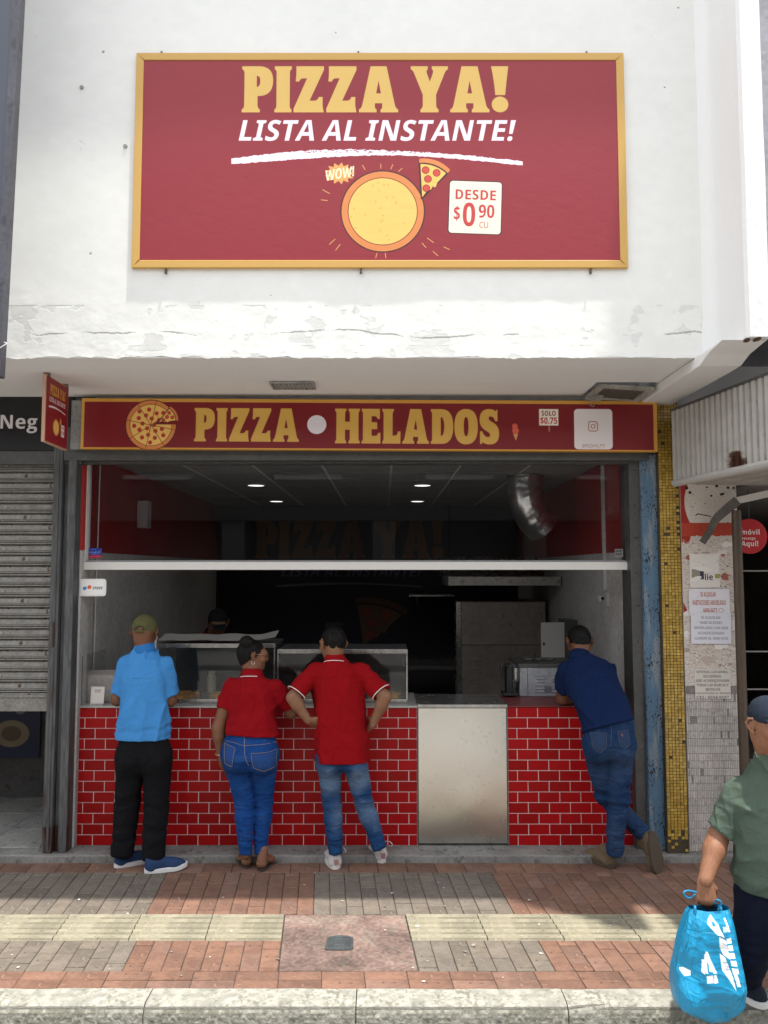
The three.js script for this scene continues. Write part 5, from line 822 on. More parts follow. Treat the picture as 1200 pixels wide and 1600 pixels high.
{ // corrugated canopy of the right neighbour
  const zc = 0.34, c0 = at(1049, 640, zc), yT = c0.y, yB = Y(752, zc), g = thing('corrugated_canopy', 'white corrugated metal canopy with rust stains projecting over the pillar', 'canopy', [c0.x, 0, zc], 0.16);
  // local: canopy side runs along +z; its front lies far outside the frame
  const L = 2.1, n = 34, st = [], w = L / n; for (let k = 0; k < n; k++) st.push([k * w, 0], [k * w + w * 0.58, 0], [k * w + w * 0.66, 0.032], [k * w + w * 0.92, 0.032], [k * w + w, 0]);
  const P = [], UV = []; const yt = (z) => yT + 0.0, q3 = (a, b) => { for (const [z, x, y] of [[a[0], a[1], yB], [b[0], b[1], yB], [b[0], b[1], yT], [a[0], a[1], yB], [b[0], b[1], yT], [a[0], a[1], yT]]) { P.push(x, y, z); UV.push(z, y); } };
  for (let i = 0; i + 1 < st.length; i++) q3(st[i], st[i + 1]);
  const cg = new THREE.BufferGeometry(); cg.setAttribute('position', new THREE.Float32BufferAttribute(P, 3)); cg.setAttribute('uv', new THREE.Float32BufferAttribute(UV, 2)); cg.computeVertexNormals();
  const rt = tex(1024, 512, (u, v) => { // 2.2 m by 1 m of painted sheet: dirt in the grooves' lower ends, one rusted-through corner
    const n = fbm(u, v, 8, 5, 1), s = fbm(u * 4 % 1, v * 0.25, 32, 4, 3), k = 0.86 + 0.12 * (n - 0.5) - 0.06 * smooth(0.56, 0.75, s); const yy = v, du = (u - 0.34) / 0.045, dv = (yy - 0.655) / 0.07, rr = smooth(1.25, 0.55, Math.sqrt(du * du + dv * dv) + 1.1 * (fbm(u, v, 32, 4, 2) - 0.5)); const drip = smooth(0.66, 0.8, fbm(u * 2 % 1, v * 0.12, 64, 3, 4) ) * 0.35;
    const r2 = Math.max(rr, drip * 0.25); return [mix(k, 0.3, r2), mix(k * 0.985, 0.17, r2), mix(k * 0.96, 0.1, r2)];
  });
  rt.repeat.set(1 / 2.2, 1);
  const cm = mat(lin(0.66, 0.655, 0.64), 0.6, { map: rt, side: THREE.DoubleSide });
  part('corrugated_side', cg, cm, g);
  part('core', b2(0.036, 1.3, yB + 0.03, yT - 0.02, 0.01, L), M.darkSteel, g);
  part('bottom_roll', moved(new THREE.CylinderGeometry(0.026, 0.026, L, 14), 0.012, yB - 0.014, L / 2, Math.PI / 2), cm, g);
  for (let k = 0; k < 8; k++) part('soffit_slat', b2(0.03 + k * 0.16, 0.18 + k * 0.16, yB - 0.02, yB - 0.008, 0, L), mat(lin(0.5, 0.46, 0.41), 0.8, { map: rep(T.dirty, 2) }), g);
  part('roof_sheet', b2(-0.002, 1.32, yT - 0.015, yT + 0.004, 0.002, L), M.darkSteel, g);
}
{ // dark shop beyond: walls, rails, round red sign
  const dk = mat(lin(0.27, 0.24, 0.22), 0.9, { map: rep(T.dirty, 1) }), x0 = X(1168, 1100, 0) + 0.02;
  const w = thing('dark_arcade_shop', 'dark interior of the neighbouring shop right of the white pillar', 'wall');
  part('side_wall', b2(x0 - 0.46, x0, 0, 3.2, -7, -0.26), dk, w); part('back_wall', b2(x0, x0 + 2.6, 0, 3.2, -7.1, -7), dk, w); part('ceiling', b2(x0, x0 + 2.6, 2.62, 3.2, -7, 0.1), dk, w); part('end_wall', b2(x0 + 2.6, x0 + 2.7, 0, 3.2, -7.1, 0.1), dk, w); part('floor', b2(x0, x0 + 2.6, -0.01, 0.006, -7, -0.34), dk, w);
  const rl = mat(lin(0.3, 0.28, 0.27), 0.4, { metalness: 0.6 });
  for (const [v, i] of [[892, 0], [1018, 1], [1077, 2], [1115, 3]]) { const z = -0.5, y = Y(v, z); single('steel_rail', metric(bar(V(x0 - 0.0, y, z), V(x0 + 1.2, y, z), 0.008)), rl, [0, 0, 0], ['thin horizontal rail highest in the dark shop, below the round red sign', 'second thin rail in the dark shop beside the pillar notices', 'third thin rail in the dark shop level with the lowest notice', 'lowest thin rail in the dark shop behind the cap of the man in green'][i], 'rail', 'rails in the dark shop'); }
  const z = -0.2, c = at(1171, 838, z), r = 0.135, t = canvasTex(384, 384, (k) => { k.fillStyle = '#c01420'; k.fillRect(0, 0, 384, 384); k.fillStyle = '#ece4e0'; k.fillRect(58, 96, 52, 20); k.fillRect(76, 70, 18, 64); fitted(k, 'móvil', 92, 118, 216, 54, '#ece4e0', 'bold'); fitted(k, 'recarga', 104, 200, 150, 28, '#ece4e0', 'bold'); fitted(k, 'Aquí!', 96, 244, 190, 56, '#ece4e0', 'bold'); });
  const rs = thing('round_sign', 'round red sign reading móvil Aquí! hanging beside the white pillar', 'sign', [c.x, c.y, z]); part('disc', moved(new THREE.CylinderGeometry(r, r, 0.012, 48), 0, 0, 0, Math.PI / 2), mat(lin(0.5, 0.012, 0.02), 0.4), rs);
  const f = new THREE.CircleGeometry(r - 0.001, 48); f.translate(0, 0, 0.007); part('print', f, mat(0xffffff, 0.4, { map: t }), rs); part('hanger', metric(bar(V(0, r, 0), V(0, 2.62 - c.y, 0), 0.004)), M.darkSteel, rs);
}
{ // upper front of the right neighbour above its canopy
  const n = thing('neighbour_facade', 'lilac grey upper front of the neighbouring building behind the fin', 'building');
  part('upper_wall', b2(XF + 0.14, 5.2, ySof + 0.25, 7.4, -0.8, 1.35), mat(lin(0.42, 0.41, 0.45), 0.85, { map: rep(T.grain, 1) }), n);
  part('lower_void', b2(XF + 0.14, 5.2, 3.21, ySof + 0.9, -0.9, -0.8), mat(lin(0.3, 0.28, 0.27), 0.95), n);
}
{ // street front across the road, seen only mirrored in the glass and steel
  const z = zB.kerbFront + 9.4 + 3.6, g = thing('opposite_building', 'plain tan building front across the street', 'building', [0, -0.1, z]);
  part('wall', b2(-22, 22, 3.4, 6.6, 0, 4), mat(lin(0.13, 0.12, 0.11), 0.9, { map: rep(T.grain, 0.5) }), g); part('plinth_wall', b2(-22, 22, 0, 3.39, 1.2, 4), mat(lin(0.12, 0.11, 0.1), 0.8), g);
  for (let k = -5; k <= 5; k++) { part('pier', b2(k * 4 - 0.3, k * 4 + 0.3, 0, 3.39, 0.1, 1.19), mat(lin(0.14, 0.13, 0.12), 0.9), g); const wn = part('window', b2(k * 4 + 1.2, k * 4 + 2.8, 4.6, 6, -0.02, 0.06), mat(lin(0.05, 0.06, 0.07), 0.2), g); part('sill', b2(k * 4 + 1.1, k * 4 + 2.9, 4.48, 4.59, -0.1, 0.05), mat(lin(0.5, 0.48, 0.45), 0.9), wn); }
}
// ---------------------------------------------------------------- figures: distance fields meshed with surface nets
const sminK = (a, b, k) => { const h = Math.max(k - Math.abs(a - b), 0) / k; return Math.min(a, b) - h * h * k * 0.25; };
// tapered limb between two joints; flat = [nx, ny, nz, s] squashes it along n
function limb(a, b, ra, rb, flat) {
  const bx = b.x - a.x, by = b.y - a.y, bz = b.z - a.z, L2 = bx * bx + by * by + bz * bz || 1e-9;
  return (x, y, z) => { const px = x - a.x, py = y - a.y, pz = z - a.z, t = clamp((px * bx + py * by + pz * bz) / L2, 0, 1); let dx = px - bx * t, dy = py - by * t, dz = pz - bz * t; if (flat) { const q = (dx * flat[0] + dy * flat[1] + dz * flat[2]) * (1 / flat[3] - 1); dx += flat[0] * q; dy += flat[1] * q; dz += flat[2] * q; } return (Math.sqrt(dx * dx + dy * dy + dz * dz) - (ra + (rb - ra) * t)) * (flat ? Math.min(1, flat[3] * 1.15) : 1); };
}
function egg(c, rx, ry, rz, turn = 0) { const cs = Math.cos(turn), sn = Math.sin(turn), m = Math.min(rx, ry, rz); return (x, y, z) => { const px = x - c.x, pz = z - c.z, dx = (px * cs - pz * sn) / rx, dy = (y - c.y) / ry, dz = (px * sn + pz * cs) / rz; const l = Math.sqrt(dx * dx + dy * dy + dz * dz); return (l - 1) * m * (l < 1 ? 1 : 1); }; }
// trunk lofted through sections {p, w, d} along an axis; right is the body's own right
function trunk(secs, right, e = 2.3) {
  const a0 = secs[0].p, a1 = secs[secs.length - 1].p, ax = a1.clone().sub(a0).normalize(), r = right.clone().addScaledVector(ax, -right.dot(ax)).normalize(), f = new THREE.Vector3().crossVectors(r, ax).normalize();
  const s = secs.map((q) => q.p.clone().sub(a0).dot(ax)), n = secs.length;
  return (x, y, z) => {
    const px = x - a0.x, py = y - a0.y, pz = z - a0.z; let t = px * ax.x + py * ax.y + pz * ax.z, over = 0; if (t < 0) { over = -t; t = 0; } else if (t > s[n - 1]) { over = t - s[n - 1]; t = s[n - 1]; }
    let i = 0; while (i < n - 2 && t > s[i + 1]) i++; const k = smooth(0, 1, (t - s[i]) / (s[i + 1] - s[i])), A = secs[i], B = secs[i + 1], kk = (t - s[i]) / (s[i + 1] - s[i]);
    const cx = mix(A.p.x, B.p.x, kk), cy = mix(A.p.y, B.p.y, kk), cz = mix(A.p.z, B.p.z, kk), w = mix(A.w, B.w, k), d = mix(A.d, B.d, k), qx = x - cx, qy = y - cy, qz = z - cz;
    const u = (qx * r.x + qy * r.y + qz * r.z) / w, v = (qx * f.x + qy * f.y + qz * f.z) / d, l = Math.pow(Math.pow(Math.abs(u), e) + Math.pow(Math.abs(v), e), 1 / e), m = Math.min(w, d), dd = (l - 1) * m;
    return over > 0 ? (dd > 0 ? Math.hypot(dd, over) : over) : dd;
  };
}
const join = (list, k) => (x, y, z) => { let d = list[0](x, y, z); for (let i = 1; i < list.length; i++) d = sminK(d, list[i](x, y, z), k); return d; };
const both = (f, g) => (x, y, z) => Math.max(f(x, y, z), g(x, y, z));
const cutAt = (f, p, n) => (x, y, z) => Math.max(f(x, y, z), (x - p.x) * n.x + (y - p.y) * n.y + (z - p.z) * n.z);
const fat = (f, r) => (x, y, z) => f(x, y, z) - r;
const carve = (f, g, k = 0.01) => (x, y, z) => -sminK(-f(x, y, z), g(x, y, z), k);
function net(f, lo, hi, h) { // surface nets on a grid; far blocks are skipped
  const B = 4, nx = Math.ceil((hi.x - lo.x) / h / B) * B + 1, ny = Math.ceil((hi.y - lo.y) / h / B) * B + 1, nz = Math.ceil((hi.z - lo.z) / h / B) * B + 1, val = new Float32Array(nx * ny * nz).fill(1e3), id = (i, j, k) => (k * ny + j) * nx + i;
  for (let k = 0; k < nz; k += B) for (let j = 0; j < ny; j += B) for (let i = 0; i < nx; i += B) {
    const c = f(lo.x + (i + 1.5) * h, lo.y + (j + 1.5) * h, lo.z + (k + 1.5) * h), far = Math.abs(c) > h * 6.5;
    for (let c2 = k; c2 < Math.min(k + B, nz); c2++) for (let b = j; b < Math.min(j + B, ny); b++) for (let a = i; a < Math.min(i + B, nx); a++) val[id(a, b, c2)] = far ? c : f(lo.x + a * h, lo.y + b * h, lo.z + c2 * h);
  }
  const vid = new Int32Array(nx * ny * nz).fill(-1), P = [], I = [];
  const E = [[0, 1], [0, 2], [0, 4], [1, 3], [1, 5], [2, 3], [2, 6], [3, 7], [4, 5], [4, 6], [5, 7], [6, 7]];
  for (let k = 0; k < nz - 1; k++) for (let j = 0; j < ny - 1; j++) for (let i = 0; i < nx - 1; i++) {
    const v = []; let m = 0; for (let c = 0; c < 8; c++) { const q = val[id(i + (c & 1), j + (c >> 1 & 1), k + (c >> 2))]; v.push(q); if (q < 0) m |= 1 << c; }
    if (m === 0 || m === 255) continue;
    let sx = 0, sy = 0, sz = 0, n = 0; for (const [a, b] of E) if ((v[a] < 0) !== (v[b] < 0)) { const t = v[a] / (v[a] - v[b]); sx += (a & 1) + t * ((b & 1) - (a & 1)); sy += (a >> 1 & 1) + t * ((b >> 1 & 1) - (a >> 1 & 1)); sz += (a >> 2) + t * ((b >> 2) - (a >> 2)); n++; }
    vid[id(i, j, k)] = P.length / 3; P.push(lo.x + (i + sx / n) * h, lo.y + (j + sy / n) * h, lo.z + (k + sz / n) * h);
  }
  for (let k = 1; k < nz - 1; k++) for (let j = 1; j < ny - 1; j++) for (let i = 1; i < nx - 1; i++) {
    const s = val[id(i, j, k)] < 0; const q = (a, b, c, d, fl) => { if (a < 0 || b < 0 || c < 0 || d < 0) return; fl ? I.push(a, b, c, a, c, d) : I.push(a, c, b, a, d, c); };
    if (s !== val[id(i + 1, j, k)] < 0) q(vid[id(i, j - 1, k - 1)], vid[id(i, j, k - 1)], vid[id(i, j, k)], vid[id(i, j - 1, k)], s);
    if (s !== val[id(i, j + 1, k)] < 0) q(vid[id(i - 1, j, k - 1)], vid[id(i - 1, j, k)], vid[id(i, j, k)], vid[id(i, j, k - 1)], s);
    if (s !== val[id(i, j, k + 1)] < 0) q(vid[id(i - 1, j - 1, k)], vid[id(i, j - 1, k)], vid[id(i, j, k)], vid[id(i - 1, j, k)], s);
  }
  const g = new THREE.BufferGeometry(); g.setAttribute('position', new THREE.Float32BufferAttribute(P, 3)); g.setIndex(I); g.computeVertexNormals();
  const n = g.attributes.normal, p = g.attributes.position, uv = new Float32Array(p.count * 2); for (let i = 0; i < p.count; i++) { uv[2 * i] = (p.getX(i) + p.getZ(i) * 0.8); uv[2 * i + 1] = p.getY(i); } g.setAttribute('uv', new THREE.BufferAttribute(uv, 2));
  return g;
}
function box3(pts, pad) { const b = new THREE.Box3().setFromPoints(pts); return [b.min.addScalar(-pad), b.max.addScalar(pad)]; }
function paint(g, fn) { const p = g.attributes.position, n = g.attributes.normal, c = new Float32Array(p.count * 3); for (let i = 0; i < p.count; i++) { const k = fn(p.getX(i), p.getY(i), p.getZ(i), n.getX(i), n.getY(i), n.getZ(i)); c[3 * i] = k[0]; c[3 * i + 1] = k[1]; c[3 * i + 2] = k[2]; } g.setAttribute('color', new THREE.BufferAttribute(c, 3)); return g; }
// a flat outline (points in world x, y) wrapped on a field's surface as seen from +z (or from dir)
function wrap(f, outline, off, seg = 14, z0 = 2, thick = 0.002) {
  const sh = new THREE.Shape(outline.map(([a, b]) => new THREE.Vector2(a, b))), bb = new THREE.Box2().setFromPoints(sh.getPoints()), P = [], I = [], map = {}; const hit = (x, y) => { let z = z0; for (let i = 0; i < 90; i++) { const d = f(x, y, z); if (d < 0.0006) return z; z -= Math.max(d * 0.8, 0.0004); if (z < -0.2) return null; } return z; };
  let last = 0.3; const rows = seg, cols = seg, inside = (x, y) => { let c = false; const o = outline; for (let i = 0, j = o.length - 1; i < o.length; j = i++) if ((o[i][1] > y) !== (o[j][1] > y) && x < (o[j][0] - o[i][0]) * (y - o[i][1]) / (o[j][1] - o[i][1]) + o[i][0]) c = !c; return c; };
  for (let j = 0; j <= rows; j++) { const y = mix(bb.min.y, bb.max.y, j / rows); let xa = 1e9, xb = -1e9; const o = outline; for (let i = 0, k = o.length - 1; i < o.length; k = i++) { const [x1, y1] = o[k], [x2, y2] = o[i], yy = clamp(y, bb.min.y + 1e-4, bb.max.y - 1e-4); if ((y1 > yy) !== (y2 > yy)) { const x = x1 + (x2 - x1) * (yy - y1) / (y2 - y1); xa = Math.min(xa, x); xb = Math.max(xb, x); } } for (let i = 0; i <= cols; i++) { const x = mix(xa, xb, i / cols), z = last = hit(x, y) ?? last; const edge = i === 0 || i === cols || j === 0 || j === rows; P.push(x, y, z + (edge ? -0.002 : off)); } }
  for (let j = 0; j < rows; j++) for (let i = 0; i < cols; i++) { const a = j * (cols + 1) + i; I.push(a, a + 1, a + cols + 2, a, a + cols + 2, a + cols + 1); }
  const g = new THREE.BufferGeometry(); g.setAttribute('position', new THREE.Float32BufferAttribute(P, 3)); g.setIndex(I); g.computeVertexNormals(); const uv = new Float32Array(P.length / 3 * 2); for (let i = 0; i < P.length / 3; i++) { uv[2 * i] = P[3 * i]; uv[2 * i + 1] = P[3 * i + 1]; } g.setAttribute('uv', new THREE.BufferAttribute(uv, 2)); return g;
}
function seam(f, pts, r, z0 = 2, off = 0.001) { let last = null; const hit = (x, y) => { let z = z0; for (let i = 0; i < 120; i++) { const d = f(x, y, z); if (d < 0.0006) return last = z; z -= Math.max(d * 0.8, 0.0004); if (z < -0.1) break; } return last ?? 0.35; }; const out = []; for (let i = 0; i + 1 < pts.length; i++) for (let k = 0; k < 5; k++) { const t = k / 5, x = mix(pts[i][0], pts[i + 1][0], t), y = mix(pts[i][1], pts[i + 1][1], t); out.push(V(x, y, hit(x, y) + off)); } const l = pts[pts.length - 1]; out.push(V(l[0], l[1], hit(...l) + off)); return new THREE.TubeGeometry(new THREE.CatmullRomCurve3(out), out.length * 2, r, 4); }
// hand: palm and five fingers; along = towards fingertips, palm = way the palm faces, curl per finger
function handField(wrist, along, palmN, thumbSide, s = 1, curl = [0.5, 0.5, 0.5, 0.5], thumb = 0.4, spread = 0.06) {
  const a = along.clone().normalize(), n = palmN.clone().addScaledVector(a, -palmN.dot(a)).normalize(), t = thumbSide.clone().addScaledVector(a, -thumbSide.dot(a)); t.addScaledVector(n, -t.dot(n)).normalize();
  const pt = (x, y, z) => wrist.clone().addScaledVector(t, x * s).addScaledVector(a, y * s).addScaledVector(n, z * s), fl = [n.x, n.y, n.z, 0.55], L = [], tips = [];
  L.push(limb(pt(0.006, 0.0, 0), pt(0.02, 0.075, 0.002), 0.028 * s, 0.024 * s, fl), limb(pt(-0.004, 0.0, 0), pt(-0.022, 0.07, 0.002), 0.027 * s, 0.022 * s, fl), limb(pt(0, 0.02, 0), pt(0, 0.075, 0), 0.03 * s, 0.03 * s, fl));
  const F = [], base = [[0.031, 0.086, 0.0], [0.011, 0.092, 0], [-0.01, 0.088, 0], [-0.03, 0.078, 0]], len = [[0.04, 0.025, 0.02], [0.045, 0.028, 0.021], [0.041, 0.026, 0.02], [0.032, 0.02, 0.018]], rad = [0.0092, 0.0096, 0.009, 0.0078];
  for (let i = 0; i < 4; i++) { let p = base[i].slice(), ang = 0; const sp = (1.5 - i) * spread, pts = [pt(p[0] * 0.8, 0.045, 0), pt(...p)]; for (let k = 0; k < 3; k++) { ang += curl[i] * [0.9, 1.2, 0.8][k]; p = [p[0] + len[i][k] * Math.sin(sp) * Math.cos(ang), p[1] + len[i][k] * Math.cos(ang), p[2] + len[i][k] * Math.sin(ang)]; pts.push(pt(...p)); } const r = rad[i] * s; F.push(join([limb(pts[0], pts[1], r * 1.05, r * 1.08), limb(pts[1], pts[2], r * 1.08, r), limb(pts[2], pts[3], r, r * 0.92), limb(pts[3], pts[4], r * 0.92, r * 0.78)], 0.004)); tips.push(...pts); }
  const th = [pt(0.018, 0.012, 0.008), pt(0.043, 0.038, 0.014 + 0.01 * thumb), pt(0.056 - 0.012 * thumb, 0.066, 0.018 + 0.03 * thumb), pt(0.058 - 0.03 * thumb, 0.09, 0.018 + 0.05 * thumb)]; F.push(join([limb(th[0], th[1], 0.016 * s, 0.0125 * s), limb(th[1], th[2], 0.0122 * s, 0.0105 * s), limb(th[2], th[3], 0.0105 * s, 0.0085 * s)], 0.006)); tips.push(...th);
  const palm = join(L, 0.012); const all = [palm, ...F];
  return { f: (x, y, z) => { let d = palm(x, y, z); for (const q of F) d = sminK(d, q(x, y, z), 0.0045); return d; }, pts: [wrist, ...tips], pt };
}
// head: c centre of skull, look = way the face points; sizes for a head 0.225 high
function headField(c, look, neckBase, o = {}) {
  const s = o.s ?? 1, f = look.clone().normalize(), up = (o.up ?? V(0, 1, 0)).clone().addScaledVector(f, -(o.up ?? V(0, 1, 0)).dot(f)).normalize(), r = new THREE.Vector3().crossVectors(f, up).normalize(), pt = (x, y, z) => c.clone().addScaledVector(r, x * s).addScaledVector(up, y * s).addScaledVector(f, z * s);
  const sq = (n, k) => [n.x, n.y, n.z, k], L = [];
  const ell = (p, a, b, d) => { const q = pt(...p), m = Math.min(a, b, d) * s; return (x, y, z) => { const dx = x - q.x, dy = y - q.y, dz = z - q.z, u = (dx * r.x + dy * r.y + dz * r.z) / (a * s), v = (dx * up.x + dy * up.y + dz * up.z) / (b * s), w = (dx * f.x + dy * f.y + dz * f.z) / (d * s); return (Math.sqrt(u * u + v * v + w * w) - 1) * m; }; };
  L.push(ell([0, 0.025, -0.012], 0.076, 0.088, 0.096), ell([0, -0.01, 0.025], 0.067, 0.085, 0.07), ell([0, -0.065, 0.04], 0.05, 0.045, 0.052), ell([0, -0.088, 0.068], 0.022, 0.018, 0.02), ell([0, -0.02, -0.05], 0.062, 0.06, 0.045));
  for (const k of [-1, 1]) L.push(ell([k * 0.042, -0.022, 0.068], 0.022, 0.02, 0.02), ell([k * 0.03, 0.026, 0.082], 0.028, 0.01, 0.014));
  let d = join(L, 0.028);
  d = join([d, limb(neckBase, pt(0, -0.07, -0.02), (o.neck ?? 0.06) * 1.12, (o.neck ?? 0.06))], 0.035);
  const nose = join([limb(pt(0, 0.012, 0.088), pt(0, -0.026, 0.112), 0.008 * s, 0.0125 * s), limb(pt(-0.012, -0.031, 0.098), pt(0.012, -0.031, 0.098), 0.009 * s, 0.009 * s)], 0.008), lips = join([limb(pt(-0.018, -0.056, 0.088), pt(0.018, -0.056, 0.088), 0.0065 * s, 0.0065 * s), limb(pt(-0.015, -0.066, 0.087), pt(0.015, -0.066, 0.087), 0.0065 * s, 0.0065 * s)], 0.003);
  const eyes = [-1, 1].map((k) => ell([k * 0.031, 0.006, 0.094], 0.017, 0.0105, 0.016)), lids = [-1, 1].map((k) => ell([k * 0.031, 0.005, 0.08], 0.0135, 0.0125, 0.0125));
  const ears = [-1, 1].map((k) => { const h = [[0.078, 0.02, 0.004], [0.088, 0.031, -0.006], [0.098, 0.026, -0.022], [0.102, 0.006, -0.03], [0.096, -0.014, -0.024], [0.086, -0.03, -0.01], [0.08, -0.034, -0.002]].map(([x, y, z]) => pt(k * x, y, z)), L2 = []; for (let i = 0; i < 6; i++) L2.push(limb(h[i], h[i + 1], 0.0052 * s, (i === 5 ? 0.007 : 0.0052) * s)); L2.push(limb(pt(k * 0.082, 0.016, -0.006), pt(k * 0.083, -0.022, -0.006), 0.0065 * s, 0.0065 * s), limb(pt(k * 0.086, 0.012, -0.016), pt(k * 0.088, -0.012, -0.018), 0.007 * s, 0.006 * s)); return join(L2, 0.004); });
  const F = (x, y, z) => { let v = sminK(d(x, y, z), nose(x, y, z), 0.012); for (const e of eyes) v = -sminK(-v, e(x, y, z), 0.008); for (const e of lids) v = sminK(v, e(x, y, z), 0.003); v = sminK(v, lips(x, y, z), 0.006); for (const e of ears) v = sminK(v, e(x, y, z), 0.008); return v; };
  return { f: F, pt, ell, skull: ell([0, 0.025, -0.012], 0.076, 0.088, 0.096), frame: { r, up, f }, pts: [...[-0.115, 0.115].flatMap((a) => [-0.14, 0.135].flatMap((b) => [-0.13, 0.14].map((c) => pt(a, b, c)))), neckBase] };
}
// shoe pointing along dir from the heel; returns upper and sole
function shoe(heel, dir, up, L, W, H, m, soleM, parent, name, o = {}) {
  const g = new THREE.Group(); g.name = name; parent.add(g);
  const z = up.clone().normalize(), y = dir.clone().addScaledVector(z, -dir.dot(z)).normalize(), x = new THREE.Vector3().crossVectors(z, y), M4 = new THREE.Matrix4().makeBasis(x, z, y.clone()).setPosition(heel);   // local: x across, y up, z to the toe
  const ol = (k) => { const s = new THREE.Shape(); s.moveTo(0, -0.004 - k); s.bezierCurveTo(W * 0.45 + k, -0.004 - k, W * 0.42 + k, L * 0.35, W * 0.5 + k, L * 0.66); s.bezierCurveTo(W * 0.5 + k, L * 0.92, W * 0.2 + k, L + k, W * 0.02, L + k); s.bezierCurveTo(-W * 0.3 - k, L + k, -W * 0.5 - k, L * 0.9, -W * 0.5 - k, L * 0.64); s.bezierCurveTo(-W * 0.4 - k, L * 0.35, -W * 0.45 - k, -0.004 - k, 0, -0.004 - k); return s; };
  const se = new THREE.ExtrudeGeometry(ol(0.002), { depth: 0.022, bevelEnabled: true, bevelSize: 0.003, bevelThickness: 0.004, bevelSegments: 2, curveSegments: 10 }); se.rotateX(Math.PI / 2); se.scale(1, 1, 1); se.translate(0, 0.027, 0);
  const pos = se.attributes.position; for (let i = 0; i < pos.count; i++) { const t = pos.getZ(i) / L; pos.setY(i, pos.getY(i) + 0.012 * smooth(0.72, 1, t)); } se.computeVertexNormals();
  const sole = part('sole', metric(se).applyMatrix4(M4), soleM, g);
  const c = (px, py, pz) => V(px, py, pz), f = join([trunk([{ p: c(0, 0.02, 0.03), w: W * 0.40, d: 0.036 }, { p: c(0, 0.075, 0.045), w: W * 0.36, d: 0.05 }, { p: c(0, H, 0.055), w: W * 0.36, d: 0.055 }], V(1, 0, 0), 2.2), limb(c(0, 0.045, 0.05), c(0, 0.036, L * 0.72), W * 0.42, W * 0.42, [0, 1, 0, 0.8]), limb(c(0, 0.035, L * 0.7), c(0, 0.034, L - W * 0.4), W * 0.46, W * 0.36, [0, 1, 0, 0.72]), limb(c(0, H * 0.8, 0.07), c(0, 0.055, L * 0.62), W * 0.32, W * 0.26)], 0.03);
  const q = net(cutAt(f, V(0, 0.018, 0), V(0, -1, 0)), V(-W, 0.0, -0.04), V(W, H + 0.05, L + 0.04), 0.006); q.applyMatrix4(M4); q.computeVertexNormals();
  part('upper', q, m, g); if (o.tab) { const t = moved(box(0.03, 0.035, 0.006, 0.002), 0, 0.055, -0.013); t.applyMatrix4(M4); part('heel_tab', t, o.tab, g); }
  if (o.laces) { for (let i = 0; i < 3; i++) { const b = moved(box(W * 0.5, 0.006, 0.008, 0.002), 0, 0.1 - i * 0.014, L * (0.4 + i * 0.08)); b.applyMatrix4(M4); part('lace', b, o.laces, g); } }
  return g;
}
// creases pressed into the cloth itself: long ones for shirts, short slanting ones for denim
const ridged = (u, v, fx, fy, k) => { let s = 0, a = 0.6; for (let i = 0; i < 3; i++) { const q = 2 ** i, n = VG[(k + i) % 6](u * fx * q + 5 * i + 1.5 * VG[k % 6](u * 4, v * 4, 4), v * fy * q, 64); s += a * (1 - Math.abs(n * 2 - 1)) ** 2.2; a *= 0.5; } return s / 1.05; };
const wrinkleShirt = tex(512, 512, (u, v) => 0.65 * ridged(u, v, 8, 3, 1) + 0.35 * ridged(u + v * 0.5, v - u * 0.3, 5, 9, 3), false);
const wrinkleDenim = tex(512, 512, (u, v) => 0.6 * ridged(u + 0.4 * v, v, 5, 14, 2) + 0.4 * ridged(u - 0.5 * v, v, 9, 10, 4), false);
const skinT = tex(128, 128, (u, v) => 0.9 + 0.14 * (fbm(u, v, 16, 3, 1) - 0.5));
const skin = (r, g, b) => mat(lin(r, g, b), 0.5, { map: rep(skinT, 6), bumpMap: rep(T.fine, 4), bumpScale: 0.0004, specularIntensity: 0.6 });
const cloth = (c, o = {}) => mat(c, 0.92, { bumpMap: rep(wrinkleShirt, 1.6), bumpScale: 0.013, specularIntensity: 0.25, ...o });
const denimT = tex(256, 256, (u, v) => 0.8 + 0.3 * (fbm(u, v, 64, 2, 1) - 0.5) + 0.06 * Math.sin((u + v) * Math.PI * 128));
const denim = () => mat(0xffffff, 0.95, { vertexColors: true, map: rep(denimT, 5), bumpMap: rep(wrinkleDenim, 1.5), bumpScale: 0.011, specularIntensity: 0.3 });
// cloth relief: long soft folds falling down, plus creases
const drape = (amp, sx, sy, seed) => (x, y, z) => amp * (noise3(x * sx + seed, y * sy, z * sx) + 0.5 * noise3(x * sx * 2.1, y * sy * 2.3 + seed, z * sx * 2.1));
const crease = (amp, y0, y1, fy, seed) => (x, y, z) => { const k = smooth(y0, (y0 + y1) / 2, y) * smooth(y1, (y0 + y1) / 2, y); return k < 0.01 ? 0 : k * amp * (noise3(x * 7 + seed, y * fy + 2.0 * noise3(x * 5, y * 3, z * 5 + seed), z * 7)); };
const ridge = (amp, sx, sy, seed) => (x, y, z) => { const n = noise3(x * sx + seed + 0.8 * noise3(x * 3, y * 3, z * 3 + seed), y * sy, z * sx * 0.6), r = 1 - Math.min(1, Math.abs(n) * 2.6); return amp * (r * r - 0.25); };
const relief = (f, ...rs) => (x, y, z) => { const d = f(x, y, z); if (d > 0.06 || d < -0.06) return d; let e = 0; for (const r of rs) e += r(x, y, z); return d - e; };
function person(label, base) { const o = thing('person', label, 'person', base); o.userData.base = undefined; delete o.userData.base; return o; }
const place = (o, g) => { g.translate(-o.position.x, -o.position.y, -o.position.z); return g; };
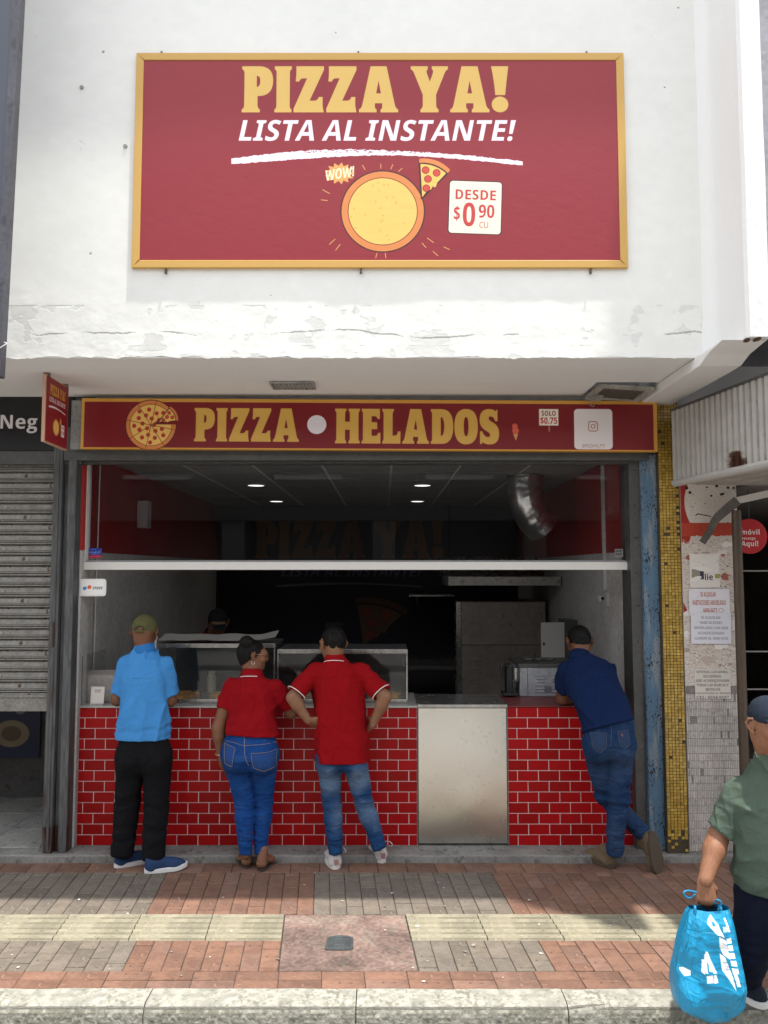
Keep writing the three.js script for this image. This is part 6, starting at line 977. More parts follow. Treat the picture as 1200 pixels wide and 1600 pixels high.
// one clothed figure from joints; every garment is a child of the person
function figure(o) {
  const P = person(o.label, [o.base.x, o.base.y, o.base.z]), j = o.j, nr = o.right ?? V(1, 0, 0);
  const up = j.neck.clone().sub(j.pelvis).normalize();
  // body ------------------------------------------------------------
  const hd = headField(j.head, o.look, j.neck, { neck: o.neck ?? 0.058, s: o.headS ?? 1, up: o.headUp });
  const sh = o.torso.filter((s) => s.p.clone().sub(j.pelvis).dot(up) > 0.03).map((s) => ({ p: s.p, w: s.w * 0.88 - 0.012, d: s.d * 0.85 - 0.012 })); sh.unshift({ p: j.pelvis, w: o.torso[0].w * 0.8, d: o.torso[0].d * 0.72 });
  const ar = o.armR ?? [0.05, 0.04, 0.043, 0.029];
  const arm = (s, e, w) => [limb(s, e, ar[0], ar[1]), limb(e, e.clone().lerp(w, 0.3), ar[1] * 0.97, ar[2]), limb(e.clone().lerp(w, 0.3), w, ar[2], ar[3])];
  const lg = o.legR, leg = (h, k, a) => [limb(h, k, lg[0] * 0.74, lg[1] * 0.66), limb(k, a, lg[1] * 0.66, 0.034)];
  const bf = join([trunk(sh, nr), ...arm(j.shL, j.elL, j.wrL), ...arm(j.shR, j.elR, j.wrR), ...leg(j.hipL, j.knL, j.anL), ...leg(j.hipR, j.knR, j.anR), limb(j.neck.clone().addScaledVector(up, -0.05), j.head, 0.062, 0.05)], 0.03);
  const list = [];
  { const [lo, hi] = box3([...Object.values(j)], 0.16); list.push(net(bf, lo, hi, 0.0125)); }
  { const [lo, hi] = box3(hd.pts, 0.01); list.push(net(hd.f, lo, hi, 0.0042)); }
  for (const h of o.hands ?? []) { const [lo, hi] = box3(h.pts, 0.03); list.push(net(h.f, lo, hi, 0.0036)); }
  const sk = o.skin, body = part('body', place(P, merge(list)), sk, P);
  // shirt -----------------------------------------------------------
  const sl = o.sleeve, sleeve = (s, e, t) => { const d = e.clone().sub(s).normalize(), end = s.clone().lerp(e, t), n = d.clone().addScaledVector(up, -(o.sleeveTilt ?? 0)).normalize(); return cutAt(limb(s, e, sl[0], sl[1]), end, n); };
  let sf = join([trunk(o.torso, nr, o.boxy ?? 2.4), sleeve(j.shL, j.elL, o.sleeveT[0]), sleeve(j.shR, j.elR, o.sleeveT[1]), limb(j.shL, j.shR, sl[0] * 0.86, sl[0] * 0.86, [0, 0, 1, 0.9]), limb(j.neck.clone().addScaledVector(up, -0.05), j.neck.clone().addScaledVector(up, -0.005), 0.09, 0.066)], o.blend ?? 0.045);
  sf = relief(sf, ...o.shirtFolds);
  sf = cutAt(sf, o.hem.p, o.hem.n);
  const sg = (() => { const [lo, hi] = box3([...o.torso.map((s) => s.p), j.shL, j.shR, j.elL, j.elR, o.hem.p], 0.3); return net(sf, lo, hi, 0.0085); })();
  if (o.shirtPaint) paint(sg, o.shirtPaint);
  const shirt = part('polo_shirt', place(P, sg), o.shirtM, P);
  { // collar: a standing band that folds outwards
    const ax = o.collarAx ?? j.head.clone().sub(j.neck).normalize(), c0 = j.neck.clone().addScaledVector(ax, o.collar?.[2] ?? -0.012), c1 = c0.clone().addScaledVector(ax, o.collar?.[0] ?? 0.045), r = o.collar?.[1] ?? 0.078;
    let cf = carve(limb(c0, c1, r + 0.008, r - 0.005), limb(c0, c1.clone().addScaledVector(ax, 0.06), r - 0.006, r - 0.013), 0.006); cf = cutAt(cf, c1, ax); cf = cutAt(cf, c0.clone().addScaledVector(ax, -0.035), ax.clone().negate());
    const [lo, hi] = box3([c0, c1], 0.13), g = net(cf, lo, hi, 0.005); const m = o.collarM ?? o.shirtM; if (o.shirtPaint) paint(g, () => [1, 1, 1]);
    if (o.collarTrim) { const e = c0.clone().addScaledVector(ax, o.collarTrim.t ?? 0.004), f = nr.clone(), u2 = new THREE.Vector3().crossVectors(ax, f).normalize(), pts = []; for (let k = 0; k <= 24; k++) { const a = k / 24 * Math.PI * 2; pts.push(e.clone().addScaledVector(f, Math.cos(a) * (r + 0.0095)).addScaledVector(u2, Math.sin(a) * (r + 0.0095))); } part('collar_trim', place(P, metric(tube(pts, 0.0028, 60, 6, true))), o.collarTrim.m, shirt); }
    part('collar', place(P, g), m, shirt);
  }
  if (o.cuffTrim) for (const [s, e, t] of [[j.shL, j.elL, o.sleeveT[0]], [j.shR, j.elR, o.sleeveT[1]]]) { const d = e.clone().sub(s).normalize(), n = d.clone().addScaledVector(up, -(o.sleeveTilt ?? 0)).normalize(), c = s.clone().lerp(e, t).addScaledVector(n, -0.004), a = new THREE.Vector3().crossVectors(n, V(0.3, 0.2, 1)).normalize(), b = new THREE.Vector3().crossVectors(n, a), r = mix(sl[0], sl[1], t) + 0.004, pts = []; for (let k = 0; k < 22; k++) { const q = k / 22 * Math.PI * 2; pts.push(c.clone().addScaledVector(a, Math.cos(q) * r).addScaledVector(b, Math.sin(q) * r)); } part('sleeve_trim', place(P, metric(tube(pts, 0.0032, 50, 6, true))), o.cuffTrim, shirt); }
  // trousers ---------------------------------------------------------
  const seat = join(o.seat, 0.05), legF = (h, k, a) => join([limb(h, k, lg[0], lg[1]), limb(k, k.clone().lerp(a, 0.3), lg[1], lg[1] * (o.calf ?? 0.97)), limb(k.clone().lerp(a, 0.3), a, lg[1] * (o.calf ?? 0.97), lg[2])], 0.02), lf = legF(j.hipL, j.knL, j.anL), rf = legF(j.hipR, j.knR, j.anR), sK = o.seatK ?? 0.035;
  let tf = (x, y, z) => { const s = seat(x, y, z); return sminK(sminK(s, lf(x, y, z), sK), sminK(s, rf(x, y, z), sK), 0.006); };
  tf = relief(tf, ...o.trouserFolds);
  tf = cutAt(tf, o.waist.p, o.waist.n);
  for (const [k, a] of [[j.knL, j.anL], [j.knR, j.anR]]) { const d = a.clone().sub(k).normalize(), e = a.clone().addScaledVector(d, o.cuff ?? 0); const old = tf; tf = (x, y, z) => { const q = old(x, y, z), m = (x - e.x) * d.x + (y - e.y) * d.y + (z - e.z) * d.z, r2 = (x - e.x) ** 2 + (y - e.y) ** 2 + (z - e.z) ** 2; return r2 < 0.028 ? Math.max(q, m) : q; }; }
  const tg = (() => { const [lo, hi] = box3([j.hipL, j.hipR, j.knL, j.knR, j.anL, j.anR, o.waist.p], 0.2); return net(tf, lo, hi, 0.0085); })();
  if (o.trouserPaint) paint(tg, o.trouserPaint);
  const tr = part(o.trouserName ?? 'trousers', place(P, tg), o.trouserM, P);
  return { P, body, shirt, tr, sf, tf, hd, j, place: (g) => place(P, g) };
}
const M2 = { white: mat(lin(0.72, 0.7, 0.68), 0.7), stitch: mat(lin(0.32, 0.24, 0.15), 0.8), rim: mat(lin(0.75, 0.72, 0.7), 0.8) };
const hairM = (r, g, b) => { const t = tex(256, 256, (u, v) => 0.55 + 0.7 * (fbm(u, v * 0.2, 64, 3, 1) - 0.3)); return mat(lin(r, g, b), 0.55, { map: rep(t, 6, 3), bumpMap: rep(t, 8, 3), bumpScale: 0.003, specularIntensity: 0.35 }); };
const D = (x, y, z) => V(x, y, z);

// --- man in light blue polo, olive cap, black trousers
{
  const J = at, zb = 0.3, j = { pelvis: J(224, 1165, zb), neck: J(226, 1016, 0.24), head: J(226, 988, 0.205), shL: J(195, 1038, 0.25), shR: J(257, 1038, 0.25), elL: J(184, 1093, 0.23), elR: J(266, 1094, 0.22), wrL: J(199, 1092, -0.02), wrR: J(250, 1092, -0.02), hipL: J(204, 1178, zb), hipR: J(246, 1178, zb), knL: J(199, 1262, 0.26), knR: J(244, 1264, 0.29), anL: J(191, 1330, 0.3), anR: J(240, 1336, 0.33) };
  const S = (u, v, z, w, d) => ({ p: J(u, v, z), w, d });
  const fg = figure({
    label: 'person in light blue polo, olive cap and black trousers standing at the counter', base: V(-1.7, PAVE, zb), j, look: V(0.05, -0.25, -1), skin: skin(0.2, 0.085, 0.045), neck: 0.056,
    torso: [S(225, 1166, zb, 0.178, 0.122), S(224, 1135, zb, 0.172, 0.116), S(224, 1100, 0.285, 0.166, 0.112), S(225, 1062, 0.265, 0.172, 0.112), S(226, 1038, 0.25, 0.15, 0.095), S(226, 1018, 0.243, 0.085, 0.07)],
    sleeve: [0.056, 0.072], sleeveT: [0.86, 0.86], armR: [0.05, 0.043, 0.043, 0.03], hem: { p: J(224, 1155, zb), n: V(0, -1, 0.06) }, blend: 0.018,
    shirtFolds: [drape(0.008, 7, 2.0, 3), ridge(0.017, 9, 1.7, 5), crease(0.012, J(0, 1158, zb).y, J(0, 1118, zb).y, 26, 4)],
    shirtM: cloth(lin(0.055, 0.235, 0.54)), collar: [0.05, 0.07, -0.005], collarM: cloth(lin(0.03, 0.16, 0.42)),
    legR: [0.1, 0.084, 0.078], seat: [trunk([S(224, 1200, zb, 0.13, 0.07), S(224, 1180, zb, 0.17, 0.108), S(224, 1148, zb, 0.166, 0.105)], V(1, 0, 0), 2.2), egg(J(205, 1190, zb + 0.03), 0.092, 0.1, 0.092), egg(J(244, 1190, zb + 0.03), 0.092, 0.1, 0.092)], seatK: 0.04, cuff: 0.035,
    trouserFolds: [drape(0.007, 8, 4, 8), crease(0.016, 0.05, 0.3, 26, 2), crease(0.013, 0.3, 0.52, 24, 6), crease(0.01, 0.62, 0.82, 20, 9)], waist: { p: J(224, 1150, zb), n: V(0, 1, 0) }, trouserM: cloth(lin(0.007, 0.007, 0.0085), { roughness: 0.95 }),
  });
  const P = fg.P, hd = fg.hd;
  // sneakers turned to the right
  const navy = cloth(lin(0.025, 0.05, 0.12)), sole = mat(lin(0.68, 0.67, 0.66), 0.7);
  const gA = onLevel(180, 1356, PAVE), gB = onLevel(227, 1364, PAVE);
  shoe(V(gA.x, PAVE, gA.z), V(0.82, 0, -0.58), V(0, 1, 0), 0.265, 0.098, 0.085, navy, sole, P, 'shoe'); shoe(V(gB.x, PAVE, gB.z), V(0.93, 0, -0.36), V(0, 1, 0), 0.275, 0.1, 0.085, navy, sole, P, 'shoe_001');
  for (const n of ['shoe', 'shoe_001']) P.getObjectByName(n).position.set(-P.position.x, -P.position.y, -P.position.z);
  P.getObjectByName('shoe_001').name = 'shoe';
  // cap with back opening and strap
  const cp = hd.ell([0, 0.032, -0.012], 0.086, 0.092, 0.106), hole = hd.ell([0, -0.008, -0.115], 0.03, 0.032, 0.05); let cf = carve(cp, hd.ell([0, 0.028, -0.012], 0.08, 0.086, 0.1), 0.004);
  const b0 = hd.pt(0, -0.012, 0), upv = hd.frame.up; cf = cutAt(cf, b0, upv.clone().negate()); cf = carve(cf, hole, 0.004);
  const brim = limb(hd.pt(0, 0.012, 0.07), hd.pt(0, -0.005, 0.16), 0.07, 0.06, [upv.x, upv.y, upv.z, 0.08]);
  const [lo, hi] = box3(hd.pts, 0.06); const capM = cloth(lin(0.1, 0.098, 0.042)), cap = part('cap', fg.place(net(join([cf, brim], 0.004), lo, hi, 0.0045)), capM, P);
  const sp = []; for (let k = -6; k <= 6; k++) { const a = k / 6 * 0.42; sp.push(hd.pt(Math.sin(a) * 0.086, -0.012, -0.012 - Math.cos(a) * 0.106)); } part('strap', fg.place(metric(tube(sp, 0.007, 24, 6))), capM, cap);
  const arch = []; for (let k = 0; k <= 12; k++) { const a = Math.PI * k / 12; arch.push(hd.pt(Math.cos(a) * 0.031, -0.008 + Math.sin(a) * 0.033, -0.012 - 0.104 + Math.sin(a) * 0.006)); } part('opening_trim', fg.place(metric(tube(arch, 0.0035, 24, 6))), mat(lin(0.02, 0.02, 0.015), 0.9), cap);
  part('button', fg.place(moved(new THREE.SphereGeometry(0.007, 10, 8), ...hd.pt(0, 0.125, -0.012).toArray())), capM, cap);
  const seams = []; for (const s of [0, 0.9, -0.9]) { const pts = []; for (let k = 2; k <= 9; k++) { const e = k / 10 * Math.PI / 2, y = 0.032 + Math.sin(e) * 0.0925, r = Math.cos(e); pts.push(hd.pt(Math.sin(s) * 0.0865 * r, y, -0.012 - Math.cos(s) * 0.1065 * r)); } seams.push(tube(pts, 0.0012, 16, 4)); } part('cap_seams', fg.place(metric(merge(seams))), mat(lin(0.06, 0.06, 0.02), 0.9), cap);
  // short hair under the cap, emblem on the back pocket, white strip by the cheek
  let hf = both(fat(hd.skull, 0.004), (x, y, z) => 1 * ((x - b0.x) * upv.x + (y - b0.y) * upv.y + (z - b0.z) * upv.z)); hf = cutAt(hf, hd.pt(0, -0.045, 0), upv.clone().negate()); hf = cutAt(hf, hd.pt(0, 0, 0.02), hd.frame.f);
  part('hair', fg.place(net(hf, lo, hi, 0.005)), hairM(0.02, 0.015, 0.012), P);
  const eb = J(234, 1161, 0.5), w = 0.012; part('emblem', fg.place(wrap(fg.tf, [[eb.x - 0.022, eb.y + 0.01], [eb.x, eb.y - 0.016], [eb.x + 0.022, eb.y + 0.01], [eb.x + 0.013, eb.y + 0.012], [eb.x, eb.y - 0.002], [eb.x - 0.013, eb.y + 0.012]], 0.003, 8)), mat(lin(0.55, 0.53, 0.5), 0.5), fg.tr);
  for (const [u0, u1] of [[190, 216], [231, 257]]) { const a = J(u0, 1176, 0.42), b = J(u1, 1176, 0.42), y1 = J(0, 1172, 0.42).y, y0 = J(0, 1202, 0.42).y; part('back_pocket', fg.place(wrap(fg.tf, [[a.x, y1], [b.x, y1], [b.x - 0.008, y0 + 0.02], [(a.x + b.x) / 2, y0], [a.x + 0.008, y0 + 0.02]], 0.0035, 12)), fg.tr.material, fg.tr); }
  const q0 = J(241, 1013, 0.12), q1 = J(244, 994, 0.1), st = thing('white_strip', 'slim white card held up beside the olive capped man\'s cheek', 'card', [0, 0, 0]); part('card', moved(box(0.014, 0.095, 0.002), (q0.x + q1.x) / 2, (q0.y + q1.y) / 2, 0.1, 0, 0, -0.13), M2.white, st); part('card_tip', moved(box(0.018, 0.03, 0.002), q0.x + 0.001, q0.y - 0.002, 0.102, 0, 0, -0.13), M2.white, st);
}
// --- woman in red polo and blue jeans
{
  const J = at, z = 0.3, j = { pelvis: J(392, 1165, z), neck: J(394, 1053, 0.25), head: J(395, 1024, 0.22), shL: J(361, 1072, 0.25), shR: J(430, 1073, 0.25), elL: J(341, 1138, 0.27), elR: J(455, 1113, 0.18), wrL: J(344, 1180, 0.25), wrR: J(446, 1095, -0.02), hipL: J(370, 1175, z), hipR: J(412, 1178, z), knL: J(381, 1250, 0.29), knR: J(412, 1250, 0.24), anL: J(384, 1335, 0.33), anR: J(407, 1332, 0.3) };
  const S = (u, v, zz, w, d) => ({ p: J(u, v, zz), w, d });
  const jeans = (x, y, zz, nx, ny, nz) => { const wash = 0.5 + 0.5 * noise3(x * 5, y * 4, zz * 5), w2 = smooth(0.5, 0.9, 0.5 + 0.5 * noise3(x * 9, y * 14, zz * 9)); const k = 0.8 + 0.5 * wash; return [0.012 * k + 0.02 * w2, 0.07 * k + 0.04 * w2, 0.28 * k + 0.07 * w2]; };
  const hand = handField(j.wrL, V(0.12, -1, -0.1), V(1, 0.1, -0.2), V(0.1, 0, -1), 0.9, [0.45, 0.5, 0.55, 0.6], 0.5);
  const fg = figure({
    label: 'person with a hair bun in red polo and tight blue jeans holding a striped wallet', base: V(J(393, 1345, z).x, PAVE, z), j, look: V(0.95, -0.08, -0.35), skin: skin(0.24, 0.11, 0.06), neck: 0.05, headS: 0.94, right: V(1, 0, 0),
    torso: [S(392, 1158, z, 0.185, 0.128), S(393, 1140, 0.29, 0.176, 0.122), S(395, 1115, 0.275, 0.16, 0.11), S(396, 1085, 0.255, 0.166, 0.112), S(396, 1070, 0.25, 0.148, 0.095), S(395, 1055, 0.25, 0.08, 0.07)],
    sleeve: [0.056, 0.064], sleeveT: [0.52, 0.82], armR: [0.052, 0.042, 0.04, 0.027], hem: { p: J(392, 1148, z), n: V(-0.06, -1, 0.05) }, blend: 0.02, boxy: 2.2, hands: [hand],
    shirtFolds: [drape(0.005, 8, 3, 13), ridge(0.012, 7, 4, 15), crease(0.011, J(0, 1150, z).y, J(0, 1105, z).y, 34, 14), crease(0.005, J(0, 1110, z).y, J(0, 1075, z).y, 22, 17)],
    shirtM: cloth(lin(0.23, 0.003, 0.007)), collar: [0.045, 0.072, -0.012], collarTrim: { m: M2.rim, t: -0.012 },
    legR: [0.104, 0.066, 0.043], calf: 0.98, seat: [trunk([S(390, 1198, z, 0.14, 0.09), S(390, 1180, z + 0.01, 0.193, 0.135), S(391, 1160, z, 0.178, 0.118), S(392, 1144, z, 0.16, 0.1)], V(1, 0, 0), 2.1), egg(J(371, 1185, z + 0.06), 0.095, 0.1, 0.1), egg(J(411, 1187, z + 0.06), 0.095, 0.1, 0.1)], seatK: 0.035, cuff: 0.012,
    trouserFolds: [crease(0.009, 0.28, 0.5, 26, 22), crease(0.008, 0.03, 0.25, 34, 23), crease(0.006, 0.58, 0.7, 24, 24), drape(0.002, 7, 5, 2)], waist: { p: J(392, 1141, z), n: V(0.06, 1, 0) }, trouserM: denim(), trouserPaint: jeans, trouserName: 'jeans',
  });
  const P = fg.P, hd = fg.hd, tf = fg.tf, dm = mat(lin(0.012, 0.075, 0.29), 0.95, { map: rep(denimT, 5) });
  const wp = (pts) => pts.map(([u, v]) => { const q = J(u, v, 0.42); return [q.x, q.y]; });
  for (const pk of [[[348, 1163], [368, 1168], [364, 1196], [352, 1192]], [[393, 1176], [431, 1174], [431, 1198], [413, 1204], [397, 1198]]]) { part('back_pocket', fg.place(wrap(tf, wp(pk), 0.003, 12)), dm, fg.tr); part('pocket_stitch', fg.place(metric(seam(tf, [...wp(pk), wp(pk)[0]], 0.0013, 2, 0.003))), M2.stitch, fg.tr); }
  part('seat_seam', fg.place(metric(seam(tf, wp([[381, 1150], [382, 1165], [384, 1180], [389, 1195]]), 0.0016, 2, 0.001))), M2.stitch, fg.tr); part('yoke_seam', fg.place(metric(seam(tf, wp([[349, 1160], [366, 1161], [381, 1165], [400, 1164], [432, 1163]]), 0.0013, 2, 0.001))), M2.stitch, fg.tr); part('belt_loop', fg.place(wrap(tf, wp([[379, 1147], [384, 1147], [384, 1156], [379, 1156]]), 0.004, 5)), dm, fg.tr);
  // hair pulled back into a bun
  const hm = hairM(0.012, 0.009, 0.008), [lo, hi] = box3(hd.pts, 0.07); let hf = join([fat(hd.ell([0, 0.025, -0.018], 0.08, 0.09, 0.1), 0.004), fat(hd.ell([0, -0.02, -0.055], 0.06, 0.065, 0.045), 0.004)], 0.02); hf = carve(hf, hd.ell([0, -0.035, 0.1], 0.12, 0.085, 0.085), 0.012); hf = carve(hf, hd.ell([0, -0.06, 0.0], 0.14, 0.05, 0.045), 0.012);
  const bun = hd.pt(0.035, 0.098, -0.062); const strands = (x, y, q) => 0.0022 * Math.sin((y * 0.7 + q * 0.4 + x * 0.3) * 520 + 6 * noise3(x * 20, y * 20, q * 20));
  hf = relief(join([hf, egg(bun, 0.052, 0.047, 0.05)], 0.012), strands); part('hair', fg.place(net(hf, lo, hi, 0.0045)), hm, P); part('hair_tie', fg.place(moved(new THREE.TorusGeometry(0.036, 0.008, 8, 24), 0, 0, 0).applyQuaternion(new THREE.Quaternion().setFromUnitVectors(V(0, 0, 1), bun.clone().sub(hd.pt(0, 0.03, -0.02)).normalize())).translate(...bun.clone().lerp(hd.pt(0, 0.03, -0.02), 0.38).toArray())), mat(lin(0.03, 0.01, 0.01), 0.8), P);
  // earring, glasses arm, bracelet
  const er = hd.pt(0.083, -0.045, -0.01); part('earring', fg.place(moved(new THREE.TorusGeometry(0.012, 0.0022, 6, 20), er.x, er.y, er.z + 0.002, 0, 0.5)), mat(lin(0.7, 0.6, 0.5), 0.25, { metalness: 0.8 }), P);
  part('spectacles', fg.place(metric(merge([tube([hd.pt(0.078, 0.014, 0.0), hd.pt(0.076, 0.014, 0.05), hd.pt(0.066, 0.012, 0.09)], 0.0022, 12, 5), tube([0, 1, 2, 3, 4, 5, 6, 7].map((k) => hd.pt(0.036 + Math.cos(k * Math.PI / 4) * 0.024, 0.004 + Math.sin(k * Math.PI / 4) * 0.018, 0.106 - 0.01 * Math.cos(k * Math.PI / 4))), 0.0018, 24, 5, true)]))), mat(lin(0.35, 0.2, 0.12), 0.4, { metalness: 0.5 }), P);
  const bw = j.wrL.clone().add(V(0, 0.012, 0)); part('bracelet', fg.place(moved(new THREE.TorusGeometry(0.033, 0.0045, 8, 26), bw.x, bw.y, bw.z, Math.PI / 2 + 0.15, 0.1)), mat(lin(0.6, 0.42, 0.2), 0.3, { metalness: 0.7 }), P);
  // wallet with dark and pale stripes
  const wl = thing('striped_wallet', 'striped wallet in the hand of the woman in red', 'wallet', [hand.pt(0.0, 0.1, 0.028).x + 0.012, hand.pt(0, 0.09, 0).y, hand.pt(0, 0.1, 0.0).z + 0.012]); wl.rotation.set(0, 0.35, 0.32); for (let k = 0; k < 5; k++) part(k % 2 ? 'pale_stripe' : 'dark_stripe', moved(box(0.012, 0.125, 0.075, 0.002), (k - 2) * 0.0104, 0, 0), k % 2 ? mat(lin(0.5, 0.42, 0.4), 0.6) : mat(lin(0.06, 0.03, 0.035), 0.6), wl);
  // sandals: feet of the body, sole and strap
  const leo = tex(128, 128, (u, v) => { const n = fbm(u, v, 16, 2, 2); return n > 0.55 ? [0.16, 0.07, 0.05] : [0.62, 0.42, 0.28]; });
  const foot = (a, d, L) => { const h = V(a.x, PAVE, a.z), dir = d.clone().normalize(), across = new THREE.Vector3().crossVectors(dir, V(0, 1, 0)), pt = (l, s, y) => h.clone().addScaledVector(dir, l).addScaledVector(across, s).add(V(0, y, 0)); const f = join([limb(pt(0.02, 0, 0.045), pt(0.045, 0, 0.13), 0.034, 0.034), limb(pt(0.02, 0, 0.043), pt(L * 0.62, 0, 0.036), 0.03, 0.034, [0, 1, 0, 0.75]), limb(pt(L * 0.62, 0.01, 0.034), pt(L * 0.76, 0.008, 0.03), 0.037, 0.034, [0, 1, 0, 0.6])], 0.02), toes = [-0.026, -0.008, 0.008, 0.021, 0.032].map((s, i) => limb(pt(L * 0.72, s, 0.03), pt(L * (0.97 - i * 0.035), s * 1.05, 0.026), 0.0105 - i * 0.0008, 0.0095 - i * 0.0008)); const all = join([f, ...toes], 0.006), [l2, h2] = box3([pt(0, 0, 0), pt(L, 0, 0.18), pt(0.1, 0.06, 0), pt(0.1, -0.06, 0)], 0.05); part('foot', fg.place(net(all, l2, h2, 0.005)), P.children[0].material, P);
    const g = new THREE.Group(); g.name = 'sandal'; P.add(g); const ol = new THREE.Shape(); ol.moveTo(0, -0.012); ol.bezierCurveTo(0.04, -0.012, 0.032, L * 0.4, 0.045, L * 0.7); ol.bezierCurveTo(0.046, L, 0.02, L + 0.01, 0, L + 0.008); ol.bezierCurveTo(-0.03, L + 0.008, -0.046, L * 0.9, -0.045, L * 0.68); ol.bezierCurveTo(-0.032, L * 0.4, -0.04, -0.012, 0, -0.012); const e = new THREE.ExtrudeGeometry(ol, { depth: 0.008, bevelEnabled: true, bevelSize: 0.002, bevelThickness: 0.002, bevelSegments: 1, curveSegments: 8 }); e.rotateX(Math.PI / 2); e.translate(0, 0.011, 0); const M4 = new THREE.Matrix4().makeBasis(across.clone().negate(), V(0, 1, 0), dir).setPosition(h); e.applyMatrix4(M4); part('sole', fg.place(metric(e)), mat(lin(0.04, 0.03, 0.025), 0.8), g); const lm = mat(0xffffff, 0.7, { map: rep(leo, 12) }); const strap = (l, y) => { const pts = []; for (let k = 0; k <= 10; k++) { const t = k / 10 * Math.PI; pts.push(pt(l + 0.0 * k, Math.cos(t) * 0.044, 0.014 + Math.sin(t) * y)); } return tube(pts, 0.008, 20, 6); }; part('strap', fg.place(metric(strap(L * 0.6, 0.052))), lm, g); part('heel_strap', fg.place(metric(tube([pt(0.1, 0.036, 0.03), pt(0.03, 0.036, 0.06), pt(-0.012, 0, 0.068), pt(0.03, -0.036, 0.06), pt(0.1, -0.036, 0.03)], 0.0055, 24, 6))), lm, g); };
  foot(onLevel(386, 1357, PAVE), V(-0.35, 0, -0.9), 0.225); foot(onLevel(407, 1361, PAVE), V(0.22, 0, -0.97), 0.225);
}
// --- man in red polo with hands on hips, faded jeans, white sneakers
{
  const J = at, z = 0.3, j = { pelvis: J(533, 1160, z), neck: J(523, 1030, 0.27), head: J(520, 1006, 0.24), shL: J(493, 1048, 0.27), shR: J(563, 1048, 0.27), elL: J(457, 1090, 0.37), elR: J(602, 1089, 0.37), wrL: J(482, 1126, 0.36), wrR: J(583, 1131, 0.34), hipL: J(514, 1180, z), hipR: J(553, 1180, z), knL: J(519, 1258, 0.27), knR: J(569, 1256, 0.27), anL: J(524, 1330, 0.31), anR: J(592, 1322, 0.3) };
  const S = (u, v, zz, w, d) => ({ p: J(u, v, zz), w, d });
  const fade = (x, y, zz, nx, ny, nz) => { const n = noise3(x * 6, y * 5, zz * 6), y1 = J(0, 1215, z).y, y2 = J(0, 1275, z).y; const patch = Math.max(smooth(0.16, 0.02, Math.abs(y - y1)) * smooth(-0.1, 0.5, n + 0.35), 0.9 * smooth(0.16, 0.02, Math.abs(y - y2)) * smooth(-0.15, 0.5, noise3(x * 5 + 3, y * 4, zz * 5) + 0.25)), w = smooth(0.62, 0.8, 0.5 + 0.5 * noise3(x * 14, y * 22, zz * 14)) * 0.25; const f = clamp(patch * 0.75 + w, 0, 1); return [mix(0.02, 0.2, f), mix(0.075, 0.3, f), mix(0.21, 0.46, f)]; };
  const hL = handField(j.wrL, V(0.75, -0.45, -0.45), V(0.3, 0.55, -0.75), V(0.25, 0.7, 0.6), 1, [0.18, 0.2, 0.22, 0.26], 0.1), hR = handField(j.wrR, V(-0.35, -0.4, -0.85), V(-0.8, 0.3, 0.1), V(0, 0.8, 0.4), 1, [0.5, 0.5, 0.55, 0.55], 0.4);
  const fg = figure({
    label: 'person in long red polo and faded jeans with hands on hips and white sneakers', base: V(J(540, 1345, z).x, PAVE, z), j, look: V(-0.55, -0.2, -0.85), skin: skin(0.28, 0.135, 0.075), neck: 0.054, headUp: V(0.08, 1, 0),
    torso: [S(535, 1200, z, 0.19, 0.138), S(534, 1165, z, 0.182, 0.128), S(532, 1120, z, 0.168, 0.112), S(528, 1078, 0.285, 0.176, 0.112), S(526, 1050, 0.275, 0.16, 0.1), S(524, 1034, 0.27, 0.085, 0.07)],
    sleeve: [0.06, 0.07], sleeveT: [0.84, 0.84], sleeveTilt: 0.1, armR: [0.048, 0.04, 0.04, 0.028], hem: { p: J(535, 1190, z), n: V(0, -1, 0.05) }, blend: 0.02, hands: [hL, hR],
    shirtFolds: [drape(0.006, 7, 1.8, 33), ridge(0.014, 6, 2.2, 35), (x, y, zz) => 0.009 * Math.exp(-((((x - J(525, 1140, z).x) * 0.75 + (y - J(0, 1140, z).y) * 0.9) / 0.022) ** 2)) * smooth(0.16, 0.02, Math.abs(y - J(0, 1140, z).y)), crease(0.008, J(0, 1180, z).y, J(0, 1110, z).y, 14, 36)],
    shirtM: cloth(lin(0.24, 0.003, 0.006)), collar: [0.042, 0.07, -0.01], collarTrim: { m: M2.rim, t: -0.012 }, cuffTrim: M2.rim,
    legR: [0.09, 0.063, 0.05], seat: [trunk([S(533, 1195, z, 0.12, 0.07), S(533, 1182, z, 0.155, 0.1), S(533, 1165, z, 0.15, 0.095)], V(1, 0, 0), 2.3), egg(J(514, 1192, z + 0.03), 0.084, 0.095, 0.085), egg(J(553, 1192, z + 0.03), 0.084, 0.095, 0.085)], seatK: 0.035, cuff: 0.02,
    trouserFolds: [drape(0.005, 8, 5, 41), crease(0.011, 0.3, 0.52, 26, 42), crease(0.011, 0.02, 0.24, 30, 43)], waist: { p: J(533, 1176, z), n: V(0, 1, 0) }, trouserM: denim(), trouserPaint: fade, trouserName: 'jeans',
  });
  const P = fg.P, hd = fg.hd, wm = mat(lin(0.7, 0.68, 0.67), 0.6, { map: rep(T.grain, 4) }), tab = mat(lin(0.36, 0.17, 0.15), 0.7), sole = mat(lin(0.66, 0.61, 0.58), 0.7);
  const gA = onLevel(525, 1359, PAVE), gB = onLevel(598, 1349, PAVE), s1 = shoe(V(gA.x, PAVE, gA.z), V(-0.25, 0, -0.97), V(0, 1, 0), 0.27, 0.1, 0.1, wm, sole, P, 'shoe', { tab, laces: M2.white }), s2 = shoe(V(gB.x, PAVE, gB.z), V(-0.3, 0, -0.95), V(0, 1, 0), 0.27, 0.1, 0.1, wm, sole, P, 'shoe', { tab, laces: M2.white });
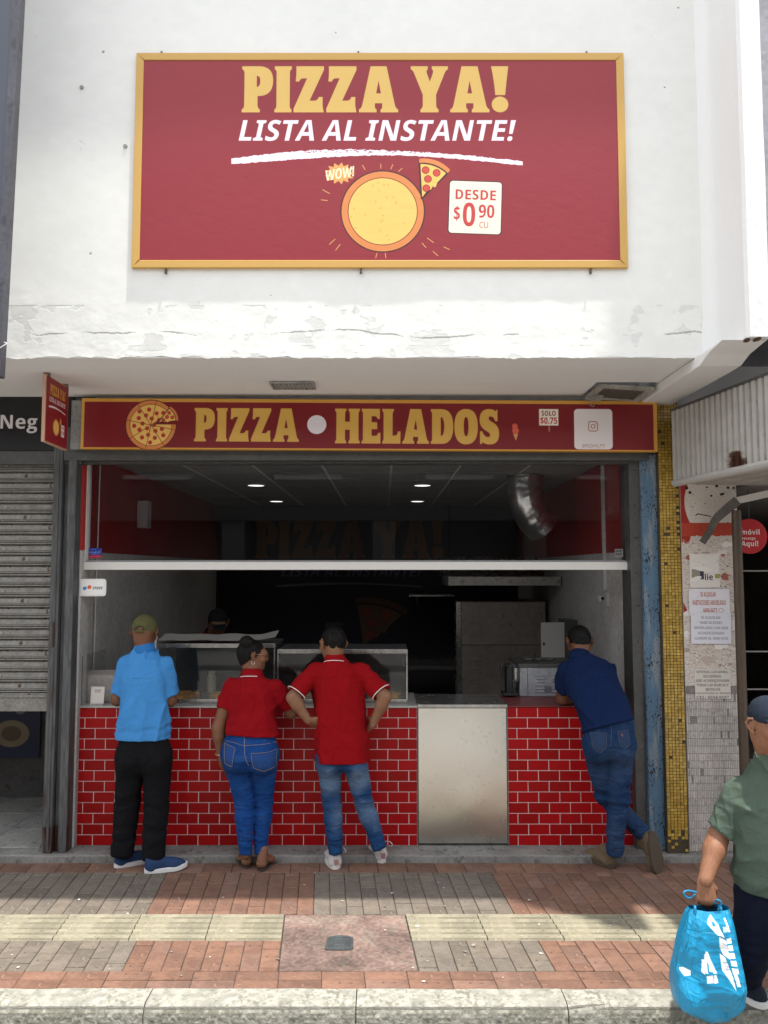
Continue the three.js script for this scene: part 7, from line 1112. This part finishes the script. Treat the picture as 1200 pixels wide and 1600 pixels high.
  for (const s of [s1, s2]) s.position.set(-P.position.x, -P.position.y, -P.position.z);
  for (const [g, sx] of [[gA, 0.03], [gB, 0.035]]) part('loose_lace', fg.place(metric(tube([V(g.x + 0.0, PAVE + 0.11, g.z - 0.12), V(g.x + sx + 0.02, PAVE + 0.125, g.z - 0.06), V(g.x + sx + 0.035, PAVE + 0.105, g.z - 0.05), V(g.x + sx + 0.01, PAVE + 0.09, g.z - 0.08)], 0.003, 20, 5))), M2.white, P);
  const hm = hairM(0.01, 0.008, 0.007), [lo, hi] = box3(hd.pts, 0.05); let hf = join([fat(hd.ell([0, 0.03, -0.016], 0.08, 0.09, 0.1), 0.004), fat(hd.ell([0, -0.015, -0.055], 0.058, 0.055, 0.042), 0.002)], 0.02); hf = carve(hf, hd.ell([0, -0.03, 0.1], 0.12, 0.085, 0.08), 0.01); hf = carve(hf, hd.ell([0, -0.06, 0.012], 0.14, 0.06, 0.05), 0.01);
  hf = relief(hf, (x, y, q) => 0.004 * noise3(x * 70, y * 40, q * 70)); part('hair', fg.place(net(hf, lo, hi, 0.0045)), hm, P);
  const tuft = []; const r = rng(9); for (let i = 0; i < 46; i++) { const a = (r() - 0.5) * 1.6, b = r() * 0.9 - 0.2, p = hd.pt(Math.sin(a) * 0.08, 0.1 + 0.02 * Math.cos(a) * Math.cos(b), -0.016 - Math.sin(b) * 0.09), q = p.clone().add(V((r() - 0.5) * 0.04, 0.016 + r() * 0.014, (r() - 0.5) * 0.05)); tuft.push(tube([p, p.clone().lerp(q, 0.5).add(V(0, 0.004, 0)), q], 0.0024, 4, 4)); } part('hair_tufts', fg.place(metric(merge(tuft))), hm, P);
}
// --- man in navy polo leaning on the counter with ankles crossed
{
  const J = at, zh = 0.42, j = { pelvis: J(950, 1140, zh), neck: J(906, 1026, 0.1), head: J(905, 1003, 0.03), shL: J(886, 1047, 0.12), shR: J(949, 1050, 0.15), elL: J(879, 1090, 0.0), elR: J(945, 1092, -0.03), wrL: J(897, 1096, -0.2), wrR: J(922, 1096, -0.22), hipL: J(932, 1163, zh - 0.02), hipR: J(971, 1163, zh), knL: J(945, 1243, 0.32), knR: J(966, 1246, 0.4), anL: J(1000, 1298, 0.3), anR: J(961, 1330, 0.36) };
  const S = (u, v, zz, w, d) => ({ p: J(u, v, zz), w, d });
  const jp = (x, y, zz) => { const n = smooth(0.35, 0.8, 0.5 + 0.5 * noise3(x * 5, y * 4, zz * 5)), w = smooth(0.6, 0.85, 0.5 + 0.5 * noise3(x * 16, y * 24, zz * 16)) * 0.3, f = clamp(n * 0.5 + w, 0, 1); return [mix(0.016, 0.075, f), mix(0.05, 0.125, f), mix(0.14, 0.25, f)]; };
  const fg = figure({
    label: 'person in navy polo and jeans leaning on the counter with crossed ankles and tan boots', base: V(J(962, 1345, zh).x, PAVE, zh - 0.05), j, look: V(-0.1, -0.35, -1), skin: skin(0.2, 0.085, 0.045), neck: 0.06, right: V(1, 0.08, 0),
    torso: [S(953, 1150, zh + 0.01, 0.188, 0.146), S(948, 1122, 0.39, 0.182, 0.136), S(935, 1090, 0.31, 0.176, 0.12), S(922, 1062, 0.22, 0.19, 0.116), S(916, 1044, 0.15, 0.172, 0.1), S(909, 1030, 0.11, 0.09, 0.08)],
    sleeve: [0.066, 0.072], sleeveT: [0.7, 0.8], armR: [0.052, 0.045, 0.045, 0.03], hem: { p: J(953, 1135, zh), n: V(0.24, -1, 0.35) }, blend: 0.025,
    shirtFolds: [drape(0.007, 6, 3, 53), ridge(0.014, 6, 3, 55), crease(0.007, J(0, 1150, zh).y, J(0, 1080, 0.3).y, 18, 56)], shirtM: cloth(lin(0.006, 0.016, 0.06)), collar: [0.042, 0.075, -0.008],
    legR: [0.096, 0.07, 0.06], seat: [trunk([S(951, 1180, zh, 0.13, 0.08), S(951, 1158, zh + 0.01, 0.165, 0.115), S(952, 1118, zh - 0.02, 0.162, 0.108)], V(1, 0.08, 0), 2.3), egg(J(933, 1168, zh + 0.05), 0.088, 0.105, 0.092), egg(J(971, 1168, zh + 0.05), 0.088, 0.105, 0.092)], seatK: 0.035, cuff: 0.025,
    trouserFolds: [drape(0.006, 8, 5, 61), crease(0.014, 0.3, 0.56, 24, 62), crease(0.014, 0.02, 0.28, 28, 63)], waist: { p: J(952, 1130, zh), n: V(-0.24, 1, -0.35) }, trouserM: denim(), trouserPaint: jp, trouserName: 'jeans',
  });
  const P = fg.P, hd = fg.hd, tf = fg.tf, tan = mat(lin(0.2, 0.145, 0.085), 0.85, { map: rep(T.dirty, 5), bumpMap: rep(T.bump, 8), bumpScale: 0.002 }), sole = mat(lin(0.075, 0.055, 0.035), 0.9);
  const gB = onLevel(959, 1357, PAVE), s1 = shoe(V(gB.x, PAVE, gB.z), V(-0.5, 0, -0.86), V(0, 1, 0), 0.27, 0.102, 0.14, tan, sole, P, 'boot');
  // crossed foot stands on its toe, sole facing the street
  const toe = onLevel(1001, 1352, PAVE), hp = J(1016, 1298, 0.33), s2 = shoe(V(hp.x, hp.y + 0.005, hp.z + 0.055), V(-0.12, -0.93, -0.34), V(-0.5, -0.15, -0.85), 0.265, 0.102, 0.13, tan, sole, P, 'boot');
  for (const s of [s1, s2]) s.position.set(-P.position.x, -P.position.y, -P.position.z);
  const hm = hairM(0.012, 0.01, 0.009), [lo, hi] = box3(hd.pts, 0.05); let hf = join([fat(hd.ell([0, 0.028, -0.014], 0.078, 0.088, 0.098), 0.004), fat(hd.ell([0, -0.02, -0.052], 0.06, 0.06, 0.045), 0.0015)], 0.02); hf = carve(hf, hd.ell([0, -0.03, 0.1], 0.12, 0.085, 0.085), 0.01); hf = carve(hf, hd.ell([0, -0.065, 0.01], 0.14, 0.06, 0.05), 0.01); part('hair', fg.place(net(relief(hf, (x, y, q) => 0.0015 * noise3(x * 90, y * 90, q * 90)), lo, hi, 0.0045)), hm, P);
  const wp = (pts) => pts.map(([u, v]) => { const q = J(u, v, 0.55); return [q.x, q.y]; }), dm = mat(lin(0.02, 0.055, 0.14), 0.95, { map: rep(denimT, 5) });
  for (const pk of [[[925, 1147], [948, 1146], [946, 1168], [936, 1176], [926, 1168]], [[966, 1143], [984, 1142], [984, 1163], [975, 1168], [967, 1164]]]) { part('back_pocket', fg.place(wrap(tf, wp(pk), 0.003, 12)), dm, fg.tr); part('pocket_stitch', fg.place(metric(seam(tf, [...wp(pk), wp(pk)[0]], 0.0014, 2, 0.003))), mat(lin(0.1, 0.11, 0.14), 0.8), fg.tr); }
  part('seat_seam', fg.place(metric(seam(tf, wp([[957, 1135], [956, 1150], [954, 1166]]), 0.0016, 2, 0.001))), mat(lin(0.1, 0.1, 0.12), 0.8), fg.tr); part('pocket_tag', fg.place(wrap(tf, wp([[971, 1146], [974, 1146], [974, 1152], [971, 1152]]), 0.0055, 4)), mat(lin(0.3, 0.1, 0.08), 0.8), fg.tr);
}

// --- vendor in the dark behind the first display case
{
  const J = at, z = -1.25, Yf = 0.004, j = { pelvis: V(J(322, 1000, z).x, 0.93, z), neck: J(332, 992, z + 0.04), head: J(340, 973, z + 0.09), shL: J(303, 1003, z), shR: J(358, 1003, z), elL: J(296, 1040, z + 0.08), elR: J(366, 1040, z + 0.08), wrL: J(312, 1062, z + 0.28), wrR: J(350, 1062, z + 0.28), hipL: V(J(308, 1000, z).x, 0.9, z), hipR: V(J(337, 1000, z).x, 0.9, z), knL: V(J(307, 1000, z).x, 0.48, z + 0.03), knR: V(J(338, 1000, z).x, 0.48, z + 0.03), anL: V(J(306, 1000, z).x, 0.09, z), anR: V(J(339, 1000, z).x, 0.09, z) };
  const S = (x, y, w, d) => ({ p: V(x, y, z), w, d }), cx = j.pelvis.x;
  const hL = handField(j.wrL, V(0.2, -0.3, 1), V(0.2, -1, 0), V(1, 0, 0.2), 1, [0.3, 0.3, 0.3, 0.3], 0.3), hR = handField(j.wrR, V(-0.2, -0.3, 1), V(-0.2, -1, 0), V(-1, 0, 0.2), 1, [0.3, 0.3, 0.3, 0.3], 0.3);
  const fg = figure({ label: 'person in dark red shirt and black cap working in the dim shop', base: V(cx, Yf, z), j, look: V(0.25, -0.35, 0.9), skin: skin(0.17, 0.075, 0.042), right: V(-1, 0, 0), hands: [hL, hR],
    torso: [S(cx, 0.84, 0.185, 0.12), S(cx, 1.05, 0.17, 0.115), S(cx + 0.01, 1.3, 0.185, 0.118), S(cx + 0.03, 1.42, 0.16, 0.1), S(j.neck.x, j.neck.y - 0.01, 0.08, 0.07)], sleeve: [0.068, 0.07], sleeveT: [0.7, 0.7], hem: { p: V(cx, 0.86, z), n: V(0, -1, 0) }, shirtFolds: [drape(0.008, 8, 3, 73)], shirtM: cloth(lin(0.1, 0.006, 0.008)),
    legR: [0.1, 0.08, 0.065], seat: [trunk([S(cx, 0.82, 0.14, 0.09), S(cx, 0.9, 0.17, 0.115), S(cx, 1.0, 0.165, 0.105)], V(-1, 0, 0), 2.2)], cuff: 0.02, trouserFolds: [crease(0.012, 0.05, 0.4, 24, 75)], waist: { p: V(cx, 0.97, z), n: V(0, 1, 0) }, trouserM: cloth(lin(0.012, 0.012, 0.014)) });
  const hd = fg.hd, P = fg.P, [lo, hi] = box3(hd.pts, 0.06), upv = hd.frame.up; let cf = carve(hd.ell([0, 0.032, -0.012], 0.086, 0.092, 0.106), hd.ell([0, 0.028, -0.012], 0.08, 0.086, 0.1), 0.004); cf = cutAt(cf, hd.pt(0, 0.012, 0), upv.clone().negate());
  part('cap', fg.place(net(join([cf, limb(hd.pt(0, 0.03, 0.07), hd.pt(0, 0.018, 0.15), 0.07, 0.055, [upv.x, upv.y, upv.z, 0.09])], 0.004), lo, hi, 0.005)), cloth(lin(0.012, 0.012, 0.013)), P);
  const sm = mat(lin(0.03, 0.03, 0.03), 0.7); for (const a of [j.anL, j.anR]) { const s = shoe(V(a.x, Yf, a.z - 0.06), V(0, 0, 1), V(0, 1, 0), 0.27, 0.1, 0.09, sm, sm, P, 'shoe'); s.position.set(-P.position.x, -P.position.y, -P.position.z); }
}
// --- man in green polo stepping off the kerb with a bright bag
{
  const J = at, zb = 2.12, j = { pelvis: J(1222, 1392, zb), neck: J(1209, 1182, 2.13), head: J(1204, 1133, 2.18), shL: J(1158, 1234, 2.12), shR: J(1274, 1234, 2.1), elL: J(1122, 1308, 2.1), elR: J(1318, 1312, 2.02), wrL: J(1102, 1376, 2.2), wrR: J(1310, 1388, 2.12), hipL: J(1190, 1400, zb), hipR: J(1256, 1400, zb + 0.02), knL: J(1172, 1484, 2.1), knR: J(1272, 1488, 2.34), anL: J(1161, 1548, 1.96), anR: V(J(1285, 1560, 2.5).x, ROAD + 0.1, 2.5) };
  const S = (u, v, zz, w, d) => ({ p: J(u, v, zz), w, d });
  const grip = handField(j.wrL, V(0.0, -1, 0.12), V(0.12, -0.05, -1), V(1, 0, 0.25), 1.04, [1.0, 1.05, 1.05, 1.0], 0.9, 0.02), hR = handField(j.wrR, V(0, -1, 0.2), V(-1, 0, 0), V(0, 0, 1), 1.04, [0.45, 0.5, 0.5, 0.5], 0.4);
  const pk = J(1166, 1250, zb);
  const fg = figure({
    label: 'person in sage green polo and dark cap stepping off the kerb with a blue bag', base: V(J(1200, 1400, zb).x, PAVE, zb), j, look: V(0.16, -0.14, 0.97), skin: skin(0.32, 0.15, 0.085), neck: 0.066, right: V(-1, 0, 0), headS: 1.02,
    torso: [S(1224, 1412, zb, 0.215, 0.15), S(1224, 1370, zb + 0.02, 0.222, 0.165), S(1222, 1310, zb + 0.03, 0.215, 0.165), S(1218, 1255, zb + 0.01, 0.215, 0.14), S(1216, 1222, zb, 0.172, 0.11), S(1212, 1190, zb, 0.105, 0.085)],
    sleeve: [0.064, 0.076], sleeveT: [0.88, 0.86], armR: [0.052, 0.044, 0.047, 0.033], hem: { p: J(1222, 1408, zb + 0.15), n: V(-0.06, -1, 0) }, blend: 0.022, hands: [grip, hR],
    shirtFolds: [drape(0.006, 7, 4, 83), ridge(0.012, 8, 5, 86), crease(0.007, J(0, 1300, zb).y, J(0, 1225, zb).y, 30, 84), crease(0.012, J(0, 1410, zb).y, J(0, 1330, zb).y, 22, 85)],
    shirtM: cloth(lin(0.075, 0.105, 0.08)), collar: [0.05, 0.082, -0.012],
    legR: [0.112, 0.085, 0.07], seat: [trunk([S(1222, 1420, zb, 0.15, 0.1), S(1222, 1398, zb, 0.188, 0.13), S(1222, 1370, zb, 0.19, 0.13)], V(-1, 0, 0), 2.3)], seatK: 0.04, cuff: 0.03,
    trouserFolds: [drape(0.006, 8, 5, 91), crease(0.014, 0.02, 0.4, 26, 92)], waist: { p: J(1222, 1380, zb), n: V(0, 1, 0) }, trouserM: cloth(lin(0.008, 0.01, 0.022)),
  });
  const P = fg.P, hd = fg.hd, [lo, hi] = box3(hd.pts, 0.09), upv = hd.frame.up;
  const capM = cloth(lin(0.02, 0.026, 0.04)); let cf = carve(hd.ell([0, 0.036, -0.01], 0.088, 0.094, 0.108), hd.ell([0, 0.03, -0.01], 0.081, 0.087, 0.101), 0.004); cf = cutAt(cf, hd.pt(0, 0.026, 0), upv.clone().negate());
  const cap = part('cap', fg.place(net(join([cf, limb(hd.pt(0, 0.04, 0.085), hd.pt(0, 0.026, 0.15), 0.074, 0.06, [upv.x, upv.y, upv.z, 0.09])], 0.006), lo, hi, 0.0045)), capM, P);
  const q = [-0.03, 0.03].map((x) => hd.pt(x, 0.085, 0.085)); const lg = []; for (const [x, y, w, h] of [[-0.026, 0.088, 0.008, 0.03], [-0.014, 0.098, 0.016, 0.008], [-0.014, 0.08, 0.016, 0.008], [0.006, 0.088, 0.008, 0.03], [0.022, 0.088, 0.016, 0.008]]) { const z2 = Math.sqrt(Math.max(0, 1 - (x / 0.088) ** 2 - ((y - 0.036) / 0.094) ** 2)) * 0.108 - 0.01, p = hd.pt(x, y, z2 + 0.001), b = box(w, h, 0.003, 0.001); b.applyMatrix4(new THREE.Matrix4().makeBasis(hd.frame.r.clone().negate(), upv, hd.frame.f).setPosition(p)); lg.push(b); } part('cap_emblem', fg.place(metric(merge(lg))), mat(lin(0.8, 0.8, 0.82), 0.6), cap);
  let hf = both(fat(hd.ell([0, 0.025, -0.014], 0.077, 0.088, 0.097), 0.003), (x, y, zz) => ((x - hd.pt(0, 0.03, 0).x) * upv.x + (y - hd.pt(0, 0.03, 0).y) * upv.y + (zz - hd.pt(0, 0.03, 0).z) * upv.z)); hf = cutAt(hf, hd.pt(0, -0.03, 0), upv.clone().negate()); hf = cutAt(hf, hd.pt(0, 0, 0.02), hd.frame.f); part('hair', fg.place(net(hf, lo, hi, 0.0045)), hairM(0.2, 0.19, 0.18), P);
  for (const k of [-1, 1]) { part('eyeball', fg.place(moved(new THREE.SphereGeometry(0.0115, 16, 12), ...hd.pt(k * 0.031, 0.005, 0.0835).toArray())), mat(lin(0.6, 0.57, 0.53), 0.3), P); part('iris', fg.place(moved(new THREE.SphereGeometry(0.0055, 12, 10), ...hd.pt(k * 0.031 + 0.001, 0.004, 0.091).toArray())), mat(lin(0.015, 0.01, 0.008), 0.2), P); part('eyebrow', fg.place(metric(tube([hd.pt(k * 0.016, 0.022, 0.1), hd.pt(k * 0.032, 0.028, 0.096), hd.pt(k * 0.048, 0.022, 0.082)], 0.004, 12, 6))), hairM(0.03, 0.027, 0.025), P); }
  const ch = []; for (let k = 0; k < 40; k++) { const a = k / 40 * Math.PI * 2, c = j.neck.clone().lerp(j.head, 0.25); ch.push(moved(new THREE.TorusGeometry(0.0045, 0.0014, 5, 8), c.x + Math.cos(a) * 0.076, c.y - 0.03 - 0.03 * Math.sin(a), c.z + Math.sin(a) * 0.078 + 0.004, k % 2 ? 0.8 : -0.4, a, 0.5)); } part('necklace', fg.place(metric(merge(ch))), mat(lin(0.75, 0.66, 0.5), 0.25, { metalness: 0.9 }), P);
  for (const k of [-1, 1]) { const a = j.neck.clone().add(V(k * 0.05 , -0.005, 0.07)), tip = a.clone().add(V(k * 0.02 - 0.005, -0.05, 0.03)); const sh = new THREE.Shape([[0, 0.03], [0.05 * k, 0.045], [0.03 * k, -0.035], [-0.02 * k, -0.005]].map(([x, y]) => new THREE.Vector2(x, y))); const e = new THREE.ExtrudeGeometry(sh, { depth: 0.004, bevelEnabled: true, bevelSize: 0.001, bevelThickness: 0.001, bevelSegments: 1 }); part('collar_point', fg.place(metric(moved(e, a.x + k * 0.0, a.y - 0.005, a.z + 0.012, -0.55, k * 0.35))), fg.shirt.material, fg.shirt); }
  const nv = cloth(lin(0.02, 0.024, 0.035)), so = mat(lin(0.7, 0.69, 0.68), 0.7), heel = V(j.anL.x - 0.005, PAVE + 0.06, j.anL.z - 0.1);
  const s1 = shoe(heel, V(0.1, -0.17, 0.98), V(0, 1, 0.17), 0.27, 0.1, 0.1, nv, so, P, 'shoe', { laces: M2.white }), s2 = shoe(V(j.anR.x, ROAD, j.anR.z - 0.06), V(0.15, 0, 1), V(0, 1, 0), 0.27, 0.1, 0.1, nv, so, P, 'shoe', { laces: M2.white });
  for (const s of [s1, s2]) s.position.set(-P.position.x, -P.position.y, -P.position.z);
  // --- the bag: soft nylon shopper, sides drawn in at the handles, creased, with white printed marks
  const zg = 2.24, rows = [[1418, 1076, 1138, 0.03], [1424, 1072, 1139, 0.04], [1436, 1068, 1142, 0.055], [1455, 1063, 1146, 0.065], [1480, 1057, 1150, 0.075], [1508, 1051, 1155, 0.085], [1535, 1050, 1158, 0.09], [1556, 1053, 1157, 0.088], [1567, 1056, 1152, 0.085], [1578, 1074, 1146, 0.075], [1589, 1094, 1136, 0.045]].map(([v, a, b, d]) => ({ y: J(600, v, zg).y, c: (J(a, v, zg).x + J(b, v, zg).x) / 2, w: (J(b, v, zg).x - J(a, v, zg).x) / 2, d }));
  const folds = [[1075, 1430, 1090, 1560, 0.16], [1108, 1424, 1080, 1540, -0.14], [1120, 1430, 1150, 1560, -0.2], [1060, 1545, 1150, 1530, -0.12], [1095, 1540, 1135, 1585, 0.2], [1100, 1425, 1118, 1520, 0.1], [1068, 1500, 1110, 1480, 0.07]].map(([a, b, c, d, k]) => { const p = J(a, b, zg), q = J(c, d, zg), dx = q.x - p.x, dy = q.y - p.y, l = Math.hypot(dx, dy); return [p.x, p.y, -dy / l, dx / l, k]; });
  const facet = (x, y) => { let s = 0; for (const [px, py, nx, ny, k] of folds) s += k * Math.min(0.07, Math.abs((x - px) * nx + (y - py) * ny + 0.006 * noise3(x * 15, y * 15, 1))); return s; };
  const secAt = (y) => { let i = 0; while (i < rows.length - 2 && y < rows[i + 1].y) i++; const A = rows[i], B = rows[i + 1], t = clamp((A.y - y) / (A.y - B.y), 0, 1), s = t; return { c: mix(A.c, B.c, s), w: mix(A.w, B.w, s), d: mix(A.d, B.d, s) }; };
  const yT = rows[0].y, yB = rows[rows.length - 1].y, NU = 120, NV = 90, BP = [], BU = [], BI = [];
  for (let r = 0; r <= NV; r++) for (let u = 0; u <= NU; u++) { const t = r / NV, y = mix(yT, yB, t), s = secAt(y), a = u / NU * Math.PI * 2, ca = Math.cos(a), sa = Math.sin(a), e = 0.55, x = Math.sign(ca) * Math.abs(ca) ** e * s.w, zz = Math.sign(sa) * Math.abs(sa) ** e * s.d; const f1 = facet(s.c + x, y) * 26, f2 = Math.abs(noise3((x + y) * 14, (y - x) * 9, 7)) - 0.25, pleat = Math.sin(x * 95 + 3 * noise3(x * 8, y * 4, 1)) * smooth(0.35, 0, t), am = Math.min(1, s.d / 0.08) * smooth(1, 0.92, t), k = 0.055 * f1 + 0.005 * f2 * am + 0.004 * pleat; BP.push(s.c + x, y + 0.004 * noise3(x * 20, 2, 2) * (r ? 1 : 2), zg + zz + k * am * Math.sign(sa) * Math.min(1, Math.abs(sa) * 1.6)); BU.push(u / NU, 1 - t); }
  for (let r = 0; r < NV; r++) for (let u = 0; u < NU; u++) { const a = r * (NU + 1) + u; BI.push(a, a + 1, a + NU + 2, a, a + NU + 2, a + NU + 1); }
  const bg = new THREE.BufferGeometry(); bg.setAttribute('position', new THREE.Float32BufferAttribute(BP, 3)); bg.setAttribute('uv', new THREE.Float32BufferAttribute(BU, 2)); bg.setIndex(BI); bg.computeVertexNormals();
  const bt = canvasTex(1024, 1024, (c, W, H) => {
    c.fillStyle = '#0a88b4'; c.fillRect(0, 0, W, H); const uvp = (u, v) => { const p = J(u, v, zg + 0.1), s = secAt(p.y), q = clamp((p.x - s.c) / s.w, -1, 1), ca = Math.sign(q) * Math.abs(q) ** (1 / 0.55); return [Math.acos(ca) / (Math.PI * 2) * W, (yT - p.y) / (yT - yB) * H]; };
    const poly = (pts, col = '#f2f4f6') => { c.fillStyle = col; c.beginPath(); pts.forEach(([u, v], i) => { const q = uvp(u, v); i ? c.lineTo(...q) : c.moveTo(...q); }); c.closePath(); c.fill(); };
    poly([[1105, 1490], [1109, 1490], [1125, 1524], [1118, 1524]]); poly([[1104, 1494], [1107, 1494], [1108, 1524], [1103, 1522]]); poly([[1100, 1503], [1103, 1503], [1104, 1526], [1099, 1522]]); poly([[1106, 1527], [1114, 1526], [1116, 1538], [1107, 1539]]); poly([[1116, 1526], [1124, 1526], [1126, 1538], [1118, 1539]]); poly([[1109, 1500], [1114, 1508], [1113, 1522], [1109, 1520]]);
    poly([[1053, 1492], [1060, 1487], [1066, 1508], [1056, 1513]]); poly([[1068, 1522], [1074, 1520], [1085, 1524], [1084, 1531], [1075, 1532]]); poly([[1071, 1430], [1077, 1428], [1078, 1440], [1072, 1441]]); poly([[1055, 1470], [1059, 1462], [1060, 1484], [1056, 1485]]);
    poly([[1111, 1448], [1117, 1436], [1130, 1458], [1136, 1470], [1126, 1466]]); poly([[1127, 1468], [1138, 1474], [1143, 1502], [1133, 1496], [1128, 1484]]); poly([[1128, 1494], [1136, 1500], [1146, 1530], [1149, 1548], [1141, 1534], [1131, 1520]]);
    for (let k = 0; k < 5; k++) { const y = 1470 + k * 11; poly([[1138 + k * 1.5, y], [1146 + k * 1.8, y], [1147 + k * 2, y + 8], [1139 + k * 1.6, y + 8]]); } poly([[1133, 1453], [1142, 1452], [1143, 1460], [1134, 1461]], '#b9d6dd'); poly([[1137, 1442], [1140, 1441], [1146, 1462], [1143, 1462]]); poly([[1146, 1522], [1151, 1520], [1156, 1540], [1151, 1541]]);
    c.strokeStyle = '#0a88b4'; c.lineWidth = 5; for (const [a, b] of [[[1118, 1446], [1122, 1452]], [[1132, 1478], [1140, 1482]], [[1132, 1508], [1141, 1506]], [[1136, 1518], [1144, 1516]], [[1058, 1490], [1060, 1512]]]) { c.beginPath(); c.moveTo(...uvp(...a)); c.lineTo(...uvp(...b)); c.stroke(); }
  });
  const bag = thing('shopping_bag', 'bright blue nylon shopping bag with white printed marks, stuffed full', 'bag', [0, 0, 0]); bag.position.set(rows[5].c, yB, zg); const bm = mat(0xffffff, 0.4, { map: bt, side: THREE.DoubleSide, bumpMap: rep(wrinkleShirt, 2.2, 1.2), bumpScale: 0.012 }); bg.translate(-rows[5].c, -yB, -zg); part('bag_body', bg, bm, bag);
  const hm = mat(new THREE.Color('#0a78a2'), 0.5), gp = grip.pt(0, 0.118, 0.036), L = (v) => v.clone().sub(bag.position), hx = (u, v, dz) => J(u, v, zg + dz);
  for (const dz of [0.03, -0.03]) part('handle', metric(tube([hx(1086, 1428, dz), hx(1086, 1418, dz * 0.8), gp.clone().add(V(-0.045, -0.002, dz * 0.15)), gp.clone().add(V(0, 0.004, dz * 0.15)), gp.clone().add(V(0.045, -0.002, dz * 0.15)), hx(1126, 1418, dz * 0.8), hx(1127, 1428, dz)].map(L), 0.0065, 50, 7)), hm, bag);
  part('handle_loop', metric(tube([hx(1086, 1398, 0.01), hx(1076, 1403, 0.03), hx(1068, 1396, 0.04), hx(1072, 1392, 0.035), hx(1088, 1394, 0.02)].map(L), 0.0045, 30, 6)), hm, bag); part('handle_loop', metric(tube([hx(1116, 1412, 0.02), hx(1121, 1406, 0.05), hx(1127, 1410, 0.05), hx(1122, 1422, 0.04)].map(L), 0.0045, 24, 6)), hm, bag);
  part('bag_base', metric(moved(box(0.16, 0.012, 0.12, 0.005), 0.01, 0.05, 0)), hm, bag);
}
renderer.setSize(768, 1024);
renderer.render(scene, camera);
